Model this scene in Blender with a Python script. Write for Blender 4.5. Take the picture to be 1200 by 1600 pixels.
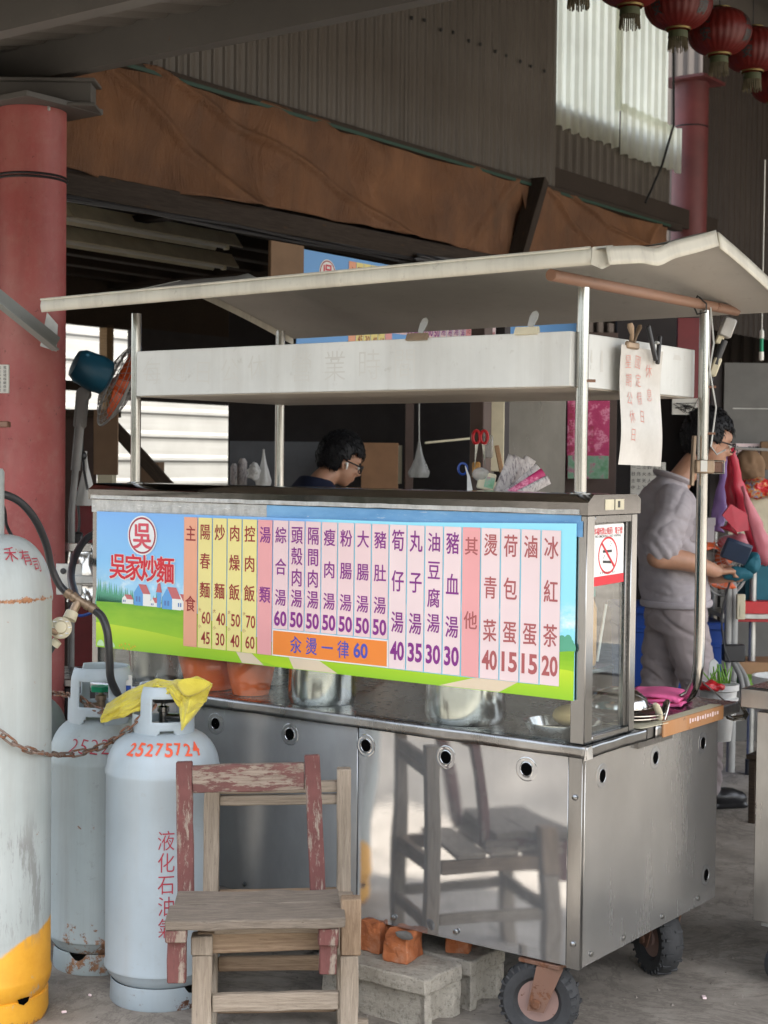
import bpy, bmesh, math, random
from mathutils import Matrix, Vector, noise
random.seed(7)
R = math.radians; PI = math.pi
for o in list(bpy.data.objects): bpy.data.objects.remove(o)
scene = bpy.context.scene
col = scene.collection

# ------------------------------------------------------------------ camera, world, sun, exposure
CAM = Vector((1.98987, -3.64471, 1.6)); F_PX = 2402.4
cr = Vector((0.80718792, 0.59019665, 0.01075077)); cu = Vector((-0.02779714, 0.01981206, 0.99941723)); cd = Vector((-0.5896397, 0.80701636, -0.03239783))
cam_data = bpy.data.cameras.new('camera'); cam = bpy.data.objects.new('camera', cam_data); col.objects.link(cam)
cam.matrix_world = Matrix((( cr.x, cu.x, -cd.x, CAM.x), (cr.y, cu.y, -cd.y, CAM.y), (cr.z, cu.z, -cd.z, CAM.z), (0, 0, 0, 1)))
cam_data.sensor_fit = 'HORIZONTAL'; cam_data.sensor_width = 36; cam_data.lens = F_PX/1200*36
cam_data.clip_end = 300; cam_data.clip_start = .05
cam_data.dof.use_dof = True; cam_data.dof.focus_distance = 4.6; cam_data.dof.aperture_fstop = 9
scene.camera = cam

SUN_EL, SUN_AZ = R(60), R(108)          # azimuth clockwise from +Y: high sun over the open right side
world = bpy.data.worlds.new('World'); scene.world = world; world.use_nodes = True
wn = world.node_tree.nodes; wl = world.node_tree.links
sky = wn.new('ShaderNodeTexSky'); sky.sky_type = 'NISHITA'; sky.sun_disc = False
sky.sun_elevation = SUN_EL; sky.sun_rotation = SUN_AZ; sky.air_density = 1.2; sky.dust_density = 3.5; sky.ozone_density = 1.0
wn['Background'].inputs['Strength'].default_value = 0.15
hs = wn.new('ShaderNodeHueSaturation'); hs.inputs['Saturation'].default_value = .45      # hazy, whitish daylight
wl.new(sky.outputs[0], hs.inputs['Color']); wl.new(hs.outputs[0], wn['Background'].inputs['Color'])
sun_data = bpy.data.lights.new('sun', 'SUN'); sun_data.energy = 4.5; sun_data.angle = R(.6); sun_data.color = (1, .95, .88)
sun = bpy.data.objects.new('sun', sun_data); col.objects.link(sun)
sd = Vector((math.sin(SUN_AZ)*math.cos(SUN_EL), math.cos(SUN_AZ)*math.cos(SUN_EL), math.sin(SUN_EL)))
sun.rotation_euler = sd.to_track_quat('Z', 'Y').to_euler(); sun.location = (0, 0, 20)
scene.view_settings.view_transform = 'Standard'; scene.view_settings.look = 'None'
scene.view_settings.gamma = 1; scene.view_settings.use_curve_mapping = False
scene.view_settings.exposure = 2.1
scene.render.engine = 'CYCLES'
scene.cycles.use_denoising = True; scene.cycles.max_bounces = 8; scene.cycles.diffuse_bounces = 5
scene.cycles.transparent_max_bounces = 12; scene.cycles.caustics_reflective = False; scene.cycles.caustics_refractive = False
scene.cycles.sample_clamp_indirect = 6

def at(px, py, t):                     # a point at distance t along the view axis, for laying out the background
    return CAM + (cd + cr*((px-600)/F_PX) - cu*((py-800)/F_PX))*t
VR = Vector((cr.x, cr.y, 0)).normalized(); VF = Vector((-VR.y, VR.x, 0))
def frame(o, x, y, z):
    m = Matrix.Identity(4)
    for i, v in enumerate((x, y, z)):
        for k in range(3): m[k][i] = v[k]
    for k in range(3): m[k][3] = o[k]
    return m
def yawed(o, deg):                     # z-up frame turned by deg
    return Matrix.Translation(Vector(o)) @ Matrix.Rotation(R(deg), 4, 'Z')
def front_frame(x=0, y=0, z=0): return frame((x, y, z), (1, 0, 0), (0, 0, 1), (0, -1, 0))
def side_frame(x=0, y=0, z=0): return frame((x, y, z), (0, 1, 0), (0, 0, 1), (1, 0, 0))
def view_frame(px, py, t, deg=0):      # flat things that face the open front
    o = at(px, py, t); q = Matrix.Rotation(R(deg), 3, 'Z')
    return frame(o, q @ VR, (0, 0, 1), q @ (-VF))

# ------------------------------------------------------------------ materials
MATS = {}
class NT:
    def __init__(s, name):
        s.m = bpy.data.materials.new(name); s.m.use_nodes = True
        s.t = s.m.node_tree; s.n = s.t.nodes; s.b = s.n['Principled BSDF']; s.out = s.n['Material Output']
        MATS[name] = s.m; s._tc = None
    def tc(s, scale=(1, 1, 1), which='Object', rot=(0, 0, 0)):
        if s._tc is None: s._tc = s.n.new('ShaderNodeTexCoord')
        mp = s.n.new('ShaderNodeMapping'); mp.inputs['Scale'].default_value = scale; mp.inputs['Rotation'].default_value = rot
        s.t.links.new(s._tc.outputs[which], mp.inputs['Vector']); return mp.outputs[0]
    def noise(s, scale=5, detail=4, rough=.6, vec=None, sc=(1, 1, 1), dist=0):
        nd = s.n.new('ShaderNodeTexNoise'); nd.inputs['Scale'].default_value = scale; nd.inputs['Detail'].default_value = detail
        nd.inputs['Roughness'].default_value = rough; nd.inputs['Distortion'].default_value = dist
        s.t.links.new(vec if vec else s.tc(sc), nd.inputs['Vector']); return nd.outputs['Fac']
    def voro(s, scale=5, sc=(1, 1, 1), feature='F1'):
        nd = s.n.new('ShaderNodeTexVoronoi'); nd.inputs['Scale'].default_value = scale; nd.feature = feature
        s.t.links.new(s.tc(sc), nd.inputs['Vector']); return nd.outputs['Distance']
    def ramp(s, fac, stops, interp='LINEAR'):
        r = s.n.new('ShaderNodeValToRGB'); r.color_ramp.interpolation = interp
        e = r.color_ramp.elements
        while len(e) < len(stops): e.new(.5)
        for i, (p, c) in enumerate(stops):
            e[i].position = p; e[i].color = (c[0], c[1], c[2], 1) if hasattr(c, '__len__') else (c, c, c, 1)
        s.t.links.new(fac, r.inputs[0]); return r.outputs[0]
    def mix(s, fac, a, b, mode='MIX'):
        m = s.n.new('ShaderNodeMix'); m.data_type = 'RGBA'; m.blend_type = mode; m.clamp_factor = True
        for k, v in ((0, fac), (6, a), (7, b)):
            if hasattr(v, 'is_linked') or isinstance(v, bpy.types.NodeSocket): s.t.links.new(v, m.inputs[k])
            elif k == 0: m.inputs[0].default_value = v
            else: m.inputs[k].default_value = (v[0], v[1], v[2], 1)
        return m.outputs[2]
    def math(s, op, a, b=0.0, c=None):
        m = s.n.new('ShaderNodeMath'); m.operation = op
        for k, v in enumerate((a, b) if c is None else (a, b, c)):
            if isinstance(v, bpy.types.NodeSocket): s.t.links.new(v, m.inputs[k])
            else: m.inputs[k].default_value = v
        return m.outputs[0]
    def sep(s, which='Object'):
        x = s.n.new('ShaderNodeSeparateXYZ'); s.t.links.new(s.tc(which=which), x.inputs[0]); return x.outputs
    def bump(s, h, strength=.3, dist=.01, prev=None):
        b = s.n.new('ShaderNodeBump'); b.inputs['Strength'].default_value = strength; b.inputs['Distance'].default_value = dist
        s.t.links.new(h, b.inputs['Height'])
        if prev: s.t.links.new(prev, b.inputs['Normal'])
        s.t.links.new(b.outputs[0], s.b.inputs['Normal']); return b.outputs[0]
    def set(s, **k):
        for n, v in k.items():
            i = s.b.inputs[{'color': 'Base Color', 'rough': 'Roughness', 'metal': 'Metallic', 'trans': 'Transmission Weight', 'ior': 'IOR', 'alpha': 'Alpha', 'spec': 'Specular IOR Level', 'sss': 'Subsurface Weight', 'sheen': 'Sheen Weight', 'aniso': 'Anisotropic', 'coat': 'Coat Weight'}[n]]
            if isinstance(v, bpy.types.NodeSocket): s.t.links.new(v, i)
            elif hasattr(v, '__len__'): i.default_value = (v[0], v[1], v[2], 1)
            else: i.default_value = v
        return s

def plain(name, c, rough=.6, metal=0, var=.15, scale=8, bump=.1, spec=.5, bscale=60):
    n = NT(name); f = n.noise(scale, 5)
    dark = [x*(1-var) for x in c]; lite = [min(1, x*(1+var)) for x in c]
    n.set(color=n.ramp(f, [(.3, dark), (.7, lite)]), rough=rough, metal=metal, spec=spec)
    if bump: n.bump(n.noise(bscale, 3), bump, .003)
    return n.m
def flat(name, c, rough=.5):                                     # printing ink, plastic film
    n = NT(name); f = n.noise(3, 2)
    n.set(color=n.ramp(f, [(.3, [x*.95 for x in c]), (.7, [min(1, x*1.04) for x in c])]), rough=rough); return n.m

def steel(name, c=(.58, .575, .56), rough=.2, wave=.35, brush=(1, 1, 60), wscale=1.6, smear=.25, dist=.03, grime=.3, metal=1, scr=.35):
    n = NT(name)
    br = n.noise(14, 3, .7, sc=brush); big = n.noise(wscale, 1.5, .4); sm = n.noise(3.5, 6, .65, sc=(1, 1, .5)); st = n.noise(7, 5, .7, sc=(3, 3, .35))
    colr = n.ramp(sm, [(.3, [x*(1-smear) for x in c]), (.65, [min(1, x*1.06) for x in c])])
    colr = n.mix(n.ramp(st, [(.5, 0), (.8, grime*.55)]), colr, (.33, .31, .28))
    sc_ = n.ramp(n.noise(30, 8, .85, sc=(1, 1, .15)), [(.62, 0), (.70, scr)]); colr = n.mix(sc_, colr, (.75, .74, .72))
    n.set(color=colr, metal=metal, rough=n.math('ADD', n.math('MULTIPLY', n.math('ADD', sm, st), rough*.8), rough*.15))
    b1 = n.bump(big, wave, dist); n.bump(br, .012 if rough < .05 else .05, .002, b1); return n.m

def rustpaint(name, c, rust=.1, rough=.45, chips=.5, streak=True, scale=6, rustc=(.13, .055, .028), dirt=(.16, .14, .12), dirtamt=.25, zlow=None, bump=.25):
    n = NT(name)
    v = n.noise(2.5, 5, .6); base = n.ramp(v, [(.3, [x*.86 for x in c]), (.7, [min(1, x*1.1) for x in c])])
    if streak:
        s2 = n.noise(11, 5, .7, sc=(1, 1, .06)); base = n.mix(n.ramp(s2, [(.45, 0), (.8, dirtamt)]), base, dirt)
    s3 = n.noise(28, 5, .75); base = n.mix(n.ramp(s3, [(.60, 0), (.72, dirtamt)]), base, dirt)
    r1 = n.noise(scale, 8, .75)
    if zlow is not None:
        z = n.sep()[2]; g = n.ramp(z, [(0, 1), (max(.01, zlow), 0)]); r1 = n.math('ADD', r1, n.math('MULTIPLY', g, .12))
    rf = n.ramp(r1, [(.70-rust, 0), (.735-rust, 1)])
    colr = n.mix(rf, base, n.ramp(n.noise(40, 4), [(.3, [x*.6 for x in rustc]), (.7, [x*1.6 for x in rustc])]))
    n.set(color=colr, rough=n.math('ADD', n.math('MULTIPLY', rf, .35), rough))
    n.bump(n.math('SUBTRACT', n.math('MULTIPLY', n.noise(35, 4), .3), rf), bump, .002); return n.m

def wood(name, c1, c2, paint=None, pamt=.5, rough=.85, bump=.7, sc=1.0):     # grain runs along local X
    n = NT(name)
    g = n.noise(9*sc, 8, .7, sc=(1, 14, 14), dist=.6); g2 = n.noise(40*sc, 5, .8, sc=(.5, 10, 10)); b = n.noise(3, 4)
    base = n.ramp(g, [(.28, c2), (.62, c1)]); base = n.mix(n.ramp(b, [(.35, 0), (.75, .45)]), base, [x*.55 for x in c1])
    cr_ = n.ramp(g2, [(.30, 1), (.40, 0)]); base = n.mix(cr_, base, [x*.25 for x in c2])
    h = n.math('ADD', g, g2)
    if paint:
        p = n.noise(7, 9, .78, sc=(1, 4, 4)); pf = n.ramp(p, [(.37+pamt*.25, 1), (.41+pamt*.25, 0)])
        pc = n.ramp(n.noise(12, 5), [(.3, [x*.65 for x in paint]), (.75, paint)])
        pc = n.mix(cr_, pc, [x*.4 for x in c2]); fk = n.noise(16, 7, .8, sc=(.5, 3, 3)); pf = n.math('MULTIPLY', pf, n.ramp(fk, [(.56, 1), (.59, 0)])); base = n.mix(pf, base, pc)
        h = n.math('ADD', h, n.math('MULTIPLY', pf, .3))
    # knots
    k = n.voro(5, sc=(1, 3, 3)); base = n.mix(n.ramp(k, [(.03, .9), (.12, 0)]), base, (.06, .035, .02))
    n.set(color=base, rough=rough, spec=.2); n.bump(h, bump, .003); return n.m

def glass(name, tint=(.9, .95, .93), opac=.0, dirt=.18, rough=.03):
    n = NT(name); n.n.remove(n.b)
    tr = n.n.new('ShaderNodeBsdfTransparent'); tr.inputs[0].default_value = (*tint, 1)
    gl = n.n.new('ShaderNodeBsdfGlossy'); gl.inputs['Roughness'].default_value = rough; gl.inputs[0].default_value = (.95, .95, .95, 1)
    df = n.n.new('ShaderNodeBsdfDiffuse'); df.inputs[0].default_value = (.55, .56, .55, 1)
    fr = n.n.new('ShaderNodeLayerWeight'); fr.inputs[0].default_value = .5; fq = n.math('ADD', n.math('MULTIPLY', n.math('POWER', fr.outputs['Facing'], 4), .8), .035)
    m1 = n.n.new('ShaderNodeMixShader'); m2 = n.n.new('ShaderNodeMixShader')
    n.t.links.new(fq, m1.inputs[0]); n.t.links.new(tr.outputs[0], m1.inputs[1]); n.t.links.new(gl.outputs[0], m1.inputs[2])
    dz = n.ramp(n.noise(9, 6, .7, sc=(1, 1, .3)), [(.35, opac), (.75, opac+dirt)])
    n.t.links.new(dz, m2.inputs[0]); n.t.links.new(m1.outputs[0], m2.inputs[1]); n.t.links.new(df.outputs[0], m2.inputs[2])
    n.t.links.new(m2.outputs[0], n.out.inputs[0]); return n.m

def corrugated_mat(name, c, dirt=(.05, .04, .03), amt=.5, rough=.6, translucent=0, sc=(1, 1, .2)):
    n = NT(name); s1 = n.noise(3.5, 7, .7, sc=sc); s2 = n.noise(1.1, 4)
    base = n.ramp(s2, [(.3, [x*.8 for x in c]), (.7, [min(1, x*1.12) for x in c])]); base = n.mix(n.ramp(s1, [(.42, 0), (.78, amt)]), base, dirt)
    n.set(color=base, rough=rough); n.bump(n.noise(20, 4), .15, .004)
    if translucent:
        tl = n.n.new('ShaderNodeBsdfTranslucent'); n.t.links.new(base, tl.inputs[0]); mx = n.n.new('ShaderNodeMixShader'); mx.inputs[0].default_value = translucent
        n.t.links.new(n.b.outputs[0], mx.inputs[1]); n.t.links.new(tl.outputs[0], mx.inputs[2]); n.t.links.new(mx.outputs[0], n.out.inputs[0])
    return n.m

# ground
n = NT('concrete_floor')
a = n.noise(.9, 8, .65); b = n.noise(5, 8, .7); c = n.noise(70, 4, .8)
base = n.ramp(a, [(.3, (.20, .175, .145)), (.5, (.34, .305, .262)), (.72, (.46, .42, .365))])
base = n.mix(n.ramp(b, [(.38, 0), (.72, .7)]), base, (.10, .088, .075)); base = n.mix(n.ramp(c, [(.55, 0), (.8, .5)]), base, (.38, .35, .31))
cv = n.voro(1.1, feature='DISTANCE_TO_EDGE'); wob = n.noise(9, 5); crk = n.ramp(n.math('ADD', cv, n.math('MULTIPLY', wob, .10)), [(.050, 1), (.058, 0)])
base = n.mix(n.math('MULTIPLY', crk, n.ramp(n.noise(.8, 2), [(.5, 0), (.6, .9)])), base, (.03, .027, .022))
oil = n.ramp(n.noise(2.2, 6, .7), [(.60, 0), (.70, .6)]); base = n.mix(oil, base, (.06, .052, .045))
ft = n.ramp(n.noise(1.7, 9, .75, dist=1.5), [(.47, 0), (.50, .5), (.53, 0)]); base = n.mix(ft, base, (.10, .085, .07))
n.set(color=base, rough=n.math('SUBTRACT', .85, n.math('MULTIPLY', oil, .35)), spec=.4); n.bump(n.math('ADD', n.math('MULTIPLY', b, .6), c), .45, .004)
plain('asphalt', (.095, .086, .074), .9, bump=.6, bscale=150, var=.35, scale=2)

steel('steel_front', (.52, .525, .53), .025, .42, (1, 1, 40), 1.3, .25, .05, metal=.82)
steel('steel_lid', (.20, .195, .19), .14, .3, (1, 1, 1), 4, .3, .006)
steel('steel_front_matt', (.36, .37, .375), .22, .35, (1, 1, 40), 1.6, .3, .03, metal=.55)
steel('steel_side', (.50, .49, .47), .25, .35, (60, 60, 1), 1.4, .18, .03, grime=.10, metal=.8, scr=.12)
steel('steel_trim', (.36, .36, .355), .24, .3, (30, 30, 1), 4, .3, .006)
steel('steel_lip', (.44, .44, .435), .30, .6, (50, 50, 1.5), 9, .5, .006, grime=.8)
steel('steel_tube', (.50, .49, .46), .20, .15, (1, 1, 30), 5, .3, .004)
steel('steel_dark', (.26, .255, .25), .28, .3, (1, 40, 1), 4, .3, .006)
steel('steel_pot', (.62, .61, .59), .16, .2, (1, 1, 60), 3, .2, .004)
steel('steel_cabinet', (.24, .225, .205), .36, .4, (1, 1, 50), 1.5, .3, .02)
steel('foil', (.7, .7, .68), .28, 1.0, (1, 1, 1), 14, .2, .03)
steel('steel_other', (.56, .55, .53), .34, .3, (50, 50, 1), 2, .3, .02)
plain('black', (.008, .008, .008), .7, bump=0)
plain('hole_shade', (.003, .003, .003), 1, bump=0, spec=0)  # solid black stands in for the shade inside holes
plain('rubber', (.035, .036, .038), .75, bump=.5, bscale=120, var=.4)
plain('hose_rubber', (.028, .029, .032), .45, bump=.15, var=.3)
plain('dark_plastic', (.02, .02, .022), .45)
plain('brass', (.30, .22, .15), .5, .55, var=.35, bump=.3)
plain('zinc', (.42, .42, .40), .45, .7, var=.3, bump=.3)
plain('aluminium_grey', (.42, .41, .39), .5, .35, var=.25, bump=.3)
rustpaint('canopy_white', (.56, .54, .46), .02, .5, dirtamt=.45, scale=9)
rustpaint('canopy_under', (.46, .44, .405), .01, .55, dirtamt=.35, scale=5, streak=False)
rustpaint('canopy_top', (.30, .30, .28), .05, .7, dirtamt=.6, scale=5)
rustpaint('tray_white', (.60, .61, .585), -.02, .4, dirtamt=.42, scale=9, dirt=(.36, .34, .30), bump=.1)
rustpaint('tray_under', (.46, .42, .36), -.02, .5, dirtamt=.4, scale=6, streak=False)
rustpaint('rusty_steel', (.17, .085, .055), .15, .65, scale=14)
rustpaint('rusty_orange', (.42, .20, .08), .10, .6, scale=20, dirt=(.5, .45, .38))
rustpaint('rusty_pipe', (.24, .13, .085), .10, .55, scale=12)
rustpaint('rusty_chain', (.17, .12, .095), .18, .55, scale=30)
rustpaint('cyl_front', (.36, .425, .465), .0, .42, dirtamt=.38, scale=9, dirt=(.3, .3, .29), zlow=.1, bump=.1)
rustpaint('cyl_mid', (.38, .44, .45), .055, .5, dirtamt=.35, scale=7, zlow=.35, rustc=(.25, .13, .07))
rustpaint('steel_beam', (.095, .09, .083), .01, .6, dirtamt=.4, scale=6, streak=False)
rustpaint('steel_angle', (.20, .21, .20), .06, .5, dirtamt=.5, scale=14, streak=False)
# column: faded red with pink bloom and chips
n = NT('column_red'); f1 = n.noise(1.6, 5, .6, sc=(1, 1, .7)); f2 = n.noise(22, 7, .75); f3 = n.noise(50, 5, .8); st = n.noise(9, 5, .7, sc=(1, 1, .1))
base = n.ramp(f1, [(.28, (.20, .040, .036)), (.48, (.34, .075, .070)), (.70, (.40, .18, .155))])
base = n.mix(n.ramp(f2, [(.50, 0), (.74, .35)]), base, (.40, .20, .17)); base = n.mix(n.ramp(f3, [(.63, 0), (.67, .85)]), base, (.09, .03, .025))
base = n.mix(n.ramp(st, [(.5, 0), (.8, .45)]), base, (.16, .05, .045)); n.set(color=base, rough=.55); n.bump(n.math('SUBTRACT', f2, f3), .3, .003)
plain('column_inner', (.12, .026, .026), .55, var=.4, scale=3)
# big cylinder: pale grey above, worn yellow below a slanting line, rust ring at the shoulder weld
n = NT('cyl_big'); X, Y, Z = n.sep()
v = n.noise(2.5, 5, .6); base = n.ramp(v, [(.3, (.31, .35, .345)), (.7, (.42, .455, .445))]); s2 = n.noise(11, 5, .7, sc=(1, 1, .06)); base = n.mix(n.ramp(s2, [(.42, 0), (.8, .45)]), base, (.2, .19, .17))
yl = n.ramp(n.noise(4, 6, .7), [(.3, (.62, .27, .015)), (.7, (.80, .42, .04))]); edge = n.math('ADD', n.math('MULTIPLY', Y, -.33), n.math('ADD', n.math('MULTIPLY', X, -.45), n.math('MULTIPLY', n.noise(9, 6), .07)))
yf = n.ramp(n.math('ADD', Z, edge), [(.205, 1), (.212, 0)]); yf = n.math('MULTIPLY', yf, n.ramp(n.noise(13, 8, .8, sc=(1, 1, .6)), [(.60, 1), (.64, .15)])); base = n.mix(yf, base, yl)
r1 = n.noise(16, 8, .78); ring = n.ramp(n.math('ABSOLUTE', n.math('SUBTRACT', Z, 1.205)), [(0, 1), (.016, 0)]); low = n.ramp(Z, [(.0, 1), (.035, 0)])
rf = n.ramp(n.math('ADD', r1, n.math('ADD', n.math('MULTIPLY', ring, .22), n.math('MULTIPLY', low, .2))), [(.645, 0), (.675, 1)])
base = n.mix(rf, base, n.ramp(n.noise(60, 4), [(.3, (.13, .045, .015)), (.7, (.42, .2, .09))])); 
scf = n.math('MULTIPLY', n.ramp(n.noise(9, 6, .8, sc=(2, 2, .35)), [(.52, 0), (.60, .8)]), n.ramp(n.math('ABSOLUTE', n.math('SUBTRACT', Z, .42)), [(.10, 1), (.2, 0)]))
base = n.mix(scf, base, (.20, .20, .19)); n.set(color=base, rough=.45); n.bump(n.math('SUBTRACT', n.math('MULTIPLY', r1, .3), rf), .2, .002)

wood('wood_seat', (.30, .25, .20), (.11, .09, .072), bump=1.4, sc=1.4)
wood('wood_bare', (.37, .31, .245), (.19, .15, .11))
wood('wood_bare_brown', (.31, .225, .15), (.15, .095, .06))
wood('wood_red', (.33, .27, .22), (.16, .12, .10), (.17, .070, .064), .72)
wood('wood_red_worn', (.32, .26, .21), (.15, .115, .09), (.17, .08, .072), .40)
wood('wood_jamb', (.36, .24, .13), (.20, .12, .06), bump=.2)
wood('wood_dark', (.075, .055, .04), (.03, .022, .018), bump=.3)
wood('purlin_dark', (.05, .038, .030), (.018, .014, .012), bump=.3)
wood('board_orange', (.46, .29, .17), (.30, .18, .10), bump=.2)
plain('cardboard', (.20, .125, .075), .85, var=.12, bump=.1)
plain('cardboard_light', (.20, .12, .065), .85, var=.15, bump=.1)
# concrete block: rough cast
n = NT('concrete_block'); a = n.noise(6, 7, .7); b = n.noise(55, 6, .85); base = n.ramp(a, [(.3, (.36, .325, .27)), (.7, (.60, .555, .475))]); base = n.mix(n.ramp(b, [(.30, .8), (.5, 0)]), base, (.09, .08, .065))
n.set(color=base, rough=.95, spec=.15); n.bump(n.math('ADD', a, n.math('MULTIPLY', b, 1.2)), 1.0, .007)
n = NT('brick_clay'); a = n.noise(9, 7, .75); b = n.noise(60, 5, .8); base = n.ramp(a, [(.28, (.22, .07, .035)), (.52, (.42, .14, .055)), (.72, (.48, .24, .15))]); base = n.mix(n.ramp(b, [(.58, 0), (.75, .6)]), base, (.5, .36, .28)); n.set(color=base, rough=.9, spec=.2); n.bump(n.math('ADD', a, b), .8, .004)

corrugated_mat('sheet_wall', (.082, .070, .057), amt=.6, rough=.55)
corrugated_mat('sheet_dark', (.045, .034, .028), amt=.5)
corrugated_mat('sheet_white', (.27, .272, .26), (.16, .15, .13), .40, .55, sc=(.15, .15, 5))
corrugated_mat('sheet_translucent', (.78, .80, .70), (.35, .30, .2), .35, .5, translucent=.75)
corrugated_mat('roof_sheet', (.12, .11, .098), (.08, .07, .06), .5, .6, sc=(1, .2, 1))
n = NT('tarp_brown'); a = n.noise(2.2, 6, .65); b = n.noise(1.3, 5, .6, sc=(1, 2.2, .6), dist=1.2); base = n.ramp(a, [(.3, (.085, .038, .017)), (.7, (.18, .078, .030))]); base = n.mix(n.ramp(b, [(.55, 0), (.8, .6)]), base, (.06, .038, .022)); n.set(color=base, rough=.75); bq = n.bump(n.noise(3, 8, .7, sc=(1, 1.6, .5), dist=1.5), .8, .05); n.bump(n.noise(150, 2), .15, .002, bq)
n = NT('towel_yellow'); a = n.noise(7, 5); b = n.noise(220, 2); base = n.ramp(a, [(.3, (.48, .39, .04)), (.7, (.72, .64, .11))]); base = n.mix(n.ramp(n.noise(14, 6), [(.66, 0), (.74, .6)]), base, (.25, .17, .04)); n.set(color=base, rough=.95, sheen=.3, spec=.1); n.bump(n.math('ADD', b, a), .6, .004)
glass('glass_pane', (.92, .95, .94), .0, .05)
glass('clear_film', (.86, .86, .84), .22, .35, .2)
glass('plastic_bag', (.80, .80, .79), .30, .3, .25)
glass('purple_film', (.80, .74, .80), .18, .2, .25)
plain('cage_wire', (.28, .28, .27), .5)
n = NT('tape_silver'); a = n.noise(16, 6, .7, sc=(2, 1, 1)); b = n.noise(30, 5, .8, sc=(1, 1, 6)); base = n.ramp(a, [(.3, (.30, .30, .285)), (.7, (.55, .545, .52))]); base = n.mix(n.ramp(b, [(.60, 0), (.66, .8)]), base, (.75, .73, .68)); n.set(color=base, rough=.32, metal=.75); n.bump(n.math('ADD', a, b), .6, .004)
n = NT('film_blue'); a = n.noise(4, 5, .6, sc=(1, 1, 3)); b = n.noise(24, 6, .8, sc=(.6, 1, 5), dist=2); base = n.ramp(a, [(.3, (.09, .26, .50)), (.7, (.20, .42, .66))]); base = n.mix(n.ramp(b, [(.62, 0), (.66, .8)]), base, (.62, .66, .68)); n.set(color=base, rough=.3); n.bump(b, .3, .002)
# banner sheet: sky with cloud puffs
n = NT('banner_sky'); X, Y, Z = n.sep(); g = n.ramp(Z, [(0.16, (.42, .72, .88)), (.30, (.26, .56, .86)), (.46, (.20, .44, .82))]); gx = n.ramp(X, [(.9, 0), (1.85, 1)]); g = n.mix(gx, g, (.30, .74, .90))
cl = n.ramp(n.noise(9, 6, .65, sc=(1, 1, 1.8)), [(.5, 0), (.68, .9)]); band = n.ramp(n.math('ABSOLUTE', n.math('SUBTRACT', Z, .20)), [(.02, 1), (.07, 0)]); band2 = n.math('MULTIPLY', n.ramp(X, [(1.74, 0), (1.80, 1)]), n.ramp(Z, [(.16, 0), (.2, 1), (.30, 1), (.36, 0)]))
g = n.mix(n.math('MULTIPLY', cl, n.math('MAXIMUM', band, band2)), g, (.86, .92, .95)); n.set(color=g, rough=.38)
n = NT('banner_field'); X, Y, Z = n.sep(); g = n.ramp(Z, [(0, (.42, .64, .02)), (.07, (.30, .56, .015)), (.15, (.13, .38, .012))]); g = n.mix(n.ramp(n.noise(5, 3, sc=(1, 1, 4)), [(.4, 0), (.7, .45)]), g, (.40, .62, .03)); n.set(color=g, rough=.38)
n = NT('banner_field_light'); X, Y, Z = n.sep(); g = n.ramp(Z, [(0, (.28, .55, .02)), (.03, (.36, .60, .02)), (.10, (.58, .72, .03))]); n.set(color=g, rough=.38)
for nm, cc in dict(ink_red=(.62, .015, .03), ink_maroon=(.30, .02, .02), ink_purple=(.22, .02, .22), ink_blue=(.07, .08, .42), ink_brick=(.40, .10, .10), ink_black=(.02, .02, .02), ink_white=(.80, .80, .78), ink_pink_red=(.62, .07, .10), ink_orange_red=(.66, .09, .035),
                   ink_faint=(.545, .54, .505), ink_note=(.58, .20, .16), ink_crimson=(.34, .03, .05), strip_peach=(.80, .38, .24), strip_yellow=(.80, .70, .27), strip_rose=(.78, .36, .36), strip_pink=(.78, .58, .58), strip_pale=(.80, .64, .64), strip_orange=(.82, .24, .035),
                   tree_print=(.10, .38, .24), hill_print=(.30, .50, .60), roof_print=(.55, .14, .14), house_print=(.85, .85, .80), house_blue=(.12, .36, .70), path_print=(.70, .58, .42), window_print=(.10, .2, .45), flower_print=(.80, .42, .02), ball_print=(.50, .70, .42), paper_white=(.60, .59, .54)).items(): flat(nm, cc)
n = NT('laminated_paper'); g = n.ramp(n.noise(4, 6, .7), [(.3, (.47, .44, .40)), (.7, (.62, .60, .56))]); n.set(color=g, rough=.25); n.bump(n.noise(4, 3), .35, .01)
n = NT('lantern_red'); g = n.ramp(n.noise(6, 5), [(.3, (.09, .007, .005)), (.7, (.17, .012, .008))]); n.set(color=g, rough=.45)
tl = n.n.new('ShaderNodeBsdfTranslucent'); tl.inputs[0].default_value = (.18, .012, .008, 1); mx = n.n.new('ShaderNodeMixShader'); mx.inputs[0].default_value = .35; n.t.links.new(n.b.outputs[0], mx.inputs[1]); n.t.links.new(tl.outputs[0], mx.inputs[2]); n.t.links.new(mx.outputs[0], n.out.inputs[0])
plain('tassel', (.10, .085, .05), .9); plain('gold', (.14, .10, .03), .4, .6)
plain('shirt_grey', (.40, .365, .385), .9, var=.1, bump=.35, spec=.15, bscale=220); plain('trouser_grey', (.32, .275, .275), .9, var=.12, bump=.3, spec=.15, bscale=220)
plain('shirt_navy', (.018, .022, .045), .9, spec=.15)
n = NT('skin'); g = n.ramp(n.noise(9, 4), [(.3, (.38, .20, .125)), (.7, (.48, .26, .17))]); n.set(color=g, rough=.5, sss=.08)
n = NT('hair_black'); g = n.noise(60, 4, .8, sc=(1, 1, .25)); n.set(color=n.ramp(g, [(.3, (.004, .004, .005)), (.7, (.012, .012, .014))]), rough=.55, spec=.25); n.bump(g, .5, .004)
plain('shoe_black', (.012, .012, .014), .35); plain('wallet_navy', (.02, .035, .07), .5); plain('cloth_teal', (.012, .12, .17), .7)
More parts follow.
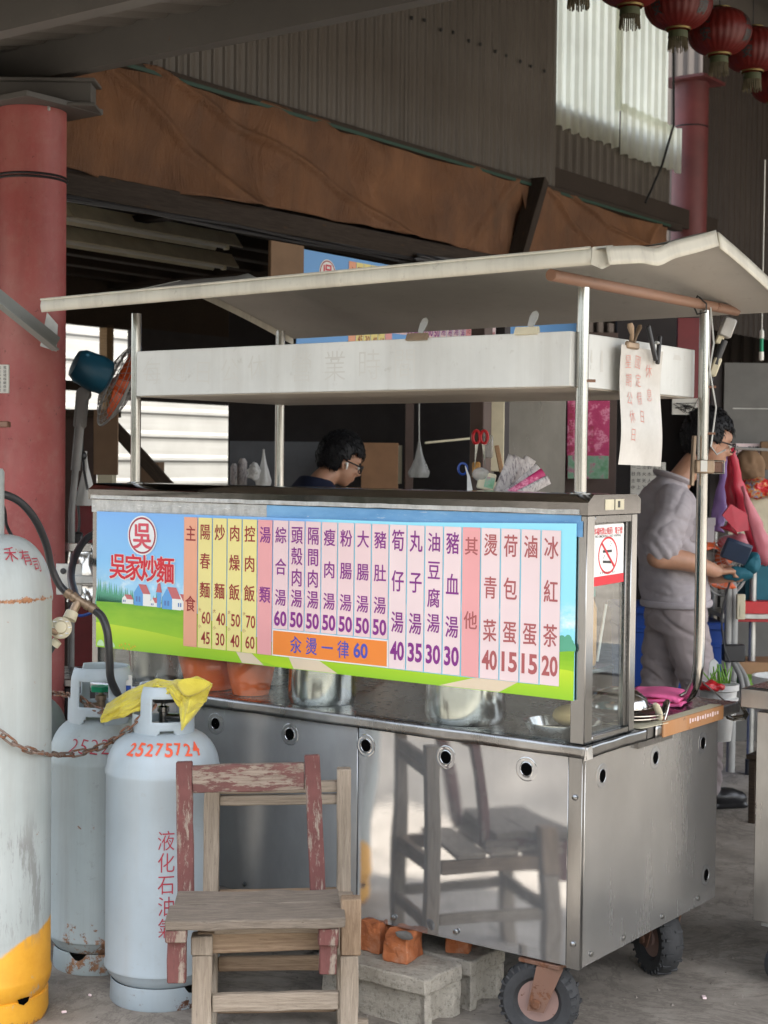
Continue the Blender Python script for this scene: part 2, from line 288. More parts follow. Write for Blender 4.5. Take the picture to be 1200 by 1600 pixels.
plain('plastic_blue', (.008, .05, .26), .4); plain('plastic_white', (.62, .62, .60), .4); plain('plastic_orange', (.90, .15, .025), .35); plain('fan_blue', (.010, .10, .17), .4); plain('fan_orange', (.62, .10, .02), .4)
plain('fan_grey', (.26, .26, .25), .5); plain('plastic_red', (.50, .012, .02), .35); plain('plastic_pink', (.55, .16, .20), .4); plain('plastic_crimson', (.50, .02, .05), .35); plain('plastic_purple', (.26, .16, .42), .4); plain('dark_red_panel', (.16, .01, .015), .4)
plain('cloth_pink', (.82, .14, .34), .9, bump=.5, bscale=150); plain('valve_green', (.01, .30, .15), .4); plain('leaf_green', (.16, .34, .04), .6); plain('sauce_teal', (.03, .22, .20), .4)
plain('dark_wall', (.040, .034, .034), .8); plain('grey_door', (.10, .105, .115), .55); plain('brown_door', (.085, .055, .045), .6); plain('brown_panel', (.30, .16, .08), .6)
plain('grey_panel', (.11, .107, .10), .5, .2, var=.12); plain('amber', (.5, .25, .06), .4); plain('food_yellow', (.6, .42, .2), .7); plain('cream', (.6, .55, .40), .6)
# patterned poster and wrappers
n = NT('poster_pink'); g = n.noise(14, 5, .7); n.set(color=n.ramp(g, [(.32, (.45, .02, .12)), (.5, (.55, .04, .16)), (.58, (.80, .30, .45)), (.64, (.50, .03, .13)), (.72, (.30, .35, .38))]), rough=.5)
n = NT('poster_green'); g = n.noise(16, 5, .7); n.set(color=n.ramp(g, [(.35, (.12, .32, .16)), (.5, (.25, .42, .30)), (.6, (.50, .15, .25)), (.7, (.18, .25, .35))]), rough=.5)
n = NT('newsprint'); X, Y, Z = n.sep(); g = n.noise(40, 4, .7, sc=(1, 4, 1)); n.set(color=n.ramp(g, [(.40, (.62, .58, .56)), (.55, (.50, .46, .45)), (.6, (.26, .23, .24))]), rough=.8)
n = NT('wrapper'); g = n.noise(22, 4, .7); n.set(color=n.ramp(g, [(.36, (.5, .01, .02)), (.48, (.62, .03, .03)), (.54, (.7, .4, .1)), (.6, (.25, .3, .5)), (.68, (.55, .02, .04))]), rough=.3); n.bump(n.noise(12, 3), .8, .03)
n = NT('leaves'); g = n.noise(1.5, 5); n.set(color=n.ramp(g, [(.3, (.02, .045, .015)), (.7, (.07, .12, .04))]), rough=.7)

# ------------------------------------------------------------------ mesh helpers
class MB:
    def __init__(s): s.bm = bmesh.new()
    def add(s, verts, faces, m=None):
        vs = [s.bm.verts.new((m @ Vector(v)) if m else v) for v in verts]
        for f in faces:
            try: s.bm.faces.new([vs[i] for i in f])
            except ValueError: pass
        return s
    def box(s, c, size, m=None, bev=0, rot=None, seg=1):
        b = bmesh.new(); bmesh.ops.create_cube(b, size=1)
        for v in b.verts: v.co = Vector((v.co.x*size[0], v.co.y*size[1], v.co.z*size[2]))
        if bev: bmesh.ops.bevel(b, geom=b.edges[:], offset=bev, segments=seg, affect='EDGES', profile=.5)
        q = Matrix.Translation(Vector(c)) @ (rot.to_4x4() if rot else Matrix.Identity(4))
        if m: q = m @ q
        b.verts.index_update(); s.add([q @ v.co for v in b.verts], [[v.index for v in f.verts] for f in b.faces]); b.free(); return s
    def box2(s, a, b, bev=0, m=None):
        return s.box([(a[i]+b[i])/2 for i in range(3)], [abs(b[i]-a[i]) for i in range(3)], m, bev)
    def lathe(s, prof, seg=32, m=None, a0=0, a1=2*PI, cap=True):
        full = abs(a1-a0-2*PI) < 1e-6; k = seg if full else seg+1; vs = []; fs = []
        for (r, z) in prof:
            for i in range(k):
                a = a0+(a1-a0)*i/seg; vs.append((r*math.cos(a), r*math.sin(a), z))
        for j in range(len(prof)-1):
            for i in range(seg):
                i2 = (i+1) % k; fs.append((j*k+i, j*k+i2, (j+1)*k+i2, (j+1)*k+i))
        if cap and full:
            if prof[0][0] > 1e-4: fs.append(tuple(reversed(range(k))))
            if prof[-1][0] > 1e-4: fs.append(tuple((len(prof)-1)*k+i for i in range(k)))
        return s.add(vs, fs, m)
    def tube(s, pts, rad, seg=10, m=None, cap=True, closed=False, flat_=1.0, up=None):
        pts = [Vector(p) for p in pts]; N = len(pts); vs = []; fs = []; prev = None
        for i, p in enumerate(pts):
            if closed: t = pts[(i+1) % N]-pts[i-1]
            else: t = pts[min(i+1, N-1)]-pts[max(i-1, 0)]
            t.normalize()
            if prev is None:
                h = Vector(up) if up else (Vector((0, 0, 1)) if abs(t.z) < .9 else Vector((1, 0, 0)))
                a = t.cross(h).normalized()
            else: a = (prev-t*prev.dot(t)).normalized()
            prev = a; b = t.cross(a); r = rad[i] if hasattr(rad, '__len__') else rad
            ra, rb = r if hasattr(r, '__len__') else (r, r*flat_)
            for k in range(seg):
                an = 2*PI*k/seg; vs.append(p+a*(math.cos(an)*ra)+b*(math.sin(an)*rb))
        for i in range(N if closed else N-1):
            j = (i+1) % N
            for k in range(seg): k2 = (k+1) % seg; fs.append((i*seg+k, i*seg+k2, j*seg+k2, j*seg+k))
        if cap and not closed: fs.append(tuple(reversed(range(seg)))); fs.append(tuple((N-1)*seg+k for k in range(seg)))
        return s.add(vs, fs, m)
    def prism(s, poly, d, m=None, z0=0):      # 2-D outline in local XY, thickness d towards +Z
        k = len(poly); vs = [(x, y, z0) for x, y in poly]+[(x, y, z0+d) for x, y in poly]
        return s.add(vs, [tuple(reversed(range(k))), tuple(range(k, 2*k))]+[(i, (i+1) % k, (i+1) % k+k, i+k) for i in range(k)], m)
    def ball(s, c, r, m=None, seg=20, rings=12, rot=None):
        r = r if hasattr(r, '__len__') else (r, r, r); vs = []; fs = []
        for j in range(rings+1):
            t = PI*j/rings
            for i in range(seg):
                a = 2*PI*i/seg; v = Vector((r[0]*math.sin(t)*math.cos(a), r[1]*math.sin(t)*math.sin(a), -r[2]*math.cos(t)))
                if rot: v = rot @ v
                vs.append(v+Vector(c))
        for j in range(rings):
            for i in range(seg): i2 = (i+1) % seg; fs.append((j*seg+i, j*seg+i2, (j+1)*seg+i2, (j+1)*seg+i))
        return s.add(vs, fs, m)
    def grid(s, fn, nu, nv, m=None, closed_u=False):
        vs = [fn(i/nu, j/nv) for j in range(nv+1) for i in range(nu+1)]
        return s.add(vs, [(j*(nu+1)+i, j*(nu+1)+i+1, (j+1)*(nu+1)+i+1, (j+1)*(nu+1)+i) for j in range(nv) for i in range(nu)], m)
    def jitter(s, amp, scale=20):
        for v in s.bm.verts:
            q = v.co*scale; v.co += Vector((noise.noise(q), noise.noise(q+Vector((9, 0, 0))), noise.noise(q+Vector((0, 9, 0)))))*amp
        return s
WM = {}
def setw(o, w, parent=None):
    WM[o.name] = w.copy()
    if parent: o.parent = parent; o.matrix_basis = WM[parent.name].inverted() @ w
    else: o.matrix_basis = w
def link(name, me, mat, parent, w, smooth):
    o = bpy.data.objects.new(name, me); col.objects.link(o); me.materials.append(MATS[mat]); setw(o, w, parent)
    if smooth:
        for p in me.polygons: p.use_smooth = True
        if smooth != 'all':
            try: me.set_sharp_from_angle(angle=R(38))
            except Exception: pass
    return o
def build(mb, name, mat, parent=None, fr=None, smooth=True, weld=0, authored='world', keep=False):
    """vertices are authored in world space unless authored='local' (then in fr)"""
    bm = mb.bm
    if weld: bmesh.ops.remove_doubles(bm, verts=bm.verts[:], dist=weld)
    if authored == 'world':
        if fr is None:
            if parent: fr = WM[parent.name]
            else:
                xs = [v.co for v in bm.verts]; lo = [min(v[i] for v in xs) for i in range(3)]; hi = [max(v[i] for v in xs) for i in range(3)]
                fr = Matrix.Translation(((lo[0]+hi[0])/2, (lo[1]+hi[1])/2, lo[2]))
        inv = fr.inverted()
        for v in bm.verts: v.co = inv @ v.co
    elif fr is None: fr = WM[parent.name] if parent else Matrix.Identity(4)
    bmesh.ops.recalc_face_normals(bm, faces=bm.faces[:])
    me = bpy.data.meshes.new(name); bm.to_mesh(me); bm.free()
    return link(name, me, mat, parent, fr, smooth)
def tag(o, label, cat, group=None, kind=None):
    o['label'] = label; o['category'] = cat
    if group: o['group'] = group
    if kind: o['kind'] = kind
    return o
def structure(o, label=None):
    o['kind'] = 'structure'
    if label: o['label'] = label
    return o
def thing(name, label, cat, loc=(0, 0, 0), rz=0, group=None, fr=None):
    o = bpy.data.objects.new(name, None); o.empty_display_size = .1; col.objects.link(o)
    setw(o, fr if fr else yawed(loc, rz)); tag(o, label, cat, group); return o
def copy_tree(o, w=None, parent=None):
    c = o.copy(); col.objects.link(c)
    if w is not None: setw(c, w)
    else: c.parent = parent; c.matrix_basis = o.matrix_basis.copy(); WM[c.name] = WM[parent.name] @ c.matrix_basis
    for ch in [x for x in o.children]: copy_tree(ch, None, c)
    return c
def plank(parent, name, p0, p1, w, t, mat, up=(0, 0, 1), bev=.003, m=None, jit=.0015, label=None):
    """a straight member from p0 to p1, width w across and thickness t along up; grain along its length"""
    if m: p0 = m @ Vector(p0); p1 = m @ Vector(p1); up = m.to_3x3() @ Vector(up)
    p0 = Vector(p0); p1 = Vector(p1); x = (p1-p0).normalized(); up = Vector(up); z = (up-x*up.dot(x)).normalized(); y = z.cross(x); L = (p1-p0).length
    fr = frame(p0, x, y, z); mb = MB(); b = mb.bm; bmesh.ops.create_cube(b, size=1)
    for v in b.verts: v.co = Vector(((v.co.x+.5)*L, v.co.y*w, v.co.z*t))
    cuts = max(1, int(L/.06))
    bmesh.ops.subdivide_edges(b, edges=[e for e in b.edges if abs(e.verts[0].co.x-e.verts[1].co.x) > L*.5], cuts=cuts)
    bmesh.ops.bevel(b, geom=[e for e in b.edges if e.calc_face_angle(0) > 1], offset=bev, segments=1, affect='EDGES')
    off = Vector((p0.x*7, p0.y*5, p0.z*3))
    for v in b.verts:
        q = v.co*14+off; v.co += Vector((noise.noise(q)*.5, noise.noise(q+Vector((5, 5, 5))), noise.noise(q+Vector((0, 7, 3)))))*jit*1.6
    o = build(mb, name, mat, parent, fr, True, authored='local')
    if label: o['label'] = label
    return o

# lettering -------------------------------------------------------------
_gc = {}
def glyph(ch, bold=0, res=3):
    k = (ch, round(bold, 4), res)
    if k not in _gc:
        c = bpy.data.curves.new('g', 'FONT'); c.body = ch; c.resolution_u = res; c.offset = bold
        o = bpy.data.objects.new('g', c); me = bpy.data.meshes.new_from_object(o)
        vs = [(v.co.x, v.co.y) for v in me.vertices]; fs = [tuple(p.vertices) for p in me.polygons]
        bpy.data.objects.remove(o); bpy.data.curves.remove(c); bpy.data.meshes.remove(me)
        xs = [v[0] for v in vs] or [0]; ys = [v[1] for v in vs] or [0]
        _gc[k] = (vs, fs, min(xs), max(xs), min(ys), max(ys))
    return _gc[k]
def put(mb, ch, x, y, w, h, bold=0, m=None, em=True, z=0, fn=None, rot=0, step=None):
    """one character (CJK: em box fitted to w,h) or a run of latin text (box fitted) centred on x,y in frame m"""
    if ch in ('', ' '): return
    if bold > .009 and em:                    # heavier strokes: the same character printed again a hair to each side
        for i in range(7):
            dx, dy = (0, 0) if i == 6 else (math.cos(i*PI/3), math.sin(i*PI/3)*.7)
            put(mb, ch, x+dx*w*bold*.85, y+dy*h*bold*.85, w, h, 0, m, em, z+.00004*i, (None if fn is None else (lambda a, b, i=i: Vector(fn(a, b))+Vector((0, 0, .00004*i)))), rot, step)
        return
    vs, fs, x0, x1, y0, y1 = glyph(ch, min(bold, .03))
    if em: cx, cy, sx, sy = .5, .38, w, h
    else: cx, cy = (x0+x1)/2, (y0+y1)/2; sx = w/max(x1-x0, .01); sy = h/max(y1-y0, .01)
    ca, sa = math.cos(rot), math.sin(rot)
    P = [((vx-cx)*sx, (vy-cy)*sy) for vx, vy in vs]; P = [(x+a*ca-b*sa, y+a*sa+b*ca) for a, b in P]
    if fn is None: mb.add([(a, b, z) for a, b in P], fs, m); return
    b = bmesh.new(); vv = [b.verts.new((a, c, 0)) for a, c in P]
    for f in fs:
        try: b.faces.new([vv[i] for i in f])
        except ValueError: pass
    lo = min(p[0] for p in P); hi = max(p[0] for p in P); step = step or .008; q = lo+step
    while q < hi:
        bmesh.ops.bisect_plane(b, geom=b.verts[:]+b.edges[:]+b.faces[:], plane_co=(q, 0, 0), plane_no=(1, 0, 0)); q += step
    lo = min(p[1] for p in P); hi = max(p[1] for p in P); q = lo+step
    while q < hi:
        bmesh.ops.bisect_plane(b, geom=b.verts[:]+b.edges[:]+b.faces[:], plane_co=(0, q, 0), plane_no=(0, 1, 0)); q += step
    b.verts.index_update(); mb.add([fn(v.co.x, v.co.y) for v in b.verts], [[v.index for v in f.verts] for f in b.faces], m); b.free()


# ------------------------------------------------------------------ the setting
mb = MB(); mb.add([(-70, -70, 0), (70, -70, 0), (70, 70, 0), (-70, 70, 0)], [(0, 1, 2, 3)])
structure(build(mb, 'ground', 'concrete_floor', smooth=False), 'worn grey brown concrete floor with cracks and stains')
mb = MB(); mb.add([(-70, -13, .004), (70, -13, .004), (70, -2.25, .004), (-70, -2.25, .004)], [(0, 1, 2, 3)])  # near edge pulled in, dark asphalt replaces shaded ground in the steel reflection
structure(build(mb, 'road', 'asphalt', smooth=False), 'unseen asphalt road brought close to the stall, dark in place of shaded ground')

def corrugate(a, b, z0, z1, pitch, depth, nrm, zfn0=None, zfn1=None, prof='trap', th=.0):
    """vertical corrugations between plan points a and b"""
    a = Vector(a); b = Vector(b); L = (b-a).length; x = (b-a)/L; nv = Vector(nrm); mb = MB(); xs = []
    k = int(L/pitch)
    for i in range(k+1):
        s0 = i*pitch
        for f, h in (((0, 0), (.30, 0), (.42, 1), (.58, 1)) if prof == 'trap' else ((0, 0), (.25, .5), (.5, 1), (.75, .5))):
            if s0+f*pitch <= L: xs.append((s0+f*pitch, h*depth))
    xs.append((L, 0)); vs = []; fs = []
    for s, h in xs:
        p = a+x*s+nv*h; t = s/L
        vs += [(p.x, p.y, zfn0(t) if zfn0 else z0), (p.x, p.y, zfn1(t) if zfn1 else z1)]
    for i in range(len(xs)-1): fs.append((2*i, 2*i+2, 2*i+3, 2*i+1))
    return mb.add(vs, fs)

WX = -2.72                                          # the line of red columns between the awning side and the hall
def beam_c(p0, p1, h, w, mat='steel_beam', lip=.02, t=.006):    # an open C purlin
    p0 = Vector(p0); p1 = Vector(p1); x = (p1-p0).normalized(); z = Vector((0, 0, 1)); y = z.cross(x)
    m = frame(p0, y, z, x); L = (p1-p0).length
    poly = [(0, 0), (w, 0), (w, lip), (w-t, lip), (w-t, t), (t, t), (t, h-t), (w-t, h-t), (w-t, h-lip), (w, h-lip), (w, h), (0, h)]
    return MB().prism(poly, L, m)

# near awning: purlins along X, corrugated roof sheet on top
aw = thing('awning_roof', 'low steel awning of grey purlins and corrugated roof sheets over the open front', 'awning roof', (0, -1, 0))
build(beam_c((-4.2, .36, 3.055), (2.9, .36, 3.055), .137, .06), 'purlin', 'steel_beam', aw)
build(beam_c((-2.68, -.62, 2.86), (2.9, -.62, 2.86), .115, .06), 'purlin', 'steel_beam', aw)
build(beam_c((-2.68, -1.55, 2.70), (2.9, -1.55, 2.68), .115, .06), 'purlin', 'steel_beam', aw)
mb = MB(); slope = (3.175-2.985)/(.36+.62)
def rz_(y): return 3.185+(y-.40)*slope
for k in range(7):
    x0 = -3.9+k*.98; ns = 98
    def fn(u, v, x0=x0):
        x = x0+u*1.0; y = -1.75+v*2.2; h = .018*(max(0, math.sin(x*2*PI/.16)))**.5 if math.sin(x*2*PI/.16) > 0 else 0
        return (x, y, rz_(y)+h+.006*noise.noise(Vector((x*2, y*3, k)))+k % 2*.004)
    g = MB().grid(fn, 60, 10); o = build(g, 'roof_sheet', 'roof_sheet', aw, smooth=True)

# tall roof of the forecourt behind and the hall roof
ht = thing('tall_roof', 'dark high roof over the forecourt behind the low awning', 'roof', (0, 4, 0))
build(MB().grid(lambda u, v: (WX-.3+u*7.5, .40+v*9.1, 4.95+.03*math.sin(u*120)), 120, 2), 'roof_sheet', 'roof_sheet', ht)
build(corrugate((-4.9, .47, 0), (4.7, .47, 0), 3.10, 4.94, .15, .02, (0, -1, 0)), 'light_block_sheet', 'sheet_dark', ht, smooth=False)  # added sheet that keeps light off the upper wall, mostly out of view
for y in (.9, 2.6, 4.3, 6.0, 7.7): build(beam_c((WX, y, 4.72), (4.6, y, 4.72), .18, .08), 'purlin', 'steel_beam', ht)
hr = thing('hall_roof', 'dark timber lined ceiling of the hall behind the orange brown tarpaulin', 'roof', (-4.6, 4, 0))
build(MB().box2((-7.0, .0, 3.04), (WX-.14, 9.2, 3.06)), 'ceiling_board', 'board_orange', hr, smooth=False)
build(MB().box2((-7.1, .0, 3.064), (WX-.15, 9.25, 3.075)), 'roof_sheet', 'sheet_white', hr, smooth=False)  # unseen pale top, added to bounce light into the translucent panel
for x in (-3.05, -3.35, -3.62, -3.95, -4.35, -4.72, -5.1, -5.5, -5.9, -6.3):
    build(MB().box2((x, .1, 2.90), (x+.10, 9.1, 3.037), .004), 'rafter', 'purlin_dark', hr, smooth=False)
for y in (1.2, 2.2, 4.4, 5.9, 7.4): build(MB().box2((-6.9, y, 2.865), (WX-.16, y+.09, 2.897)), 'beam', 'purlin_dark', hr, smooth=False)
for y in (4.6, 6.6):
    plank(hr, 'brace', (-3.0, y, 2.4), (-3.5, y+.2, 2.89), .05, .05, 'purlin_dark')

# grey corrugated upper wall, translucent panel
uw = thing('upper_wall', 'grey corrugated sheet wall high above the tarpaulin with fixing screws in a row', 'wall', (WX, 3, 3.2))
for k, (ya, yb) in enumerate(((.45, 1.30), (1.28, 2.13), (2.11, 2.96), (2.94, 3.70), (3.68, 4.52))):
    build(corrugate((WX+.004*(k % 2), ya, 0), (WX+.004*(k % 2), yb, 0), 3.27, 4.9, .076, .008, (1, 0, 0)), 'wall_sheet', 'sheet_wall', uw, smooth=False)
mb = MB()
for i in range(26):
    y = .9+i*.137+(i % 2)*.02; z = 3.93-.01*math.sin(i*3)
    mb.lathe([(.011, 0), (.010, .006), (.004, .010)], 8, frame((WX+.016, y, z), (0, 1, 0), (0, 0, 1), (1, 0, 0)))
o = build(mb, 'screw_row', 'black', uw)
build(corrugate((WX-.03, 4.45, 0), (WX-.03, 6.15, 0), 3.27, 3.78, .10, .018, (1, 0, 0)), 'lower_sheet', 'sheet_wall', uw, smooth=False)
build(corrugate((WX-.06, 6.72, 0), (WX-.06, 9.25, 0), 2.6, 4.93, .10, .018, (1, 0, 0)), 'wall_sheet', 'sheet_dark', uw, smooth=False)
tp = thing('translucent_panel', 'bright translucent corrugated plastic panel letting daylight in at upper right, lower edge ragged', 'wall panel', (WX, 5, 3.6))
build(corrugate((WX, 4.50, 0), (WX, 5.32, 0), 0, 0, .105, .022, (1, 0, 0), zfn0=lambda t: 3.64+.012*math.sin(t*40), zfn1=lambda t: 4.93), 'panel', 'sheet_translucent', tp, smooth=False)
build(corrugate((WX+.008, 5.26, 0), (WX+.008, 6.02, 0), 0, 0, .105, .022, (1, 0, 0), zfn0=lambda t: 3.88-.03*t, zfn1=lambda t: 4.93), 'panel', 'sheet_translucent', tp, smooth=False)
build(corrugate((WX+.03, 5.30, 0), (WX+.06, 6.10, 0), 0, 0, .105, .022, (1, 0, 0), zfn0=lambda t: 3.60+.006*math.sin(t*31), zfn1=lambda t: 3.93-.03*t), 'loose_panel', 'sheet_translucent', tp, smooth=False)
build(MB().tube([(WX+.06, 5.98, 4.6), (WX+.09, 5.95, 3.9), (WX+.08, 5.80, 3.6), (WX+.09, 5.55, 3.32)], .008, 6), 'cable', 'black', tp)
# bottom rails of the upper wall
gb = thing('wall_girder', 'dark steel girder with green lower edge under the grey corrugated wall', 'girder', (WX, 3, 3.2))
build(MB().box2((WX-.10, .35, 3.265), (WX-.004, 6.9, 3.40), .003), 'web', 'purlin_dark', gb, smooth=False)
build(MB().box2((WX-.02, .36, 3.22), (WX+.05, 6.2, 3.262), .003), 'flange', 'purlin_dark', gb, smooth=False)
plain('green_edge', (.006, .035, .020), .6)
build(MB().box2((WX+.051, .80, 3.222), (WX+.058, 6.0, 3.238)), 'edge', 'green_edge', gb, smooth=False)

# columns
def column(x, y, r, h, label, mat='column_red', cap=True, rings=()):
    c = thing('steel_column', label, 'column', (x, y, 0), group='red steel columns along the hall')
    m = Matrix.Translation((x, y, 0)); build(MB().lathe([(r, 0), (r, h)], 48, m), 'shaft', mat, c)
    if cap: build(MB().box((x, y, h+.012), (r*2.9, r*2.9, .022), None, .002), 'cap_plate', mat if mat != 'column_red' else 'steel_beam', c)
    for z in rings: build(MB().lathe([(r+.001, z-.005), (r+.006, z), (r+.001, z+.005)], 48, m, cap=False), 'wire_band', 'dark_plastic', c)
    return c
cl = column(-2.615, .342, .132, 2.925, 'thick worn red column at the left edge behind the tall gas cylinder', rings=(2.66, 2.672))
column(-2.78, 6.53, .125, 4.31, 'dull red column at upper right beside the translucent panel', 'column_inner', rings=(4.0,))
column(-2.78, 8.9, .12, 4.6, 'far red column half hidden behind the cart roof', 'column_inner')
# end cap girder on the near column
g = thing('column_girder', 'grey steel channel lying on top of the thick red column', 'girder', (-2.66, .33, 2.95))
m = view_frame(52, 150, 5.86)
build(MB().box((-.06, .0, 0), (.58, .085, .10), m, .003).box((-.06, -.046, .012), (.62, .012, .14), m, .002).box((-.06, .046, .012), (.62, .012, .14), m, .002), 'channel', 'steel_beam', g)
build(MB().box((.055, -.062, .065), (.05, .02, .02), m, .004), 'weld_lump', 'zinc', g)

# angle iron and strips on the column
ai = thing('angle_bar', 'grey steel angle bar sloping across the thick red column', 'steel bar', at(40, 500, 5.6))
p0 = at(-40, 435, 5.45); p1 = at(88, 538, 5.68); x = (p1-p0).normalized(); up = Vector((0, 0, 1)); z = (up-x*up.dot(x)).normalized(); y = z.cross(x)
build(MB().prism([(-.004, -.03), (.045, -.03), (.045, -.024), (.002, -.024), (.002, .03), (-.004, .03)], (p1-p0).length, frame(p0, y*-1, z, x)), 'bar', 'steel_angle', ai)
build(MB().prism([(-.03, -.05), (.03, -.07), (.035, .03), (-.005, .075)], .006, view_frame(76, 520, 5.72)), 'gusset', 'zinc', ai)
lab = tag(build(MB().box((0, 0, 0), (.05, .105, .012), view_frame(4, 592, 5.65), .002), 'meter_label', 'paper_white'), 'small grey printed label at the left edge on the red column', 'label')
mb = MB()
for i in range(7): put(mb, '品名料號用量單'[i], -.012, .042-i*.014, .012, .012, m=view_frame(4, 592, 5.64)); put(mb, '電話規格廠商年'[i], .008, .042-i*.014, .012, .012, m=view_frame(4, 592, 5.64))
build(mb, 'lettering', 'ink_black', lab, smooth=False)
tag(build(MB().box((-.01, 0, 0), (.07, .022, .05), view_frame(4, 663, 5.62), .003), 'wall_bracket', 'rusty_pipe'), 'short rusty bracket sticking out at the left edge of the red column', 'bracket')
bg = MB().grid(lambda u, v: view_frame(-2, 745, 5.6) @ Vector((-.09+u*.075*(.6+.6*math.sin(v*PI)), v*.33, .02*math.sin(v*9+u*5)+.02*math.sin(u*PI))), 10, 16)
tag(build(bg, 'plastic_bag', 'purple_film'), 'thin purplish plastic bag hanging at the left edge under the bracket', 'bag')
# galvanised bracket behind the hose
bk = thing('pipe_bracket', 'grey galvanised bracket with bolt holes on the lower red column', 'bracket', at(115, 900, 5.7))
m = view_frame(108, 905, 5.62)
build(MB().box((0, 0, 0), (.095, .115, .006), m, .002).box((.10, .0, .01), (.16, .03, .02), m, .003), 'plate', 'zinc', bk)
for (a, b) in ((-.02, .03), (.015, .0), (.06, 0), (-.02, -.035)): build(MB().lathe([(.011, .004), (.011, .010), (.004, .011)], 12, m @ Matrix.Translation((a, b, 0))), 'bolt', 'dark_plastic', bk)

# tarpaulin: two sheets with sagging folds
def tarp(ya, yb, za, zb, seed, lab, fl=1.0):
    def fn(u, v):
        y = ya+(yb-ya)*u; top = za[0]+(za[1]-za[0])*u; bot = zb[0]+(zb[1]-zb[0])*u
        z = bot+(top-bot)*v; nz = noise.noise(Vector((y*1.1+seed, z*2+y*1.5, seed)))
        fold = .035*math.sin((y*4.2-z*7+nz*4+seed))*(1-.5*v)+.02*noise.noise(Vector((y*4, z*7, seed+3)))+.03*nz
        fold += .03*math.exp(-((y-ya-(1-v)*1.0-.25)/.05)**2)+.03*math.exp(-((y-ya-(1-v)*1.9-.6)/.06)**2)-.03*math.exp(-((y-ya-.3*(1-v)-1.9)/.08)**2)
        fold += .022*math.exp(-((yb-y-(1-v)*.5-.15)/.04)**2)
        return (WX+.03+fold*fl, y, z-.01*math.sin(u*9)*(1-v))
    o = build(MB().grid(fn, 200, 40), 'tarpaulin', 'tarp_brown', smooth='all'); md = o.modifiers.new('s', 'SOLIDIFY'); md.thickness = .003
    tag(o, lab, 'tarpaulin'); return o
tarp(.46, 4.16, (3.26, 3.24), (2.755, 2.80), 1.3, 'long orange brown tarpaulin with diagonal folds hanging below the girder')
tarp(4.06, 6.0, (3.24, 3.22), (2.80, 2.90), 5.1, 'shorter brown tarpaulin sheet right of the dark slanting post')
o = plank(None, 'strut', (WX+.10, 3.90, 2.72), (WX+.08, 4.20, 3.26), .10, .06, 'purlin_dark'); tag(o, 'dark slanting post between the two brown tarpaulin sheets', 'post')
o = plank(None, 'edge_beam', (WX-.02, .4, 2.71), (WX-.02, 6.6, 2.76), .07, .10, 'purlin_dark'); tag(o, 'dark timber beam running under the brown tarpaulins', 'beam')
mb = MB()
for i in range(3): mb.tube([(WX-.02+.03*math.sin(i+t*.4), .6+t*.5, 2.672-.01*i-.012*abs(math.sin(t*1.1+i))+.004*t) for t in range(11)], .006+.002*(i % 3), 6)
o = build(mb, 'cable_bundle', 'dark_plastic'); tag(o, 'dark cables and rags sagging along the beam under the tarpaulin', 'cables')
def rag(u, v):
    y = 3.0+u*1.4; return (WX+.05+.05*noise.noise(Vector((y*3, v*4, 2))), y, 2.70+.05*u-v*.13*(.3+abs(noise.noise(Vector((y*2.3, 1, 4))))*1.6))
tag(build(MB().grid(rag, 30, 8), 'black_plastic_sheet', 'dark_plastic', smooth='all'), 'crumpled black plastic sheet hanging above the inner menu board', 'plastic sheet')

# hall shell: far wall, opening widened out of view to let light in, white fence beyond, end walls
fw = thing('hall_far_wall', 'dark far wall of the hall around the bright opening', 'wall', (-6.55, 5, 0))
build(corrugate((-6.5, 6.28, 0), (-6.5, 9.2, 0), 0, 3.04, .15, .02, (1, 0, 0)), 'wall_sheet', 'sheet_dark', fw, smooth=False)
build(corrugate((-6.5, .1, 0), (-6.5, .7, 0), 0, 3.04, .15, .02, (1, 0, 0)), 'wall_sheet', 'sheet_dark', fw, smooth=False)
build(MB().box2((-6.52, .7, 2.58), (-6.46, 6.28, 3.04)), 'lintel', 'wood_dark', fw, smooth=False)
build(MB().box2((-6.54, 4.40, 1.86), (-6.46, 4.47, 2.6)), 'mullion', 'wood_jamb', fw, smooth=False)
build(MB().box2((-6.53, 3.6, 2.10), (-6.47, 4.72, 2.17)), 'rail', 'wood_dark', fw, smooth=False)
build(MB().box2((-6.55, 4.70, 2.05), (-6.45, 6.28, 2.6)), 'panel', 'dark_wall', fw, smooth=False)
build(MB().box2((-6.42, 6.19, 0), (-6.34, 6.25, 2.6), .003), 'jamb', 'wood_jamb', fw, smooth=False)
wf = thing('white_fence', 'bright white fence of horizontal ribbed metal sheets beyond the hall opening', 'fence', (-8.3, 6, 0))
for k in range(14):
    z0 = .02+k*.222
    def fn(u, v, z0=z0): 
        pr = [(0, 0), (.1, .010), (.22, .010), (.34, 0), (.9, 0), (1.0, .004)]
        a, h = pr[min(5, int(round(v*5)))]; return (-8.3+h, 2.2+u*8.5, z0+a*.222)
    build(MB().grid(fn, 2, 5), 'fence_sheet', 'sheet_white', wf, smooth=False)
for y in (2.5, 4.5, 6.5, 8.5): build(MB().box2((-8.45, y, 0), (-8.37, y+.08, 3.1)), 'post', 'steel_beam', wf, smooth=False)
ew = thing('end_wall', 'dark corrugated wall at the far end of the forecourt, upper right', 'wall', (-1, 9.4, 0))
for k in range(9): build(corrugate((-9.2+k*1.35, 9.3+.01*(k % 2), 0), (-7.85+k*1.35, 9.3+.01*(k % 2), 0), 0, 6.6, .11, .02, (0, -1, 0)), 'wall_sheet', 'sheet_dark', ew, smooth=False)
sw = thing('hall_shade_wall', 'unseen side wall put in to darken the hall behind the thick red column', 'wall', (-4.6, .1, 0))
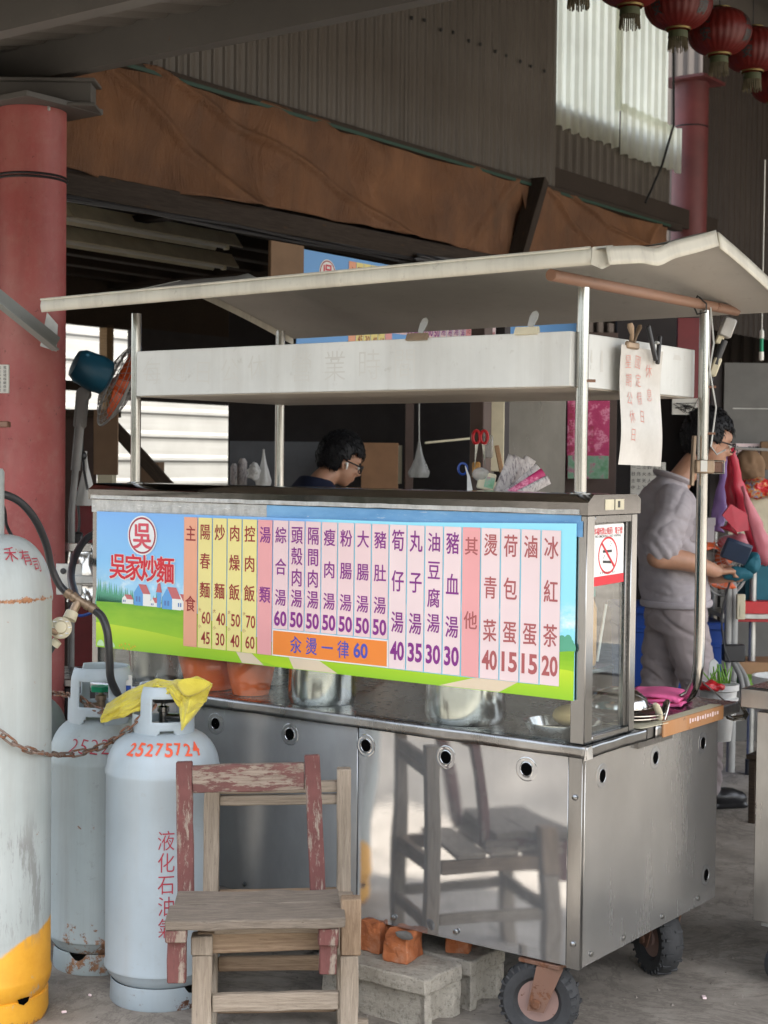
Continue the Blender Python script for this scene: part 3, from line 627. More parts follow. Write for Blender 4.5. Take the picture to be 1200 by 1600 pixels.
build(corrugate((-6.5, .06, 0), (-2.85, .06, 0), 0, 3.04, .15, .02, (0, 1, 0)), 'wall_sheet', 'sheet_dark', sw, smooth=False)  # out of view, added so the hall stays dark

# fluorescent lamps under the hall ceiling (off)
def tube_lamp(y0, y1, x, z, lab):
    t = thing('fluorescent_lamp', lab, 'ceiling lamp', (x, (y0+y1)/2, z), group='unlit fluorescent lamps under the hall ceiling')
    m = frame((x, y0, z), (1, 0, 0), (0, 0, 1), (0, -1, 0)); L = y1-y0; m = frame((x, y1, z), (1, 0, 0), (0, 0, 1), (0, -1, 0))
    build(MB().prism([(-.11, -.02), (-.045, .065), (.045, .065), (.11, -.02), (.104, -.024), (.042, .057), (-.042, .057), (-.104, -.024)], L, m), 'reflector', 'cream', t)
    build(MB().tube([(x, y0+.03, z-.012), (x, y1-.03, z-.012)], .013, 10), 'tube', 'paper_white', t)
    for yy in (y0+.02, y1-.02): build(MB().box((x, yy, z-.005), (.03, .025, .05), None, .003), 'socket', 'cream', t)
    return t
tube_lamp(1.75, 3.03, -4.02, 2.845, 'unlit fluorescent lamp nearest the tarpaulin, upper of the pair')
tube_lamp(1.95, 3.45, -4.42, 2.80, 'unlit fluorescent lamp with rusty end clip, lower of the pair')

# ------------------------------------------------------------------ street side that the steel reflects
rt = MB()
rs = random.Random(3)
for k in range(2600):
    cx = rs.uniform(-26, 24); d = rs.gauss(0, 1); c = Vector((cx, -19+rs.uniform(-2, 2), 1.2+abs(rs.gauss(0, 1.4))+1.2*math.sin(cx*.5)))
    a = Vector((rs.uniform(-1, 1), rs.uniform(-1, 1), rs.uniform(-1, 1))).normalized()*.45; b = a.orthogonal().normalized()*.35
    rt.add([c-a, c-b, c+a, c+b], [(0, 1, 2, 3)])
o = build(rt, 'hedge', 'leaves', smooth=False); o['kind'] = 'stuff'; tag(o, 'green hedge and bushes across the road, seen mirrored in the cart', 'hedge'); o['kind'] = 'stuff'

# grit and litter on the floor
gr = MB(); rg_ = random.Random(5)
for k in range(900):
    x = rg_.uniform(-2.2, 1.2); y = rg_.uniform(-1.5, 1.2); r_ = rg_.choice((.002, .003, .003, .004, .007)); c = Vector((x, y, r_*.4)); a = rg_.uniform(0, 6)
    gr.add([c+Vector((r_*math.cos(a+i*1.57)*rg_.uniform(.6, 1.3), r_*math.sin(a+i*1.57)*rg_.uniform(.6, 1.3), -r_*.4)) for i in range(4)]+[c+Vector((0, 0, r_*.5))], [(0, 1, 4), (1, 2, 4), (2, 3, 4), (3, 0, 4)])
plain('grit_stone', (.20, .175, .15), .95, var=.5); o = build(gr, 'grit', 'grit_stone', smooth=False); tag(o, 'scattered grit and tiny stones on the concrete floor', 'grit', kind='stuff')
for i, (px_, py_, w_) in enumerate(((468/3.33, 1300+855/3.33, .010), (100, 1583, .014), (1100, 1560, .02))):
    q = CAM+(cd+cr*((px_-600)/F_PX)-cu*((py_-800)/F_PX))*1.0; tt = -CAM.z/(q.z-CAM.z); p_ = CAM+(q-CAM)*tt
    tag(build(MB().box((p_.x, p_.y, .004), (w_, w_*.6, .006), None, .001, Matrix.Rotation(i*1.1, 3, 'Z')), 'paper_scrap', 'strip_pale'), ('tiny pale paper scrap on the floor between the gas cylinders', 'small pale scrap on the floor in front of the gas cylinders', 'small pale scrap on the floor right of the front wheel')[i], 'paper scrap')

# ------------------------------------------------------------------ the noodle cart
ZB, ZC, ZT = .235, .81, .845
cart = thing('food_cart', 'stainless steel noodle cart with glass display case, tray shelf and sheet metal roof', 'food cart', (-.95, .44, 0))
XL = -1.93; YB = .876
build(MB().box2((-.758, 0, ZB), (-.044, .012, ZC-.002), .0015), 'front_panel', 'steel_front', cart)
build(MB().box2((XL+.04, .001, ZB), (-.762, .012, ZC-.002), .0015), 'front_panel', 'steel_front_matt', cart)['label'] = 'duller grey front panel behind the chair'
build(MB().box2((-.042, -.003, ZB-.004), (0, .012, ZC-.001), .001), 'corner_strip', 'steel_trim', cart)
build(MB().box2((-.012, .013, ZB), (0, YB, ZC-.002), .001), 'side_panel', 'steel_side', cart)
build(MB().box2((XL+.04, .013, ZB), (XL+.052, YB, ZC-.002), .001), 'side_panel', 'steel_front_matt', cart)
build(MB().box2((XL+.053, YB-.012, ZB), (-.013, YB, ZC-.002), .001), 'back_panel', 'steel_side', cart)
build(MB().box2((XL+.053, .013, ZB+.004), (-.013, YB-.013, ZB+.016)), 'floor_panel', 'steel_dark', cart)
for x in (-1.332, -1.024, -.73, -.444, -.176):
    m = front_frame(x, 0, .757)
    h = build(MB().lathe([(.0175, .0015), (.001, .0015)], 24, m, cap=False), 'vent_hole_disc', 'hole_shade', cart)  # black disc on the panel, coloured as the dark of a hole
    build(MB().lathe([(.0177, .0006), (.019, .0016), (.021, .0008), (.028, .0007), (.031, .0014), (.034, .0003)], 32, m, cap=False), 'rim', 'steel_front', h)
for (y, z) in ((.11, .744), (.436, .745), (.764, .742), (.805, .322)):
    m = side_frame(0, y, z)
    h = build(MB().lathe([(.0175, .0015), (.001, .0015)], 24, m, cap=False), 'vent_hole_disc', 'hole_shade', cart)  # same black disc for the hole's dark on the side panel
    build(MB().lathe([(.0177, .0006), (.019, .0016), (.021, .0008), (.028, .0007), (.031, .0014), (.034, .0003)], 32, m, cap=False), 'rim', 'steel_front', h)
for (x, z) in ((-.021, .70), (-.021, .30), (-.62, .262), (-.40, .262), (-.85, .262), (-1.2, .262)): build(MB().lathe([(.008, .001), (.008, .004), (.003, .007), (.001, .007)], 10, front_frame(x, -.003, z)), 'rivet', 'steel_trim', cart)
for (y, z) in ((.25, .26), (.5, .262), (.75, .26), (.06, .262)): build(MB().lathe([(.008, .001), (.008, .004), (.001, .006)], 10, side_frame(0, y, z)), 'rivet', 'steel_trim', cart)
# counter top with lip
def wl(y, s=0): return .0022*noise.noise(Vector((y*9, s, 1)))
ct = MB()
ct.box2((XL, -.015, ZC+.003), (.012, 1.0, ZT-.0015))
build(ct, 'counter_top', 'steel_dark', cart)
ROT = [(-.001, 0), (.0005, .033)]
def lip(u, v): x = XL+(.017-XL)*u; return (x, -.0175-.004*noise.noise(Vector((x*8, v*2, 0)))*(1-v), ZC+(ZT-ZC)*v+.0015*noise.noise(Vector((x*5, 3, v))))
l1 = build(MB().grid(lip, 120, 3), 'counter_lip', 'steel_lip', cart); md = l1.modifiers.new('s', 'SOLIDIFY'); md.thickness = .003
def lip2(u, v): y = -.018+.36*u; return (.0165+.004*noise.noise(Vector((y*12, v*2, 5))), y, ZC+(ZT-ZC)*v+.003*math.sin(y*9)*(1-v))
l2 = build(MB().grid(lip2, 40, 3), 'counter_lip', 'steel_trim', cart); md = l2.modifiers.new('s', 'SOLIDIFY'); md.thickness = -.003
def lip3(u, v): y = .40+.60*u; return (.0150+.002*noise.noise(Vector((y*12, v*2, 5))), y, ZC+(ZT-ZC)*v)
l3 = build(MB().grid(lip3, 40, 3), 'counter_lip', 'steel_lip', cart); md = l3.modifiers.new('s', 'SOLIDIFY'); md.thickness = -.003
build(MB().box2((-.03, .30, ZC-.018), (.013, .52, ZC-.001)), 'lip_backing', 'steel_dark', cart)
# flared corner
build(MB().add([(.018, -.020, ZT-.001), (.018, -.020, ZC-.003), (.028, .004, ZC+.001), (.0200, .012, ZT-.002), (.015, -.023, ZC-.004)], [(0, 1, 4), (0, 1, 2, 3)]), 'bent_corner', 'steel_lip', cart)
# hook at the far end
build(MB().tube([(.0, 1.003, .84), (.01, 1.03, .83), (.02, 1.05, .80), (.01, 1.06, .785), (-.02, 1.04, .78), (-.03, 1.01, .79)], [(.012, .004)]*6, 8), 'hook', 'steel_tube', cart)
# rusty angle rail on the right end
ra = thing('rusty_rail', 'short rusty orange angle rail lying along the right end of the cart counter', 'rail', (.02, .6, .84))
build(MB().box2((.017, .44, .806), (.023, .865, .850), .001), 'face', 'rusty_orange', ra)
build(MB().box((-.04, .40, .8465), (.115, .145, .002), None, 0, Matrix.Rotation(R(-8), 3, 'Z')).box2((-.02, .44, .846), (.0165, .865, .850)), 'flange', 'cream', ra)
mb = MB()
for i in range(12): mb.box((.0236, .62+i*.018, .832), (.001, .007+.004*(i % 2), .010+.005*(i % 3 == 0)))
o = build(mb, 'paint_flecks', 'strip_pale', ra)
cb = thing('clip_on_rail', 'white plastic clip standing on the rusty rail at the right end of the counter', 'clip', (.0, .50, .85))
for s in (-1, 1): build(MB().tube([(.0+s*.002, .47+s*.004, .853), (.002, .47+s*.018, .875), (.0, .47+s*.034, .898), (.0, .47+s*.042, .905)], [(.010, .004), (.011, .005), (.011, .005), (.007, .004)], 10), 'jaw', 'cream' if s < 0 else 'steel_tube', cb)
build(MB().box((.0, .48, .856), (.018, .03, .014), None, .002), 'spring', 'rusty_steel', cb)

# display case
CB = 'steel_trim'
dc = cart
build(MB().box2((-.040, -.004, ZT), (.004, .040, 1.462), .002), 'case_post', CB, dc)
build(MB().box2((XL+.03, -.004, ZT), (XL+.060, .030, 1.462), .002), 'case_post', CB, dc)
build(MB().box2((-.026, .255, ZT), (.004, .290, 1.462), .002), 'case_post', CB, dc)
build(MB().box2((XL+.03, .255, ZT), (XL+.060, .290, 1.462), .002), 'case_post', CB, dc)
build(MB().box2((-.020, .236, ZT+.02), (-.004, .254, 1.462), .001), 'case_post', 'steel_dark', dc)
lidp = [(-.010, 1.4635), (-.010, 1.497), (.022, 1.518), (.272, 1.518), (.298, 1.505), (.298, 1.4635)]
m = frame((XL+.015, 0, 0), (0, 1, 0), (0, 0, 1), (1, 0, 0)); build(MB().prism(lidp, 1.915+.009, m), 'case_lid', 'steel_lid', dc)
build(MB().box2((.0092, .085, 1.476), (.0102, .195, 1.505)), 'tape_patch', 'cream', dc)
build(MB().box2((.0104, .137, 1.4755), (.0112, .141, 1.5055)).box2((.0104, .158, 1.482), (.0112, .170, 1.500)), 'tape_mark', 'ink_black', dc)
build(MB().box2((XL+.0605, .003, ZT+.001), (-.0405, .008, 1.4625)), 'front_glass', 'glass_pane', dc)
build(MB().box2((-.014, .041, ZT+.001), (-.009, .2355, 1.4625)), 'side_glass', 'glass_pane', dc)
build(MB().box2((-.008, .042, ZT), (.0042, .254, ZT+.018), .002), 'case_sill', CB, dc)
build(MB().box2((-.008, .042, 1.440), (.0042, .254, 1.4625), .002), 'case_head', 'steel_dark', dc)
# scratched tape band over the glass edge, silver at left and blue film at right
def band(x0, x1, z0, z1, y): return MB().grid(lambda u, v: (x0+(x1-x0)*u, y-.0022*abs(noise.noise(Vector(((x0+(x1-x0)*u)*30, v*3, 1)))), z0+(z1-z0)*v+.002*noise.noise(Vector(((x0+(x1-x0)*u)*14, 5, 1)))), 120, 3)
build(band(XL+.028, -1.12, 1.420, 1.466, -.0055), 'tape_band', 'tape_silver', dc)
build(band(-1.121, -.014, 1.424, 1.466, -.0050), 'tape_band', 'film_blue', dc)['label'] = 'scratched blue film band'
build(band(XL+.028, -.016, 1.4655, 1.478, -.0112), 'tape_band', 'tape_silver', dc)
build(MB().box2((-.034, -.0068, 1.405), (-.008, -.0055, 1.447)), 'tape_patch', 'film_blue', dc)

# four pipe posts and the upper tray
def post(x, y, z0, z1, bent=False):
    if bent: pts = [(x-.105, y+.05, z0+.004), (x-.07, y+.035, z0+.012), (x-.035, y+.018, z0+.035), (x-.012, y+.006, z0+.075), (x-.002, y+.001, z0+.13), (x, y, z0+.2), (x, y, z1)]
    else: pts = [(x, y, z0), (x, y, z1)]
    return build(MB().tube(pts, .0175, 20), 'post', 'steel_tube', cart)
post(-.062, .075, 1.5185, 2.082); post(-1.785, .085, 1.5185, 2.095); post(-.040, .815, ZT, 2.082, True); post(-1.76, .815, ZT, 2.09)
for (x, y) in ((-.062, .075), (-1.785, .085)): build(MB().lathe([(.030, 0), (.030, .003), (.019, .006)], 20, Matrix.Translation((x, y, 1.5182))), 'flange', 'steel_trim', cart)
for (x, y, z) in ((-.040, .815, 1.70), (-.062, .075, 1.828), (-.040, .815, 1.845)): build(MB().tube([(x+.015, y, z), (x+.035, y+.012, z)], .004, 8), 'peg', 'rusty_pipe', cart)
tray = MB().box2((-1.735, .036, 1.8126), (-.078, .828, 1.962), .002)
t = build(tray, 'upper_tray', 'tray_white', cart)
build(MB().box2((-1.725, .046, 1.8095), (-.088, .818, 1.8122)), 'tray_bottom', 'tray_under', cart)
# faint pencil lettering
mb = MB(); s = '每週日公休'
for i, ch in enumerate(s): put(mb, ch, -1.66+i*.115, 1.89+.006*math.sin(i*2), .085, .085, bold=-.010, m=front_frame(0, .0355, 0), rot=.1*math.sin(i*5))
for i, ch in enumerate('營業時間'): put(mb, ch, -1.02+i*.13, 1.89, .09, .10, bold=-.010, m=front_frame(0, .0355, 0))
build(mb, 'pencil_lettering', 'ink_faint', t, smooth=False)
mb = MB()
for (a, b, w, h) in ((.155, 1.90, .008, .035), (.152, 1.87, .003, .012), (.215, 1.89, .014, .06), (.70, 1.93, .05, .015)): mb.grid(lambda u, v: (-.0772, a+(u-.5)*w*(1.2-.5*v), b+(v-.5)*h), 2, 3)
build(mb, 'scuff', 'ink_faint', t, smooth=False)

# sheet metal roof with sagging ridge
def zr(x):
    if x < -1.62: return 2.252
    if x < -1.42: q = (x+1.62)/.2; return 2.252-.058*q*q*(3-2*q)+.008*math.sin(q*14)
    if x < -.25: return 2.194
    if x < .15: q = (x+.25)/.4; return 2.194+.072*q*q*(3-2*q)
    return 2.266
def ze(x): return 2.122+.020*(x+1.93)/2.08+.004*math.sin(x*5)*0
def zt(x): return 2.098+.004*x
def roofpt(x, t, dz=0):
    y = -.2+1.3*t; a = t*2
    z = ze(x)+(zr(x)-ze(x))*a if a < 1 else zr(x)+(zt(x)-zr(x))*(a-1)
    z += -.012*math.sin(a*PI)*(1 if a < 1 else .6)
    x2 = x-(0 if x < .0 else (1-a)*.0)
    return Vector((x2, y, z+dz))
cr_ = MB().grid(lambda u, v: roofpt(-1.93+2.08*u, v), 64, 24)
o = build(cr_, 'roof_top', 'canopy_top', cart); 
cr_ = MB().grid(lambda u, v: roofpt(-1.93+2.08*u, v, -.003), 64, 24)
o = build(cr_, 'roof_underside', 'canopy_under', cart)
def fascia(u, v, x0=-1.932, x1=.115):
    x = x0+(x1-x0)*u; z = ze(x)-(1-v)*.043; return (x, -.204-.006*math.sin(v*PI)+.002*noise.noise(Vector((x*5, v, 0))), z+.003)
o = build(MB().grid(fascia, 60, 4), 'fascia', 'canopy_white', cart); md = o.modifiers.new('s', 'SOLIDIFY'); md.thickness = .006
build(MB().tube([(-1.935, -.205, ze(-1.93)+.002), (-.9, -.207, ze(-.9)+.003), (.11, -.205, ze(.11)+.003)], .004, 6), 'rolled_edge', 'canopy_white', cart)
def gab(u, v):
    t = .0+.5*u; p = roofpt(.15, t); kink = .022*math.exp(-((u-.42)/.10)**2)
    return (p.x+.003+.01*(1-v), p.y+.004, p.z+.004-kink*.6-(1-v)*(.046))
o = build(MB().grid(gab, 24, 3), 'gable_flange', 'canopy_white', cart); md = o.modifiers.new('s', 'SOLIDIFY'); md.thickness = .005
def gab2(u, v):
    t = .512+.488*u; p = roofpt(.15, t); return (p.x+.003+.008*(1-v), p.y+.004, p.z+.004-(1-v)*(.046))
o = build(MB().grid(gab2, 24, 3), 'gable_flange', 'canopy_white', cart); md = o.modifiers.new('s', 'SOLIDIFY'); md.thickness = .005
build(MB().add([(.117, -.206, ze(.12)+.004), (.117, -.212, ze(.12)-.040), (.140, -.196, ze(.12)-.052), (.150, -.16, ze(.12)-.036), (.150, -.16, ze(.12)+.012)], [(0, 1, 2, 3, 4)]), 'bent_corner', 'canopy_white', cart)
def gl(u, v):
    p = roofpt(-1.93, u); return (p.x-.003, p.y, p.z+.002-(1-v)*.03)
o = build(MB().grid(gl, 30, 1), 'gable_flange', 'canopy_white', cart)
build(MB().tube([(-.055, -.115, 2.096), (-.052, .40, 2.099), (-.050, 1.075, 2.103)], [.016, .0165, .016], 12), 'cross_pipe', 'rusty_pipe', cart)
build(MB().tube([(-.045, .78, 2.12), (-.025, .79, 2.10), (-.03, .80, 2.075), (-.06, .80, 2.07), (-.07, .79, 2.10), (-.05, .78, 2.125)], .003, 6, closed=True), 'wire_tie', 'dark_plastic', cart)
build(MB().tube([(-.02, .81, 2.09), (-.012, .82, 1.98), (-.02, .81, 1.90), (-.005, .83, 1.78), (-.015, .82, 1.66), (.0, .83, 1.635), (.02, .85, 1.65)], .0028, 6), 'wire', 'zinc', cart)
# gate latch on the right rear post
lt = thing('post_latch', 'brass coloured latch plate clamped to the right rear post of the cart', 'latch', (-.02, .80, 1.55))
m = view_frame(1082, 735, 4.76)
build(MB().box((0, .03, 0), (.010, .155, .030), m @ Matrix.Rotation(R(-2), 4, 'Z'), .002), 'bar', 'brass', lt)
build(MB().box((.033, .012, .012), (.058, .042, .045), m, .004), 'clamp', 'brass', lt)
build(MB().box((.028, .014, .036), (.020, .034, .002), m), 'label_plate', 'paper_white', lt)
build(MB().tube([m @ Vector(q) for q in ((.06, .030, .01), (.095, .030, .01), (.095, -.008, .01), (.06, -.008, .01))], .003, 8), 'handle', 'steel_tube', lt)
build(MB().box((.078, .010, .0), (.030, .034, .012), m, .003), 'block', 'rusty_steel', lt)

# wheels
def caster(x, y, rz, r, lab):
    c = build(MB().box((x, y, ZB-.012), (.13, .10, .012), None, .002), 'caster', 'rusty_steel', cart)
    m = Matrix.Translation((x, y, 0)) @ Matrix.Rotation(R(rz), 4, 'Z') @ Matrix.Translation((-.02, 0, r)) @ Matrix.Rotation(R(90), 4, 'X')
    t = MB().lathe([(r*.52, -.022), (r*.62, -.034), (r*.86, -.038), (r*.97, -.026), (r, -.01), (r, .01), (r*.97, .026), (r*.86, .038), (r*.62, .034), (r*.52, .022)], 48, m, cap=False)
    for k in range(30):
        a = 2*PI*k/30; q = m @ Matrix.Rotation(a, 4, 'Z'); t.box((r*.985, 0, .017*(1 if k % 2 else -1)), (.008, .008, .026), q).box((r*.93, 0, .036), (.012, .006, .004), q)
    build(t, 'tyre', 'rubber', c)
    build(MB().lathe([(r*.55, -.022), (r*.50, -.008), (r*.22, -.004), (r*.2, -.03), (.004, -.03)], 32, m).lathe([(r*.55, .022), (r*.50, .008), (r*.22, .004), (r*.2, .03), (.004, .03)], 32, m), 'rim', 'rusty_pale', c)
    for s in (-1, 1):
        mm = Matrix.Translation((x, y, 0)) @ Matrix.Rotation(R(rz), 4, 'Z') @ Matrix.Translation((-.02, s*.046, 0)) @ Matrix.Rotation(R(90), 4, 'X')
        build(MB().prism([(-.025, r-.02), (.022, r-.022), (.075, ZB-.018), (-.0, ZB-.018)], .005, mm), 'fork', 'rusty_steel', c)
        build(MB().lathe([(.014, -.006), (.014, .010), (.007, .014)], 8, mm @ Matrix.Translation((0, r, 0))), 'axle_nut', 'rusty_steel', c)
    return c
rustpaint('rusty_pale', (.30, .19, .16), .10, .7, scale=12)
caster(-.130, .05, 18, .111, ''); caster(-.12, .74, -35, .112, ''); caster(-1.75, .12, 10, .108, ''); caster(-1.75, .75, 0, .108, '')

# ------------------------------------------------------------------ menu banner on the glass
by = -.012
bn = thing('menu_banner', 'colourful printed menu banner with red round logo on the front glass of the cart', 'menu banner', (-1.87, by, .963))
BF = front_frame(-1.87, by, .963)          # local x right, y up; prints sit a hair in front of each other
WM[bn.name] = Matrix.Translation((-1.87, by, .963))
BW, BH = 1.845, .463
def B(x, z): return (x+1.87, z-.963)
def sheet(poly, z, name, mat, parent, d=.0006):
    return build(MB().prism([B(*p) for p in poly], d, BF, z), name, mat, parent, smooth=False)
base = build(MB().prism([(0, 0.001), (BW, .001), (BW, .478), (BW-.55, .464), (0, .460)], .003, BF, -.003), 'sheet', 'banner_sky', bn, smooth=False)
def hill(fn, x0, x1, n_, zlow=.9632): return [(x0, zlow)]+[(x1, zlow)]+[(x1+(x0-x1)*i/n_, fn(x1+(x0-x1)*i/n_)) for i in range(n_+1)]
sheet(hill(lambda x: 1.065+.045*noise.noise(Vector((x*9, 0, 0)))+.03*math.sin(x*3), -.10, -.027, 14), .0003, 'printed_hills', 'hill_print', bn, .0002)
tp_ = []
for i in range(26):
    x = -1.868+i*.0085; h = (.052+.030*abs(math.sin(i*2.1)))*(1-.022*i)+.01; tp_.append((x, h))
mb = MB()
for x, h in tp_: mb.prism([B(x-.009, 1.10), B(x+.011, 1.10), B(x+.001, 1.112+h)], .0002, BF, .0006)
for x, h in ((-1.73+i*.013, .03+.012*(i % 3)) for i in range(24)): mb.prism([B(x-.008, 1.10), B(x+.009, 1.10), B(x, 1.112+h)], .0002, BF, .0005)
for i in range(12):
    x = -.10+i*.0062; mb.prism([B(x+.012*math.cos(a*PI/5), 1.115+.012*math.sin(i*2.2)+.016*math.sin(a*PI/5)) for a in range(10)], .0001, BF, .0005+.00003*i)
build(mb, 'printed_trees', 'tree_print', bn, smooth=False)
# village
vl = MB(); rf = MB(); bl = MB(); wd = MB()
def house(x, z, w, h, rw, blue=False, rh=.022):
    (bl if blue else vl).prism([B(x, z), B(x+w, z), B(x+w, z+h), B(x+w/2, z+h+rh), B(x, z+h)], .0002, BF, .0012)
    rf.prism([B(x+w, z+h-.002), B(x+w/2, z+h+rh+.003), B(x+w/2+rw, z+h+rh+.003), B(x+w+rw, z+h-.002)], .0002, BF, .0014)
    vl.prism([B(x+w, z), B(x+w+rw, z), B(x+w+rw, z+h-.002), B(x+w, z+h-.002)], .0002, BF, .0010)
    for i in range(2): wd.prism([B(x+w*.22+i*w*.32, z+h*.3), B(x+w*.40+i*w*.32, z+h*.3), B(x+w*.40+i*w*.32, z+h*.72), B(x+w*.22+i*w*.32, z+h*.72)], .0002, BF, .0016)
house(-1.745, 1.118, .022, .018, .03, rh=.010); house(-1.690, 1.116, .042, .042, .035, True, .026); house(-1.615, 1.116, .022, .015, .03, rh=.012); house(-1.560, 1.112, .045, .038, .04, True, .032); house(-1.495, 1.114, .03, .03, .03, rh=.018)
bl.prism([B(-1.583, 1.115), B(-1.565, 1.115), B(-1.565, 1.165), B(-1.583, 1.165)], .0002, BF, .0018); rf.prism([B(-1.587, 1.165), B(-1.561, 1.165), B(-1.574, 1.215)], .0002, BF, .0018)
build(vl, 'printed_houses', 'house_print', bn, smooth=False); build(bl, 'printed_houses', 'house_blue', bn, smooth=False); build(rf, 'printed_roofs', 'roof_print', bn, smooth=False); build(wd, 'printed_windows', 'window_print', bn, smooth=False)
sheet(hill(lambda x: 1.120-.010*((x+1.72)/.15)**2*.25 if x < -1.4 else (1.100-.06*min(1, (x+1.4)/.3)), -1.8699, -.9, 40), .0008, 'printed_field', 'banner_field', bn, .0002)
sheet(hill(lambda x: 1.085+.012*math.sin((x+.1)*20), -.13, -.0252, 10), .0008, 'printed_field', 'banner_field', bn, .0002)
sheet(hill(lambda x: max(.966, 1.047-.028*(x+1.87)**2*3.2-.03*(x+1.87)) if x < -1.0 else .9975+.002*math.sin(x*4), -1.8699, -.0252, 60), .0012, 'printed_field', 'banner_field_light', bn, .0002)
sheet(hill(lambda x: 1.025+.02*math.sin((x+.16)*16), -.10, -.0252, 10), .0014, 'printed_field', 'banner_field_light', bn, .0002)
for xs_ in ((-1.21, -1.12, -1.235, -1.17), (-1.0, -.83, -1.02, -.90), (-.46, -.26, -.34, -.20)):
    sheet([(xs_[0], .9645), (xs_[1], .9645), (xs_[3], .997), (xs_[2], .997)], .0015, 'printed_path', 'path_print', bn, .0002)
mb = MB()
for (x, r) in ((-1.847, .017), (-1.792, .014)): mb.prism([B(x+r*math.cos(a*PI/8), max(.966, .968+r*1.2*math.sin(a*PI/8))) for a in range(9)], .0002, BF, .0018)
build(mb, 'printed_balls', 'ball_print', bn, smooth=False)
mb = MB()
for i in range(9):
    x = -1.755+.009*i; z = .975+.009*math.sin(i*2.7)
    for k in range(3): mb.prism([B(x+.006*math.cos(k*PI/3)-.0015, z+.006*math.sin(k*PI/3)), B(x, z-.0015), B(x-.006*math.cos(k*PI/3), z-.006*math.sin(k*PI/3)), B(x, z+.0015)], .0002, BF, .0018+.0001*k)
build(mb, 'printed_flowers', 'flower_print', bn, smooth=False)
# round logo and name
LX, LZ = B(-1.652, 1.349)
def disc(r0, r1, z, d=.0003, k=48): 
    mb = MB(); vs = []; fs = []
    for i in range(k):
        a = 2*PI*i/k; vs += [(LX+r0*math.cos(a)*1.03, LZ+r0*math.sin(a), z), (LX+r1*math.cos(a)*1.03, LZ+r1*math.sin(a), z)]
    for i in range(k): j = (i+1) % k; fs.append((2*i, 2*i+1, 2*j+1, 2*j))
    return mb.add(vs, fs, BF)
lg = build(disc(.0005, .0655, .0024), 'logo', 'ink_white', bn, smooth=False)
build(disc(.0545, .0605, .0030), 'ring', 'ink_crimson', lg, smooth=False)
mb = MB(); put(mb, '吳', LX, LZ, .088, .094, bold=.032, m=BF, z=.0034); build(mb, 'lettering', 'ink_pink_red', lg, smooth=False)
nm = MB(); nw = MB()
for i, ch in enumerate('吳家炒麵'):
    x, z = B(-1.765+.0735*i, 1.243-.001*i); put(nm, ch, x, z, .082, .092, bold=.030, m=BF, z=.0034); put(nw, ch, x+.001, z-.001, .082, .092, bold=.075, m=BF, z=.0026)
hd = build(nw, 'name_outline', 'ink_white', bn, smooth=False); build(nm, 'lettering', 'ink_red', hd, smooth=False)
# price strips
tops = [-1.464, -1.401, -1.338, -1.275, -1.212, -1.149, -1.086, -1.022, -.958, -.895, -.832, -.769, -.706, -.642, -.578, -.515, -.451, -.388, -.325, -.260, -.195, -.131, -.067]
strips = [('主食', '', 'strip_peach', 'ink_maroon'), ('陽春麵', '60/45', 'strip_yellow', 'ink_maroon'), ('炒麵', '40/30', 'strip_yellow', 'ink_maroon'), ('肉燥飯', '50/40', 'strip_yellow', 'ink_maroon'), ('控肉飯', '70/60', 'strip_yellow', 'ink_maroon'),
 ('湯類', '', 'strip_rose', 'ink_purple'), ('綜合湯', '60', 'strip_pink', 'ink_purple'), ('頭殼肉湯', '50', 'strip_pink', 'ink_purple'), ('隔間肉湯', '50', 'strip_pink', 'ink_purple'), ('瘦肉湯', '50', 'strip_pink', 'ink_purple'), ('粉腸湯', '50', 'strip_pink', 'ink_purple'), ('大腸湯', '50', 'strip_pink', 'ink_purple'), ('豬肚湯', '50', 'strip_pink', 'ink_purple'),
 ('筍仔湯', '40', 'strip_pale', 'ink_purple'), ('丸子湯', '35', 'strip_pale', 'ink_purple'), ('油豆腐湯', '30', 'strip_pale', 'ink_purple'), ('豬血湯', '30', 'strip_pale', 'ink_purple'), ('其他', '', 'strip_rose', 'ink_brick'), ('燙青菜', '40', 'strip_pale', 'ink_brick'), ('荷包蛋', '15', 'strip_pale', 'ink_brick'), ('滷 蛋', '15', 'strip_pale', 'ink_brick'), ('冰紅茶', '20', 'strip_pale', 'ink_brick')]
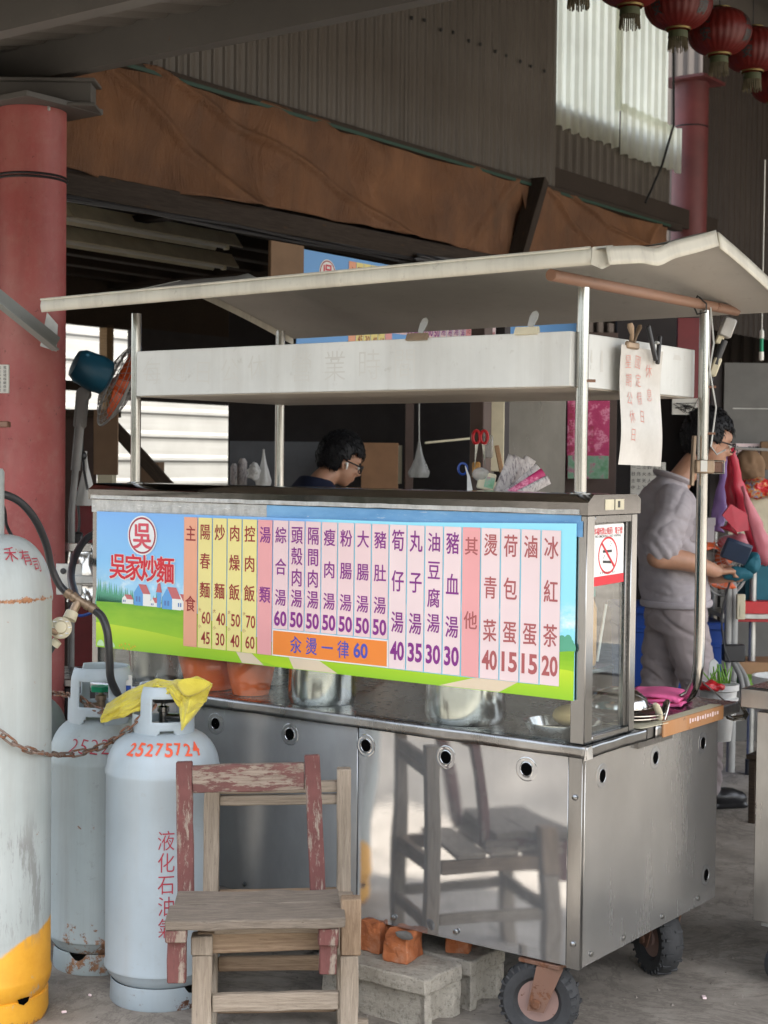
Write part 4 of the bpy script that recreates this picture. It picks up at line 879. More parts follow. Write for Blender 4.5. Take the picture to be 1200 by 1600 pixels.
def make_strips(parent, M_, pw, which=range(22), zsc=1, simple=False):
    for i in which:
        nm_, pr, sm, im = strips[i]; x0, x1 = tops[i]+1.87, tops[i+1]+1.87; cx = (x0+x1)/2; w = x1-x0
        short = 6 <= i <= 12; zb = .119 if short else .035; zt_ = .453+.0002*i
        st = build(MB().prism([(x0+.0015, zb), (x1-.003, zb), (x1-.003, zt_), (x0+.0015, zt_)], .0006, M_, .0022), 'price_strip', sm, parent, smooth=False)
        mb = MB(); cw, ch_ = .046, .054; k = len(nm_); z = .0032
        if pr == '': zs = [.401, .174 if i == 0 else .238]; zs = {0: [.401, .174], 5: [.408, .222], 17: [.404, .195]}[i]
        elif '/' in pr: zs = [.408, .315, .222] if k == 3 else [.408, .222]
        elif k == 4: zs = [.412, .347, .282, .218] if short else [.410, .330, .250, .178]
        else: zs = [.409, .312, .217] if short else ([.410, .292, .172] if i < 17 else [.410, .291, .171])
        big = not short and pr and '/' not in pr
        if big: ch_ = .066
        if k == 4: ch_ = .058
        for c_, zc_ in zip(nm_, zs): put(mb, c_, cx, zc_, cw, ch_, bold=.018, m=M_, z=z)
        if '/' in pr:
            a, b_ = pr.split('/'); put(mb, a, cx+.006, .133, .038, .040, bold=.014, m=M_, em=False, z=z); put(mb, b_, cx+.004, .068, .038, .040, bold=.014, m=M_, em=False, z=z)
            put(mb, '大', cx-.021, .157, .013, .013, m=M_, z=z); put(mb, '小', cx-.021, .104, .013, .013, m=M_, z=z)
        elif pr: put(mb, pr, cx, .152 if short else .088, .050, .048 if short else .056, bold=.03, m=M_, em=False, z=z)
        build(mb, 'lettering', im, st, smooth=False)
make_strips(bn, BF, 1)
ob = build(MB().prism([(.784, .035), (1.228, .035), (1.228, .117), (.784, .117)], .0006, BF, .0026), 'offer_strip', 'ink_white', bn, smooth=False)
oi = build(MB().prism([(.788, .039), (1.224, .039), (1.224, .113), (.788, .113)], .0004, BF, .0034), 'orange_field', 'strip_orange', ob, smooth=False)
mb = MB()
for i, ch in enumerate('汆燙一律'): put(mb, ch, .880+.061*i, .076, .046, .056, bold=.015, m=BF, z=.0042)
put(mb, '60', 1.128, .078, .053, .046, bold=.03, m=BF, em=False, z=.0042); build(mb, 'lettering', 'ink_blue', ob, smooth=False)

# no smoking sticker on the side glass
sk = thing('no_smoking_sticker', 'white and red no smoking sticker on the side glass of the cart', 'sticker', (-.008, .14, 1.27))
SF = side_frame(-.0085, .138, 1.352)
build(MB().prism([(-.093, -.083), (.093, -.080), (.093, .080), (.088, .085), (-.088, .083), (-.093, .078)], .0006, SF), 'sheet', 'ink_white', sk, smooth=False)
build(MB().prism([(-.094, -.084), (.094, -.080), (.094, -.055), (-.094, -.059)], .0006, SF, .0008), 'red_band', 'ink_red', sk, smooth=False)
mb = MB()
for i, ch in enumerate('本場所禁止吸菸/電子煙'): put(mb, ch, -.076+.0152*i, .066, .0165, .021, bold=.02, m=SF, z=.001)
k = 40; vs = []; fs = []
for i in range(k):
    a = 2*PI*i/k; vs += [(.044*math.cos(a)*1.15, .0+.046*math.sin(a)-.002, .001), (.049*math.cos(a)*1.15, .052*math.sin(a)-.002, .001)]
for i in range(k): j = (i+1) % k; fs.append((2*i, 2*i+1, 2*j+1, 2*j))
mb.add(vs, fs, SF); mb.prism([(-.040, .030), (-.035, .035), (.040, -.032), (.035, -.038)], .0003, SF, .0015); build(mb, 'lettering', 'ink_red', sk, smooth=False)
mb = MB(); put(mb, 'NO SMOKING / NO VAPING', 0, .0525-.001, .150, .007, bold=.01, m=SF, em=False, z=.001)
mb.prism([(-.03, .006), (.022, .006), (.022, .013), (-.03, .013)], .0002, SF, .0011); mb.prism([(-.03, -.022), (.018, -.025), (.018, -.018), (-.03, -.015)], .0002, SF, .0011); mb.prism([(-.028, -.010), (-.026, -.010), (-.018, .0), (-.020, .0)], .0002, SF, .0011)
for (a, b) in ((.010, .022), (.014, .028), (.010, .033)): mb.prism([(a, b), (a+.006, b+.002), (a+.006, b+.0035), (a, b+.0015)], .0002, SF, .0011)
for i, ch in enumerate('違者最高罰一萬元'): put(mb, ch, -.042+.012*i, -.0485+.0, .0075, .0075, m=SF, z=.001)
build(mb, 'lettering', 'ink_black', sk, smooth=False)

# ------------------------------------------------------------------ things on and inside the cart
def pot(x, y, z, r, h, lab, mat='steel_pot', group=None, taper=.9, rimw=.006, name='pot', cat='pot', loc=None):
    m = Matrix.Translation((x, y, z)); t = thing(name, lab, cat, (x, y, z), group=group)
    build(MB().lathe([(.001, 0), (r*taper, 0), (r*(taper+.06), h*.12), (r, h*.6), (r, h), (r-.004, h), (r-.004, h*.5), (r*taper-.006, .006), (.001, .006)], 40, m), 'bowl', mat, t)
    build(MB().tube([(x+(r+rimw*.3)*math.cos(a*PI/20), y+(r+rimw*.3)*math.sin(a*PI/20), z+h) for a in range(40)], rimw, 8, closed=True), 'rim', mat, t)
    return t
pg = 'pots and tubs inside the glass case'
pot(-1.72, .14, ZT, .105, .17, 'dark steel pot behind the glass at the left end of the case', 'steel_dark', pg)
pot(-1.475, .125, ZT, .105, .175, 'larger orange plastic tub behind the glass beside the yellow towel', 'plastic_orange', pg, .72, .009, 'plastic_tub', 'tub')
pot(-1.285, .115, ZT, .078, .15, 'smaller orange plastic tub behind the glass below the orange price strips', 'plastic_orange', pg, .75, .007, 'plastic_tub', 'tub')
pot(-1.01, .14, ZT, .105, .19, 'shiny steel pot behind the glass right of the orange tubs', 'steel_pot', pg, .97)
pot(-.47, .14, ZT, .118, .17, 'wide shiny steel pot behind the glass under the purple prices', 'steel_pot', pg, .97)
t = thing('tray_pan', 'flat steel pan lying in the glass case at its right end', 'pan', (-.16, .14, ZT))
build(MB().lathe([(.001, .004), (.09, .004), (.105, .03), (.112, .032), (.112, .028), (.095, 0), (.001, 0)], 36, Matrix.Translation((-.145, .145, ZT))), 'dish', 'steel_pot', t)
t = thing('sauce_bottle', 'amber sauce bottle with teal cap behind the side glass under the sticker', 'bottle', (-.11, .19, ZT))
build(MB().lathe([(.001, 0), (.032, 0), (.034, .01), (.034, .16), (.02, .20), (.001, .20)], 20, Matrix.Translation((-.10, .18, ZT+.19))), 'bottle_body', 'amber', t)
build(MB().lathe([(.030, 0), (.030, .03), (.012, .045), (.008, .09), (.001, .09)], 20, Matrix.Translation((-.10, .18, ZT+.385))), 'cap', 'sauce_teal', t)
build(MB().box2((-.20, .06, ZT+.175), (-.04, .25, ZT+.188), .002), 'glass_shelf', 'steel_trim', cart)
t = thing('plastic_box', 'pale plastic food box behind the side glass of the cart', 'box', (-.12, .12, ZT+.19))
build(MB().box2((-.19, .07, ZT+.19), (-.10, .14, ZT+.33), .004), 'box_body', 'plastic_white', t)
build(MB().tube([(-.07, .20, ZT+.20), (-.06, .23, ZT+.36)], .004, 6), 'straw', 'plastic_white', t)
tag(build(MB().ball((-.12, .14, ZT+.05), (.05, .05, .03)), 'food_pile', 'food_yellow'), 'small heap of yellow food on the steel pan behind the side glass', 'food')

# counter top right: plates, pink cloth
t = thing('plate_stack', 'stack of shiny steel plates on the counter right of the glass case', 'plates', (-.10, .42, ZT))
for i, (dx, dy, r, z) in enumerate(((0, 0, .125, .0), (.01, .0, .12, .010), (-.015, .01, .10, .022))):
    build(MB().lathe([(.001, z), (r*.6, z), (r, z+.014), (r, z+.017), (r*.6, z+.004), (.001, z+.004)], 40, Matrix.Translation((-.12+dx, .46+dy, ZT))), 'plate', 'steel_pot', t)
build(MB().lathe([(.095, 0), (.09, .02), (.06, .045), (.02, .055), (.001, .056)], 32, Matrix.Translation((-.14, .46, ZT+.038))), 'lid', 'steel_pot', t)
ck_ = MB(); cx0 = at(1003, 1088, 4.98); cx1 = at(1072, 1088, 5.0)
cf = frame((-.235, .735, ZT+.0), Vector((.98, .199, 0)), Vector((-.30, .954, 0)), Vector((0, 0, 1)))
for k in range(3):
    ck_.grid(lambda u, v: cf @ Vector((.165*u-.008*k+.010*v, -.02+.20*v+.004*math.sin(u*9), .006+k*.011+.003*math.sin(u*7+k*2)+.002*math.sin(v*9)-.008*max(0, u-.9)*10*(k == 2))), 18, 8)
o = build(ck_, 'pink_cloth', 'cloth_pink', smooth='all'); md = o.modifiers.new('s', 'SOLIDIFY'); md.thickness = .008; md.offset = 0; tag(o, 'folded bright pink cloth on the counter by the right rear post', 'cloth')

# clips and paper on the tray
def binder(x, y, z, rot, lab, mat='brass'):
    t = thing('binder_clip', lab, 'clip', (x, y, z), group='clips on the upper tray'); m = Matrix.Translation((x, y, z)) @ Matrix.Rotation(R(rot), 4, 'Z')
    build(MB().prism([(-.012, -.010), (.010, -.012), (.003, .010), (-.002, .011)], .072, m @ frame((-.036, 0, 0), (0, 1, 0), (0, 0, 1), (1, 0, 0))), 'jaw', mat, t)
    mm = m @ Matrix.Translation((0.01, 0, .01)) @ Matrix.Rotation(R(-15), 4, 'X') @ Matrix.Rotation(R(15), 4, 'Y')
    build(MB().prism([(-.009, 0), (.009, 0), (.013, .028), (.010, .042), (.0, .048), (-.010, .042), (-.013, .028)], .0025, mm @ frame((0, 0, 0), (1, 0, 0), (0, 0, 1), (0, -1, 0))), 'lever', 'zinc', t)
binder(-.585, .036, 1.966, 0, 'tan metal clip on the middle of the tray front edge'); binder(-.215, .036, 1.968, 4, 'pale metal clip on the tray front edge near the right post', 'cream')
pm = frame((-.045, .395, 1.78), Vector((.12, 1, -.035)).normalized(), Vector((0.02, .045, 1)).normalized(), Vector((1, -.12, 0)).normalized())
x_ = Vector((.06, 1, -.02)).normalized(); z_ = Vector((-.02, -.05, 1)); z_ = (z_-x_*z_.dot(x_)).normalized(); pm = frame((-.043, .395, 1.768), x_, z_, x_.cross(z_))
ps = thing('paper_sign', 'laminated white paper with red handwriting clipped to the end of the tray', 'paper sign', (-.05, .40, 1.60))
def sh(u, v): return pm @ Vector((-.125+.25*u+.003*math.sin(v*5), -.170+.34*v, .006*math.sin(u*4+v*2)+.004*math.sin(v*7)))
o = build(MB().grid(sh, 16, 24), 'sheet', 'laminated_paper', ps, smooth='all')
mb = MB()
def shf(x, y): u = (x+.125)/.25; v = (y+.17)/.34; p = Vector((x, y, .0015+.006*math.sin(u*4+v*2)+.004*math.sin(v*7))); return pm @ p
for (s, x0, y0, dy, w) in (('星期公休日', -.082, .125, .052, .040), ('國定假日', -.020, .128, .052, .040), ('休息', .052, .108, .07, .040)):
    for i, ch in enumerate(s): put(mb, ch, x0+.004*math.sin(i*3)+.006*i, y0-dy*i, w*(1-.06*i), w*1.05, bold=-.012, fn=shf, rot=.12*math.sin(i*4+x0*50), step=.03)
o = build(mb, 'lettering', 'ink_note', ps, smooth=False)
t = thing('bulldog_clip', 'gold bulldog clip holding the left corner of the laminated paper', 'clip', (-.04, .33, 1.95), group='clips on the upper tray'); m = pm @ Matrix.Translation((-.065, .172, .006))
build(MB().box((0, 0, 0), (.066, .020, .014), m, .004), 'jaw', 'brass', t)
for s in (-1, 1): build(MB().tube([m @ Vector(q) for q in ((0, .008, .004*s), (s*.012, .030, .006), (s*.024, .050, .008), (s*.028, .060, .008))], [(.007, .003), (.006, .003), (.010, .003), (.007, .003)], 10), 'lever', 'brass', t)
t = thing('clothes_peg', 'black clothes peg holding the right corner of the laminated paper', 'clothes peg', (-.04, .47, 1.95), group='clips on the upper tray'); m = pm @ Matrix.Translation((.082, .172, .006))
build(MB().box((.004, 0, 0), (.013, .085, .012), m @ Matrix.Rotation(R(-8), 4, 'Z'), .003), 'leg', 'dark_plastic', t)
build(MB().box((-.038, .035, .008), (.014, .11, .012), m @ Matrix.Rotation(R(26), 4, 'Z'), .003), 'leg', 'dark_plastic', t)
build(MB().lathe([(.005, -.012), (.005, .012)], 10, m @ Matrix.Translation((0, .02, .0)) @ Matrix.Rotation(R(90), 4, 'Y')), 'spring', 'zinc', t)

# utensil rack behind the lid, papers, scissors, bottles
rk = build(MB().box2((-.95, .305, 1.36), (-.30, .31, 1.49)).box2((-.95, .42, 1.36), (-.30, .425, 1.44)).box2((-.95, .305, 1.355), (-.30, .425, 1.36)).box2((-.955, .30, 1.355), (-.95, .425, 1.49)).box2((-.30, .30, 1.355), (-.295, .425, 1.49)), 'rear_rack', 'steel_dark', cart)
def card(px0, py0, px1, py1, w, t, mat, name, lab, cat, parent=None, bend=0, group=None):
    a = at(px0, py0, t); b = at(px1, py1, t+.02); ax = (b-a); L = ax.length; ax.normalize(); s = VF.cross(ax).normalized()
    f = frame(a, s, ax, s.cross(ax)); o = build(MB().grid(lambda u, v: f @ Vector(((u-.5)*w, v*L, bend*math.sin(v*PI)+.004*math.sin(u*5))), 6, 8), name, mat, parent, smooth='all'); md = o.modifiers.new('s', 'SOLIDIFY'); md.thickness = .002
    return o
t = thing('paper_bundle', 'bundle of folded newspapers and order sheets standing behind the case lid', 'papers', at(800, 765, 4.85))
for i, (x1, y1, w) in enumerate(((806, 714, .05), (815, 716, .05), (823, 722, .05), (829, 716, .04), (812, 722, .06))): card(779+i*5, 778, x1, y1, w, 4.86+i*.012, 'newsprint', 'sheet', '', '', t, .008)
card(795, 778, 846, 735, .055, 4.83, 'newsprint', 'sheet', '', '', t, .01); card(800, 776, 852, 742, .050, 4.80, 'poster_pink', 'sheet', '', '', t, .01); card(806, 776, 858, 749, .030, 4.79, 'newsprint', 'sheet', '', '', t, .006); card(808, 772, 838, 738, .05, 4.90, 'cloth_pink', 'sheet', '', '', t, .01)
t = thing('food_pouch', 'clear pouch with green and yellow print standing behind the lid', 'pouch', at(757, 765, 4.85))
m = view_frame(760, 752, 4.85); build(MB().box((0, 0, 0), (.055, .055, .012), m @ Matrix.Rotation(R(-12), 4, 'Z'), .004), 'pouch_body', 'cream', t); build(MB().box((.01, -.002, .008), (.030, .034, .002), m @ Matrix.Rotation(R(-12), 4, 'Z')), 'print', 'poster_green', t); build(MB().ball((-.018, .022, .0), (.028, .022, .010), m), 'film', 'plastic_bag', t)
t = thing('scissors', 'white and blue scissors sticking up behind the lid left of the pouch', 'scissors', at(735, 765, 4.85))
m = view_frame(733, 745, 4.85); build(MB().prism([(-.006, -.045), (.012, -.045), (.003, .0), (-.012, .035), (-.014, .034), (-.006, 0)], .004, m), 'blade', 'plastic_white', t); build(MB().tube([m @ Vector((-.02+.014*math.cos(a), .025+.018*math.sin(a), -.01)) for a in [k*PI/6 for k in range(12)]], .004, 6, closed=True), 'handle', 'plastic_blue', t)
t = thing('kitchen_scissors', 'red handled scissors hanging point down against an orange handled knife', 'scissors', at(749, 690, 5.6))
m = view_frame(750, 698, 5.6)
for s in (-1, 1): build(MB().tube([m @ Vector((s*.014+.013*math.cos(a), .035+.024*math.sin(a), 0)) for a in [k*PI/6 for k in range(12)]], .006, 6, closed=True), 'handle', 'plastic_red', t); build(MB().prism([(s*.012-.006, .012), (s*.012+.006, .012), (s*.020, -.075), (s*.018, -.075)], .004, m), 'blade', 'steel_pot', t)
build(MB().box((-.012, -.085, -.01), (.030, .06, .02), m, .005), 'knife_handle', 'amber', t)
tag(build(MB().box((0, 0, 0), (.035, .085, .02), view_frame(763, 698, 5.62), .006), 'plastic_pouch', 'clear_film'), 'clear plastic pouch hanging right of the red handled scissors', 'pouch')
o = build(MB().box((0, 0, 0), (.018, .10, .008), view_frame(780, 717, 5.55) @ Matrix.Rotation(R(12), 4, 'Z'), .003), 'wooden_spatula', 'board_orange'); tag(o, 'brown wooden spatula leaning before the pale bottle rack', 'spatula')
# things hanging on a rail need the rail
t = thing('utensil_rail', 'dark post with a rail that carries scissors and pouches behind the cart', 'rail', at(755, 900, 5.7))
a = at(752, 600, 5.75); build(MB().box2((a.x-.03, a.y-.03, 0), (a.x+.03, a.y+.03, 2.2), .003), 'post', 'brown_door', t)
a = at(774, 600, 5.78); build(MB().box((a.x, a.y, 1.72), (.07, .03, .30), None, .003, Matrix.Rotation(R(36), 3, 'Z')).box((a.x, a.y, 1.40), (.07, .02, .26), None, .003, Matrix.Rotation(R(36), 3, 'Z')), 'label_board', 'cream', t)
a = at(785, 600, 5.8); build(MB().box2((a.x-.02, a.y-.02, 0), (a.x+.02, a.y+.02, 2.2)), 'post', 'dark_wall', t)

# ------------------------------------------------------------------ gas cylinders
def cyl_prof(r, zw0, zw1, zd, rc):
    p = [(r*.72, .062), (r*.86, .066), (r*.965, .088), (r*.995, .108), (r+.0035, zw0-.004), (r+.0035, zw0+.004), (r, zw0+.012), (r, (zw0+zw1)/2), (r, zw1-.012), (r+.003, zw1-.005), (r+.003, zw1+.005)]
    for k in range(1, 13):
        a = k/12*PI/2; p.append((rc+(r-rc)*math.cos(a)**.85, zw1+(zd-zw1)*math.sin(a)))
    p.append((.001, zd+.004)); return p
def dome_fn(o, r, rc, zw1, zd, yaw, off=.0016):
    def f(x, y):             # x along the circumference in metres, y up the profile (0 at the weld)
        a = yaw+x/(r*.93); t = max(0, min(1, y/((zd-zw1)*1.35)))*PI/2; rr = rc+(r-rc)*math.cos(t)**.85+off; return (o[0]+rr*math.cos(a), o[1]+rr*math.sin(a), zw1+(zd-zw1)*math.sin(t)+off)
    return f
def wall_fn(o, r, yaw, off=.0015):
    return lambda x, y: (o[0]+(r+off)*math.cos(yaw+x/r), o[1]+(r+off)*math.sin(yaw+x/r), y)
def cam_yaw(x, y): return math.atan2(CAM.y-y, CAM.x-x)
def foot(o, r, mat, root, h=.066, holes=(), a_off=0):
    # foot ring with notches
    k = 72; vs = []; fs = []; mb = MB()
    def top(a):
        z = h
        for ha in holes:
            d_ = abs((a-ha+PI) % (2*PI)-PI)*r
            if d_ < .026: z = h-.022*math.sqrt(max(0, 1-(d_/.026)**2))
        return z
    for i in range(k):
        a = 2*PI*i/k
        for rr, z in ((r*.90, 0), (r*.915, .004), (r*.90, top(a)), (r*.885, top(a)), (r*.885, 0)): vs.append((o[0]+rr*math.cos(a), o[1]+rr*math.sin(a), z))
    for i in range(k):
        j = (i+1) % k
        for q in range(5): fs.append((i*5+q, j*5+q, j*5+(q+1) % 5, i*5+(q+1) % 5))
    build(mb.add(vs, fs), 'foot_ring', mat, root)
def guard(o, z0, h, rx, mat, root, yaw, name='handle_guard', open_=True):
    """upright collar with hand holes, made of a bent band with window cut-outs"""
    k = 96; mb = MB(); rows = 18; th = .005
    def inside(a, v):
        for (ac, aw, v0, v1) in ((0, .50, .34, .80), (PI, .62, .34, .80), (PI*.5, .45, .40, .78)):
            d_ = abs((a-yaw-ac+PI) % (2*PI)-PI)
            if d_ < aw and v0 < v < v1: return True
        for ac in (0, PI, PI/2, -PI/2):
            d_ = abs((a-yaw-ac+PI) % (2*PI)-PI)
            if d_ < .34 and v < .17*math.sqrt(max(0, 1-(d_/.34)**2))+.02: return True
        return False
    vs = []; fs = []
    for i in range(k+1):
        a = 2*PI*i/k
        for j in range(rows+1):
            v = j/rows; rr = rx*(1.03-.05*v-.10*max(0, v-.82)/.18); rr = rr*(1-.0*abs(math.sin(a-yaw)))
            vs.append((o[0]+rr*math.cos(a), o[1]+rr*math.sin(a), z0+h*v))
    for i in range(k):
        for j in range(rows):
            a = 2*PI*(i+.5)/k; v = (j+.5)/rows; d_ = abs((a-yaw-(-PI/2)+PI) % (2*PI)-PI)
            if inside(a, v): continue
            if open_ and d_ < .6 and v > .45: continue
            fs.append((i*(rows+1)+j, (i+1)*(rows+1)+j, (i+1)*(rows+1)+j+1, i*(rows+1)+j+1))
    mb.add(vs, fs); o_ = build(mb, name, mat, root, weld=.0001, smooth='all'); md = o_.modifiers.new('s', 'SOLIDIFY'); md.thickness = .006; md.offset = 0
    md = o_.modifiers.new('b', 'BEVEL'); md.width = .0015; md.segments = 1
    return o_
def valve(o, z, root, yaw, hand='valve_green', bodym='brass'):
    m = Matrix.Translation((o[0], o[1], z)) @ Matrix.Rotation(yaw, 4, 'Z')
    v = build(MB().lathe([(.022, 0), (.022, .012), (.014, .018), (.014, .05), (.018, .052), (.018, .066), (.008, .07), (.006, .085)], 16, m).tube([(0, 0, .035), (.035, 0, .035), (.055, 0, .035)], [.011, .011, .014], 12, m), 'valve', bodym, root)
    hw = MB()
    k = 30; vs = [(0, 0, .098)]; 
    prof = []
    for i in range(k):
        a = 2*PI*i/k; r_ = .031+.0035*math.cos(a*6); prof.append((r_*math.cos(a), r_*math.sin(a)))
    hw.prism(prof, .016, m, .080); build(hw, 'handwheel', hand, v)
    return v
# front cylinder
OF = at(253, 1500, 4.60); OF = (OF.x, OF.y); yf_ = cam_yaw(*OF)
gf = thing('gas_cylinder', 'front gas cylinder numbered 25275724 in red with a yellow towel on its handle', 'gas cylinder', (*OF, 0), group='gas cylinders beside the cart')
RF = .168
build(MB().lathe(cyl_prof(RF, .108, .680, .800, .055), 64, Matrix.Translation((*OF, 0)), cap=False), 'tank', 'cyl_front', gf)
foot(OF, RF, 'cyl_front', gf, holes=(yf_+.62, yf_-2.2, yf_+2.6))
guard(OF, .782, .152, .088, 'cyl_front', gf, yf_+.10)
valve(OF, .800, gf, yf_+1.2, 'dark_plastic', 'steel_dark')
mb = MB(); df = dome_fn(OF, RF, .055, .680, .800, yf_)
for i, ch in enumerate('25275724'): put(mb, ch, -.108+.0305*i+.004, .078+.002*math.sin(i*3)-.0003*(i-3)**2, .024, .040+.003*math.sin(i*2), bold=.022, em=False, fn=df, rot=-.08+.03*math.sin(i*4), step=.006)
o = build(mb, 'number_lettering', 'ink_orange_red', gf, smooth='all')
mb = MB(); wf_ = wall_fn(OF, RF, yf_)
for i, ch in enumerate('液化石油氣'): put(mb, ch, .010+.0005*i, .505-.0635*i, .052, .062, bold=-.004, fn=wf_, step=.006)
o = build(mb, 'lettering', 'ink_crimson', gf, smooth='all')
# middle cylinder
OM = at(156, 1450, 4.90); OM = (OM.x, OM.y); ym = cam_yaw(*OM); RM = .160
gm = thing('gas_cylinder', 'rust spotted grey gas cylinder between the tall one and the front one, green valve wheel', 'gas cylinder', (*OM, 0), group='gas cylinders beside the cart')
build(MB().lathe(cyl_prof(RM, .108, .655, .785, .05), 64, Matrix.Translation((*OM, 0)), cap=False), 'tank', 'cyl_mid', gm)
foot(OM, RM, 'cyl_mid', gm, holes=(ym-.5, ym+1.6))
guard(OM, .768, .178, .098, 'cyl_front', gm, ym-.25)
valve(OM, .785, gm, ym-1.0)
mb = MB(); df = dome_fn(OM, RM, .05, .655, .785, ym)
for i, ch in enumerate('25224'): put(mb, ch, -.085+.033*i, .052, .024, .042, bold=-.012, em=False, fn=df, rot=-.25+.05*i, step=.006)
build(mb, 'number_lettering', 'ink_crimson', gm, smooth='all')
m = view_frame(195, 1062, 4.86); pl = build(MB().box((-.0, .0, .0), (.052, .075, .002), m @ Matrix.Translation((.0, -.02, .02))), 'label_plate', 'paper_white', gm)
build(MB().box((.0, -.03, .0215), (.046, .03, .001), m).box((-.015, -.0, .0215), (.016, .02, .001), m), 'print', 'plastic_blue', pl)
# third, mostly hidden cylinder behind
OB = at(30, 1450, 5.2); OB = (OB.x, OB.y)
gb_ = thing('gas_cylinder', 'grey gas cylinder barely showing behind the tall yellow footed one', 'gas cylinder', (*OB, 0), group='gas cylinders beside the cart')
build(MB().lathe(cyl_prof(.155, .108, .68, .80, .05), 48, Matrix.Translation((*OB, 0)), cap=False), 'tank', 'cyl_mid', gb_); foot(OB, .155, 'cyl_mid', gb_)
# tall left cylinder
OL = at(-24, 1450, 4.42); OL = (OL.x, OL.y); yl_ = cam_yaw(*OL); RL = .186
gl_ = thing('gas_cylinder', 'tall pale gas cylinder at the left edge with worn yellow painted foot', 'gas cylinder', (*OL, 0), group='gas cylinders beside the cart')
pr = [(RL*.94, .0), (RL*.97, .02), (RL*.965, .075), (RL*.93, .078), (RL*.945, .082), (RL*1.0, .105), (RL+.003, .125), (RL+.003, .133), (RL, .145), (RL, .7), (RL, 1.19), (RL+.003, 1.2), (RL+.003, 1.212)]
pr += [(.05+(RL-.05)*math.cos(k/12*PI/2)**.85, 1.212+.17*math.sin(k/12*PI/2)) for k in range(1, 13)]+[(.001, 1.386)]
build(MB().lathe(pr, 72, Matrix.Translation((*OL, 0)), cap=False), 'tank', 'cyl_big', gl_)
build(MB().lathe([(.052, 1.37), (.052, 1.56), (.047, 1.57), (.001, 1.572)], 36, Matrix.Translation((*OL, 0))), 'valve_cap', 'cyl_big', gl_)
mb = MB()
q = wall_fn(OL, RL*.955, yl_+.0); q2 = dome_fn(OL, RL, .05, 1.212, 1.386, yl_, .002)
for i, ch in enumerate('禾有'): put(mb, ch, .078+.052*i, .115-.012*i, .046, .052, bold=.0, fn=q2, step=.006)
put(mb, '公', .020, .14, .04, .05, fn=q2, step=.006); put(mb, '司', .165, .08, .036, .045, fn=q2, step=.006)
build(mb, 'lettering', 'ink_crimson', gl_, smooth='all')
m = frame((OL[0]+(RL)*math.cos(yl_+.62), OL[1]+RL*math.sin(yl_+.62), .10), (-math.sin(yl_+.62), math.cos(yl_+.62), 0), (0, 0, 1), (math.cos(yl_+.62), math.sin(yl_+.62), 0))
build(MB().prism([(-.02, 0), (-.016, -.012), (0, -.02), (.016, -.012), (.02, 0)], .001, m @ Matrix.Translation((0, -.012, -.004))), 'drain_hole_patch', 'hole_shade', gl_)  # black patch on the surface, coloured as the dark of an opening

# towel on the front handle
cols = [[(167, 1099), (162, 1114), (159, 1129)], [(190, 1084), (188, 1103), (188, 1121)], [(220, 1070), (221, 1089), (221, 1106)], [(245, 1059), (243, 1072), (240, 1086)], [(270, 1063), (268, 1071), (264, 1080)], [(292, 1060), (285, 1084), (280, 1106)], [(308, 1056), (295, 1100), (284, 1141)], [(333, 1067), (322, 1095), (308, 1114)]]
dep = [4.60, 4.57, 4.55, 4.52, 4.50, 4.50, 4.46, 4.52]
def tw(u, v):
    a = u*7; i = min(6, int(a)); f = a-i; f = f*f*(3-2*f)*.5+f*.5; b = v*2; j = min(1, int(b)); g = b-j
    def P(ii, jj): return at(cols[ii][jj][0], cols[ii][jj][1], dep[ii]+(.05 if jj == 0 else (-.010 if jj == 1 else 0)))
    p = (P(i, j)*(1-f)+P(i+1, j)*f)*(1-g)+(P(i, j+1)*(1-f)+P(i+1, j+1)*f)*g
    w = .009*math.sin(u*19+v*3)+.010*noise.noise(Vector((u*11, v*5, 2)))+.005*noise.noise(Vector((u*26, v*14, 5)))+.0015*noise.noise(Vector((u*160, v*60, 5))); return p-VF*(w+.008)+Vector((0, 0, .006*noise.noise(Vector((u*12, v*5, 8)))))
o = build(MB().grid(tw, 150, 50), 'towel', 'towel_yellow', smooth='all'); md = o.modifiers.new('s', 'SOLIDIFY'); md.thickness = .006; tag(o, 'crumpled yellow towel draped over the front gas cylinder handle', 'towel')
fl = [(272, 1062), (306, 1057), (333, 1066), (330, 1073), (292, 1094), (280, 1080)]
fb = MB(); ps_ = [at(x, y, 4.435+.004*i) for i, (x, y) in enumerate(fl)]; c0 = sum(ps_, Vector())/6-VF*.012
fb.add([c0]+ps_, [(0, i+1, (i+1) % 6+1) for i in range(6)]); o2 = build(fb, 'towel_fold', 'towel_yellow', o, smooth='all'); md = o2.modifiers.new('u', 'SUBSURF'); md.levels = md.render_levels = 2; md = o2.modifiers.new('s', 'SOLIDIFY'); md.thickness = .006

# chains
def catmull(P, k):
    P = [Vector(p) for p in P]; P = [P[0]*2-P[1]]+P+[P[-1]*2-P[-2]]; out = []
    for i in range(1, len(P)-2):
        for j in range(k):
            t = j/k; out.append(.5*((2*P[i])+(P[i+1]-P[i-1])*t+(2*P[i-1]-5*P[i]+4*P[i+1]-P[i+2])*t*t+(3*P[i]-P[i-1]-3*P[i+1]+P[i+2])*t**3))
    return out+[P[-2]]
lk = MB(); L_, W_ = .0245, .0095; pts = []
for k in range(8): a = -PI/2+PI*k/7; pts.append((L_*.62+W_*math.cos(a), W_*math.sin(a), 0))
for k in range(8): a = PI/2+PI*k/7; pts.append((-L_*.62+W_*math.cos(a), W_*math.sin(a), 0))
lk.tube(pts, .0034, 7, closed=True); bmesh.ops.recalc_face_normals(lk.bm, faces=lk.bm.faces[:]); LINK = bpy.data.meshes.new('link'); lk.bm.to_mesh(LINK); lk.bm.free(); LINK.materials.append(MATS['rusty_chain'])
for p in LINK.polygons: p.use_smooth = True
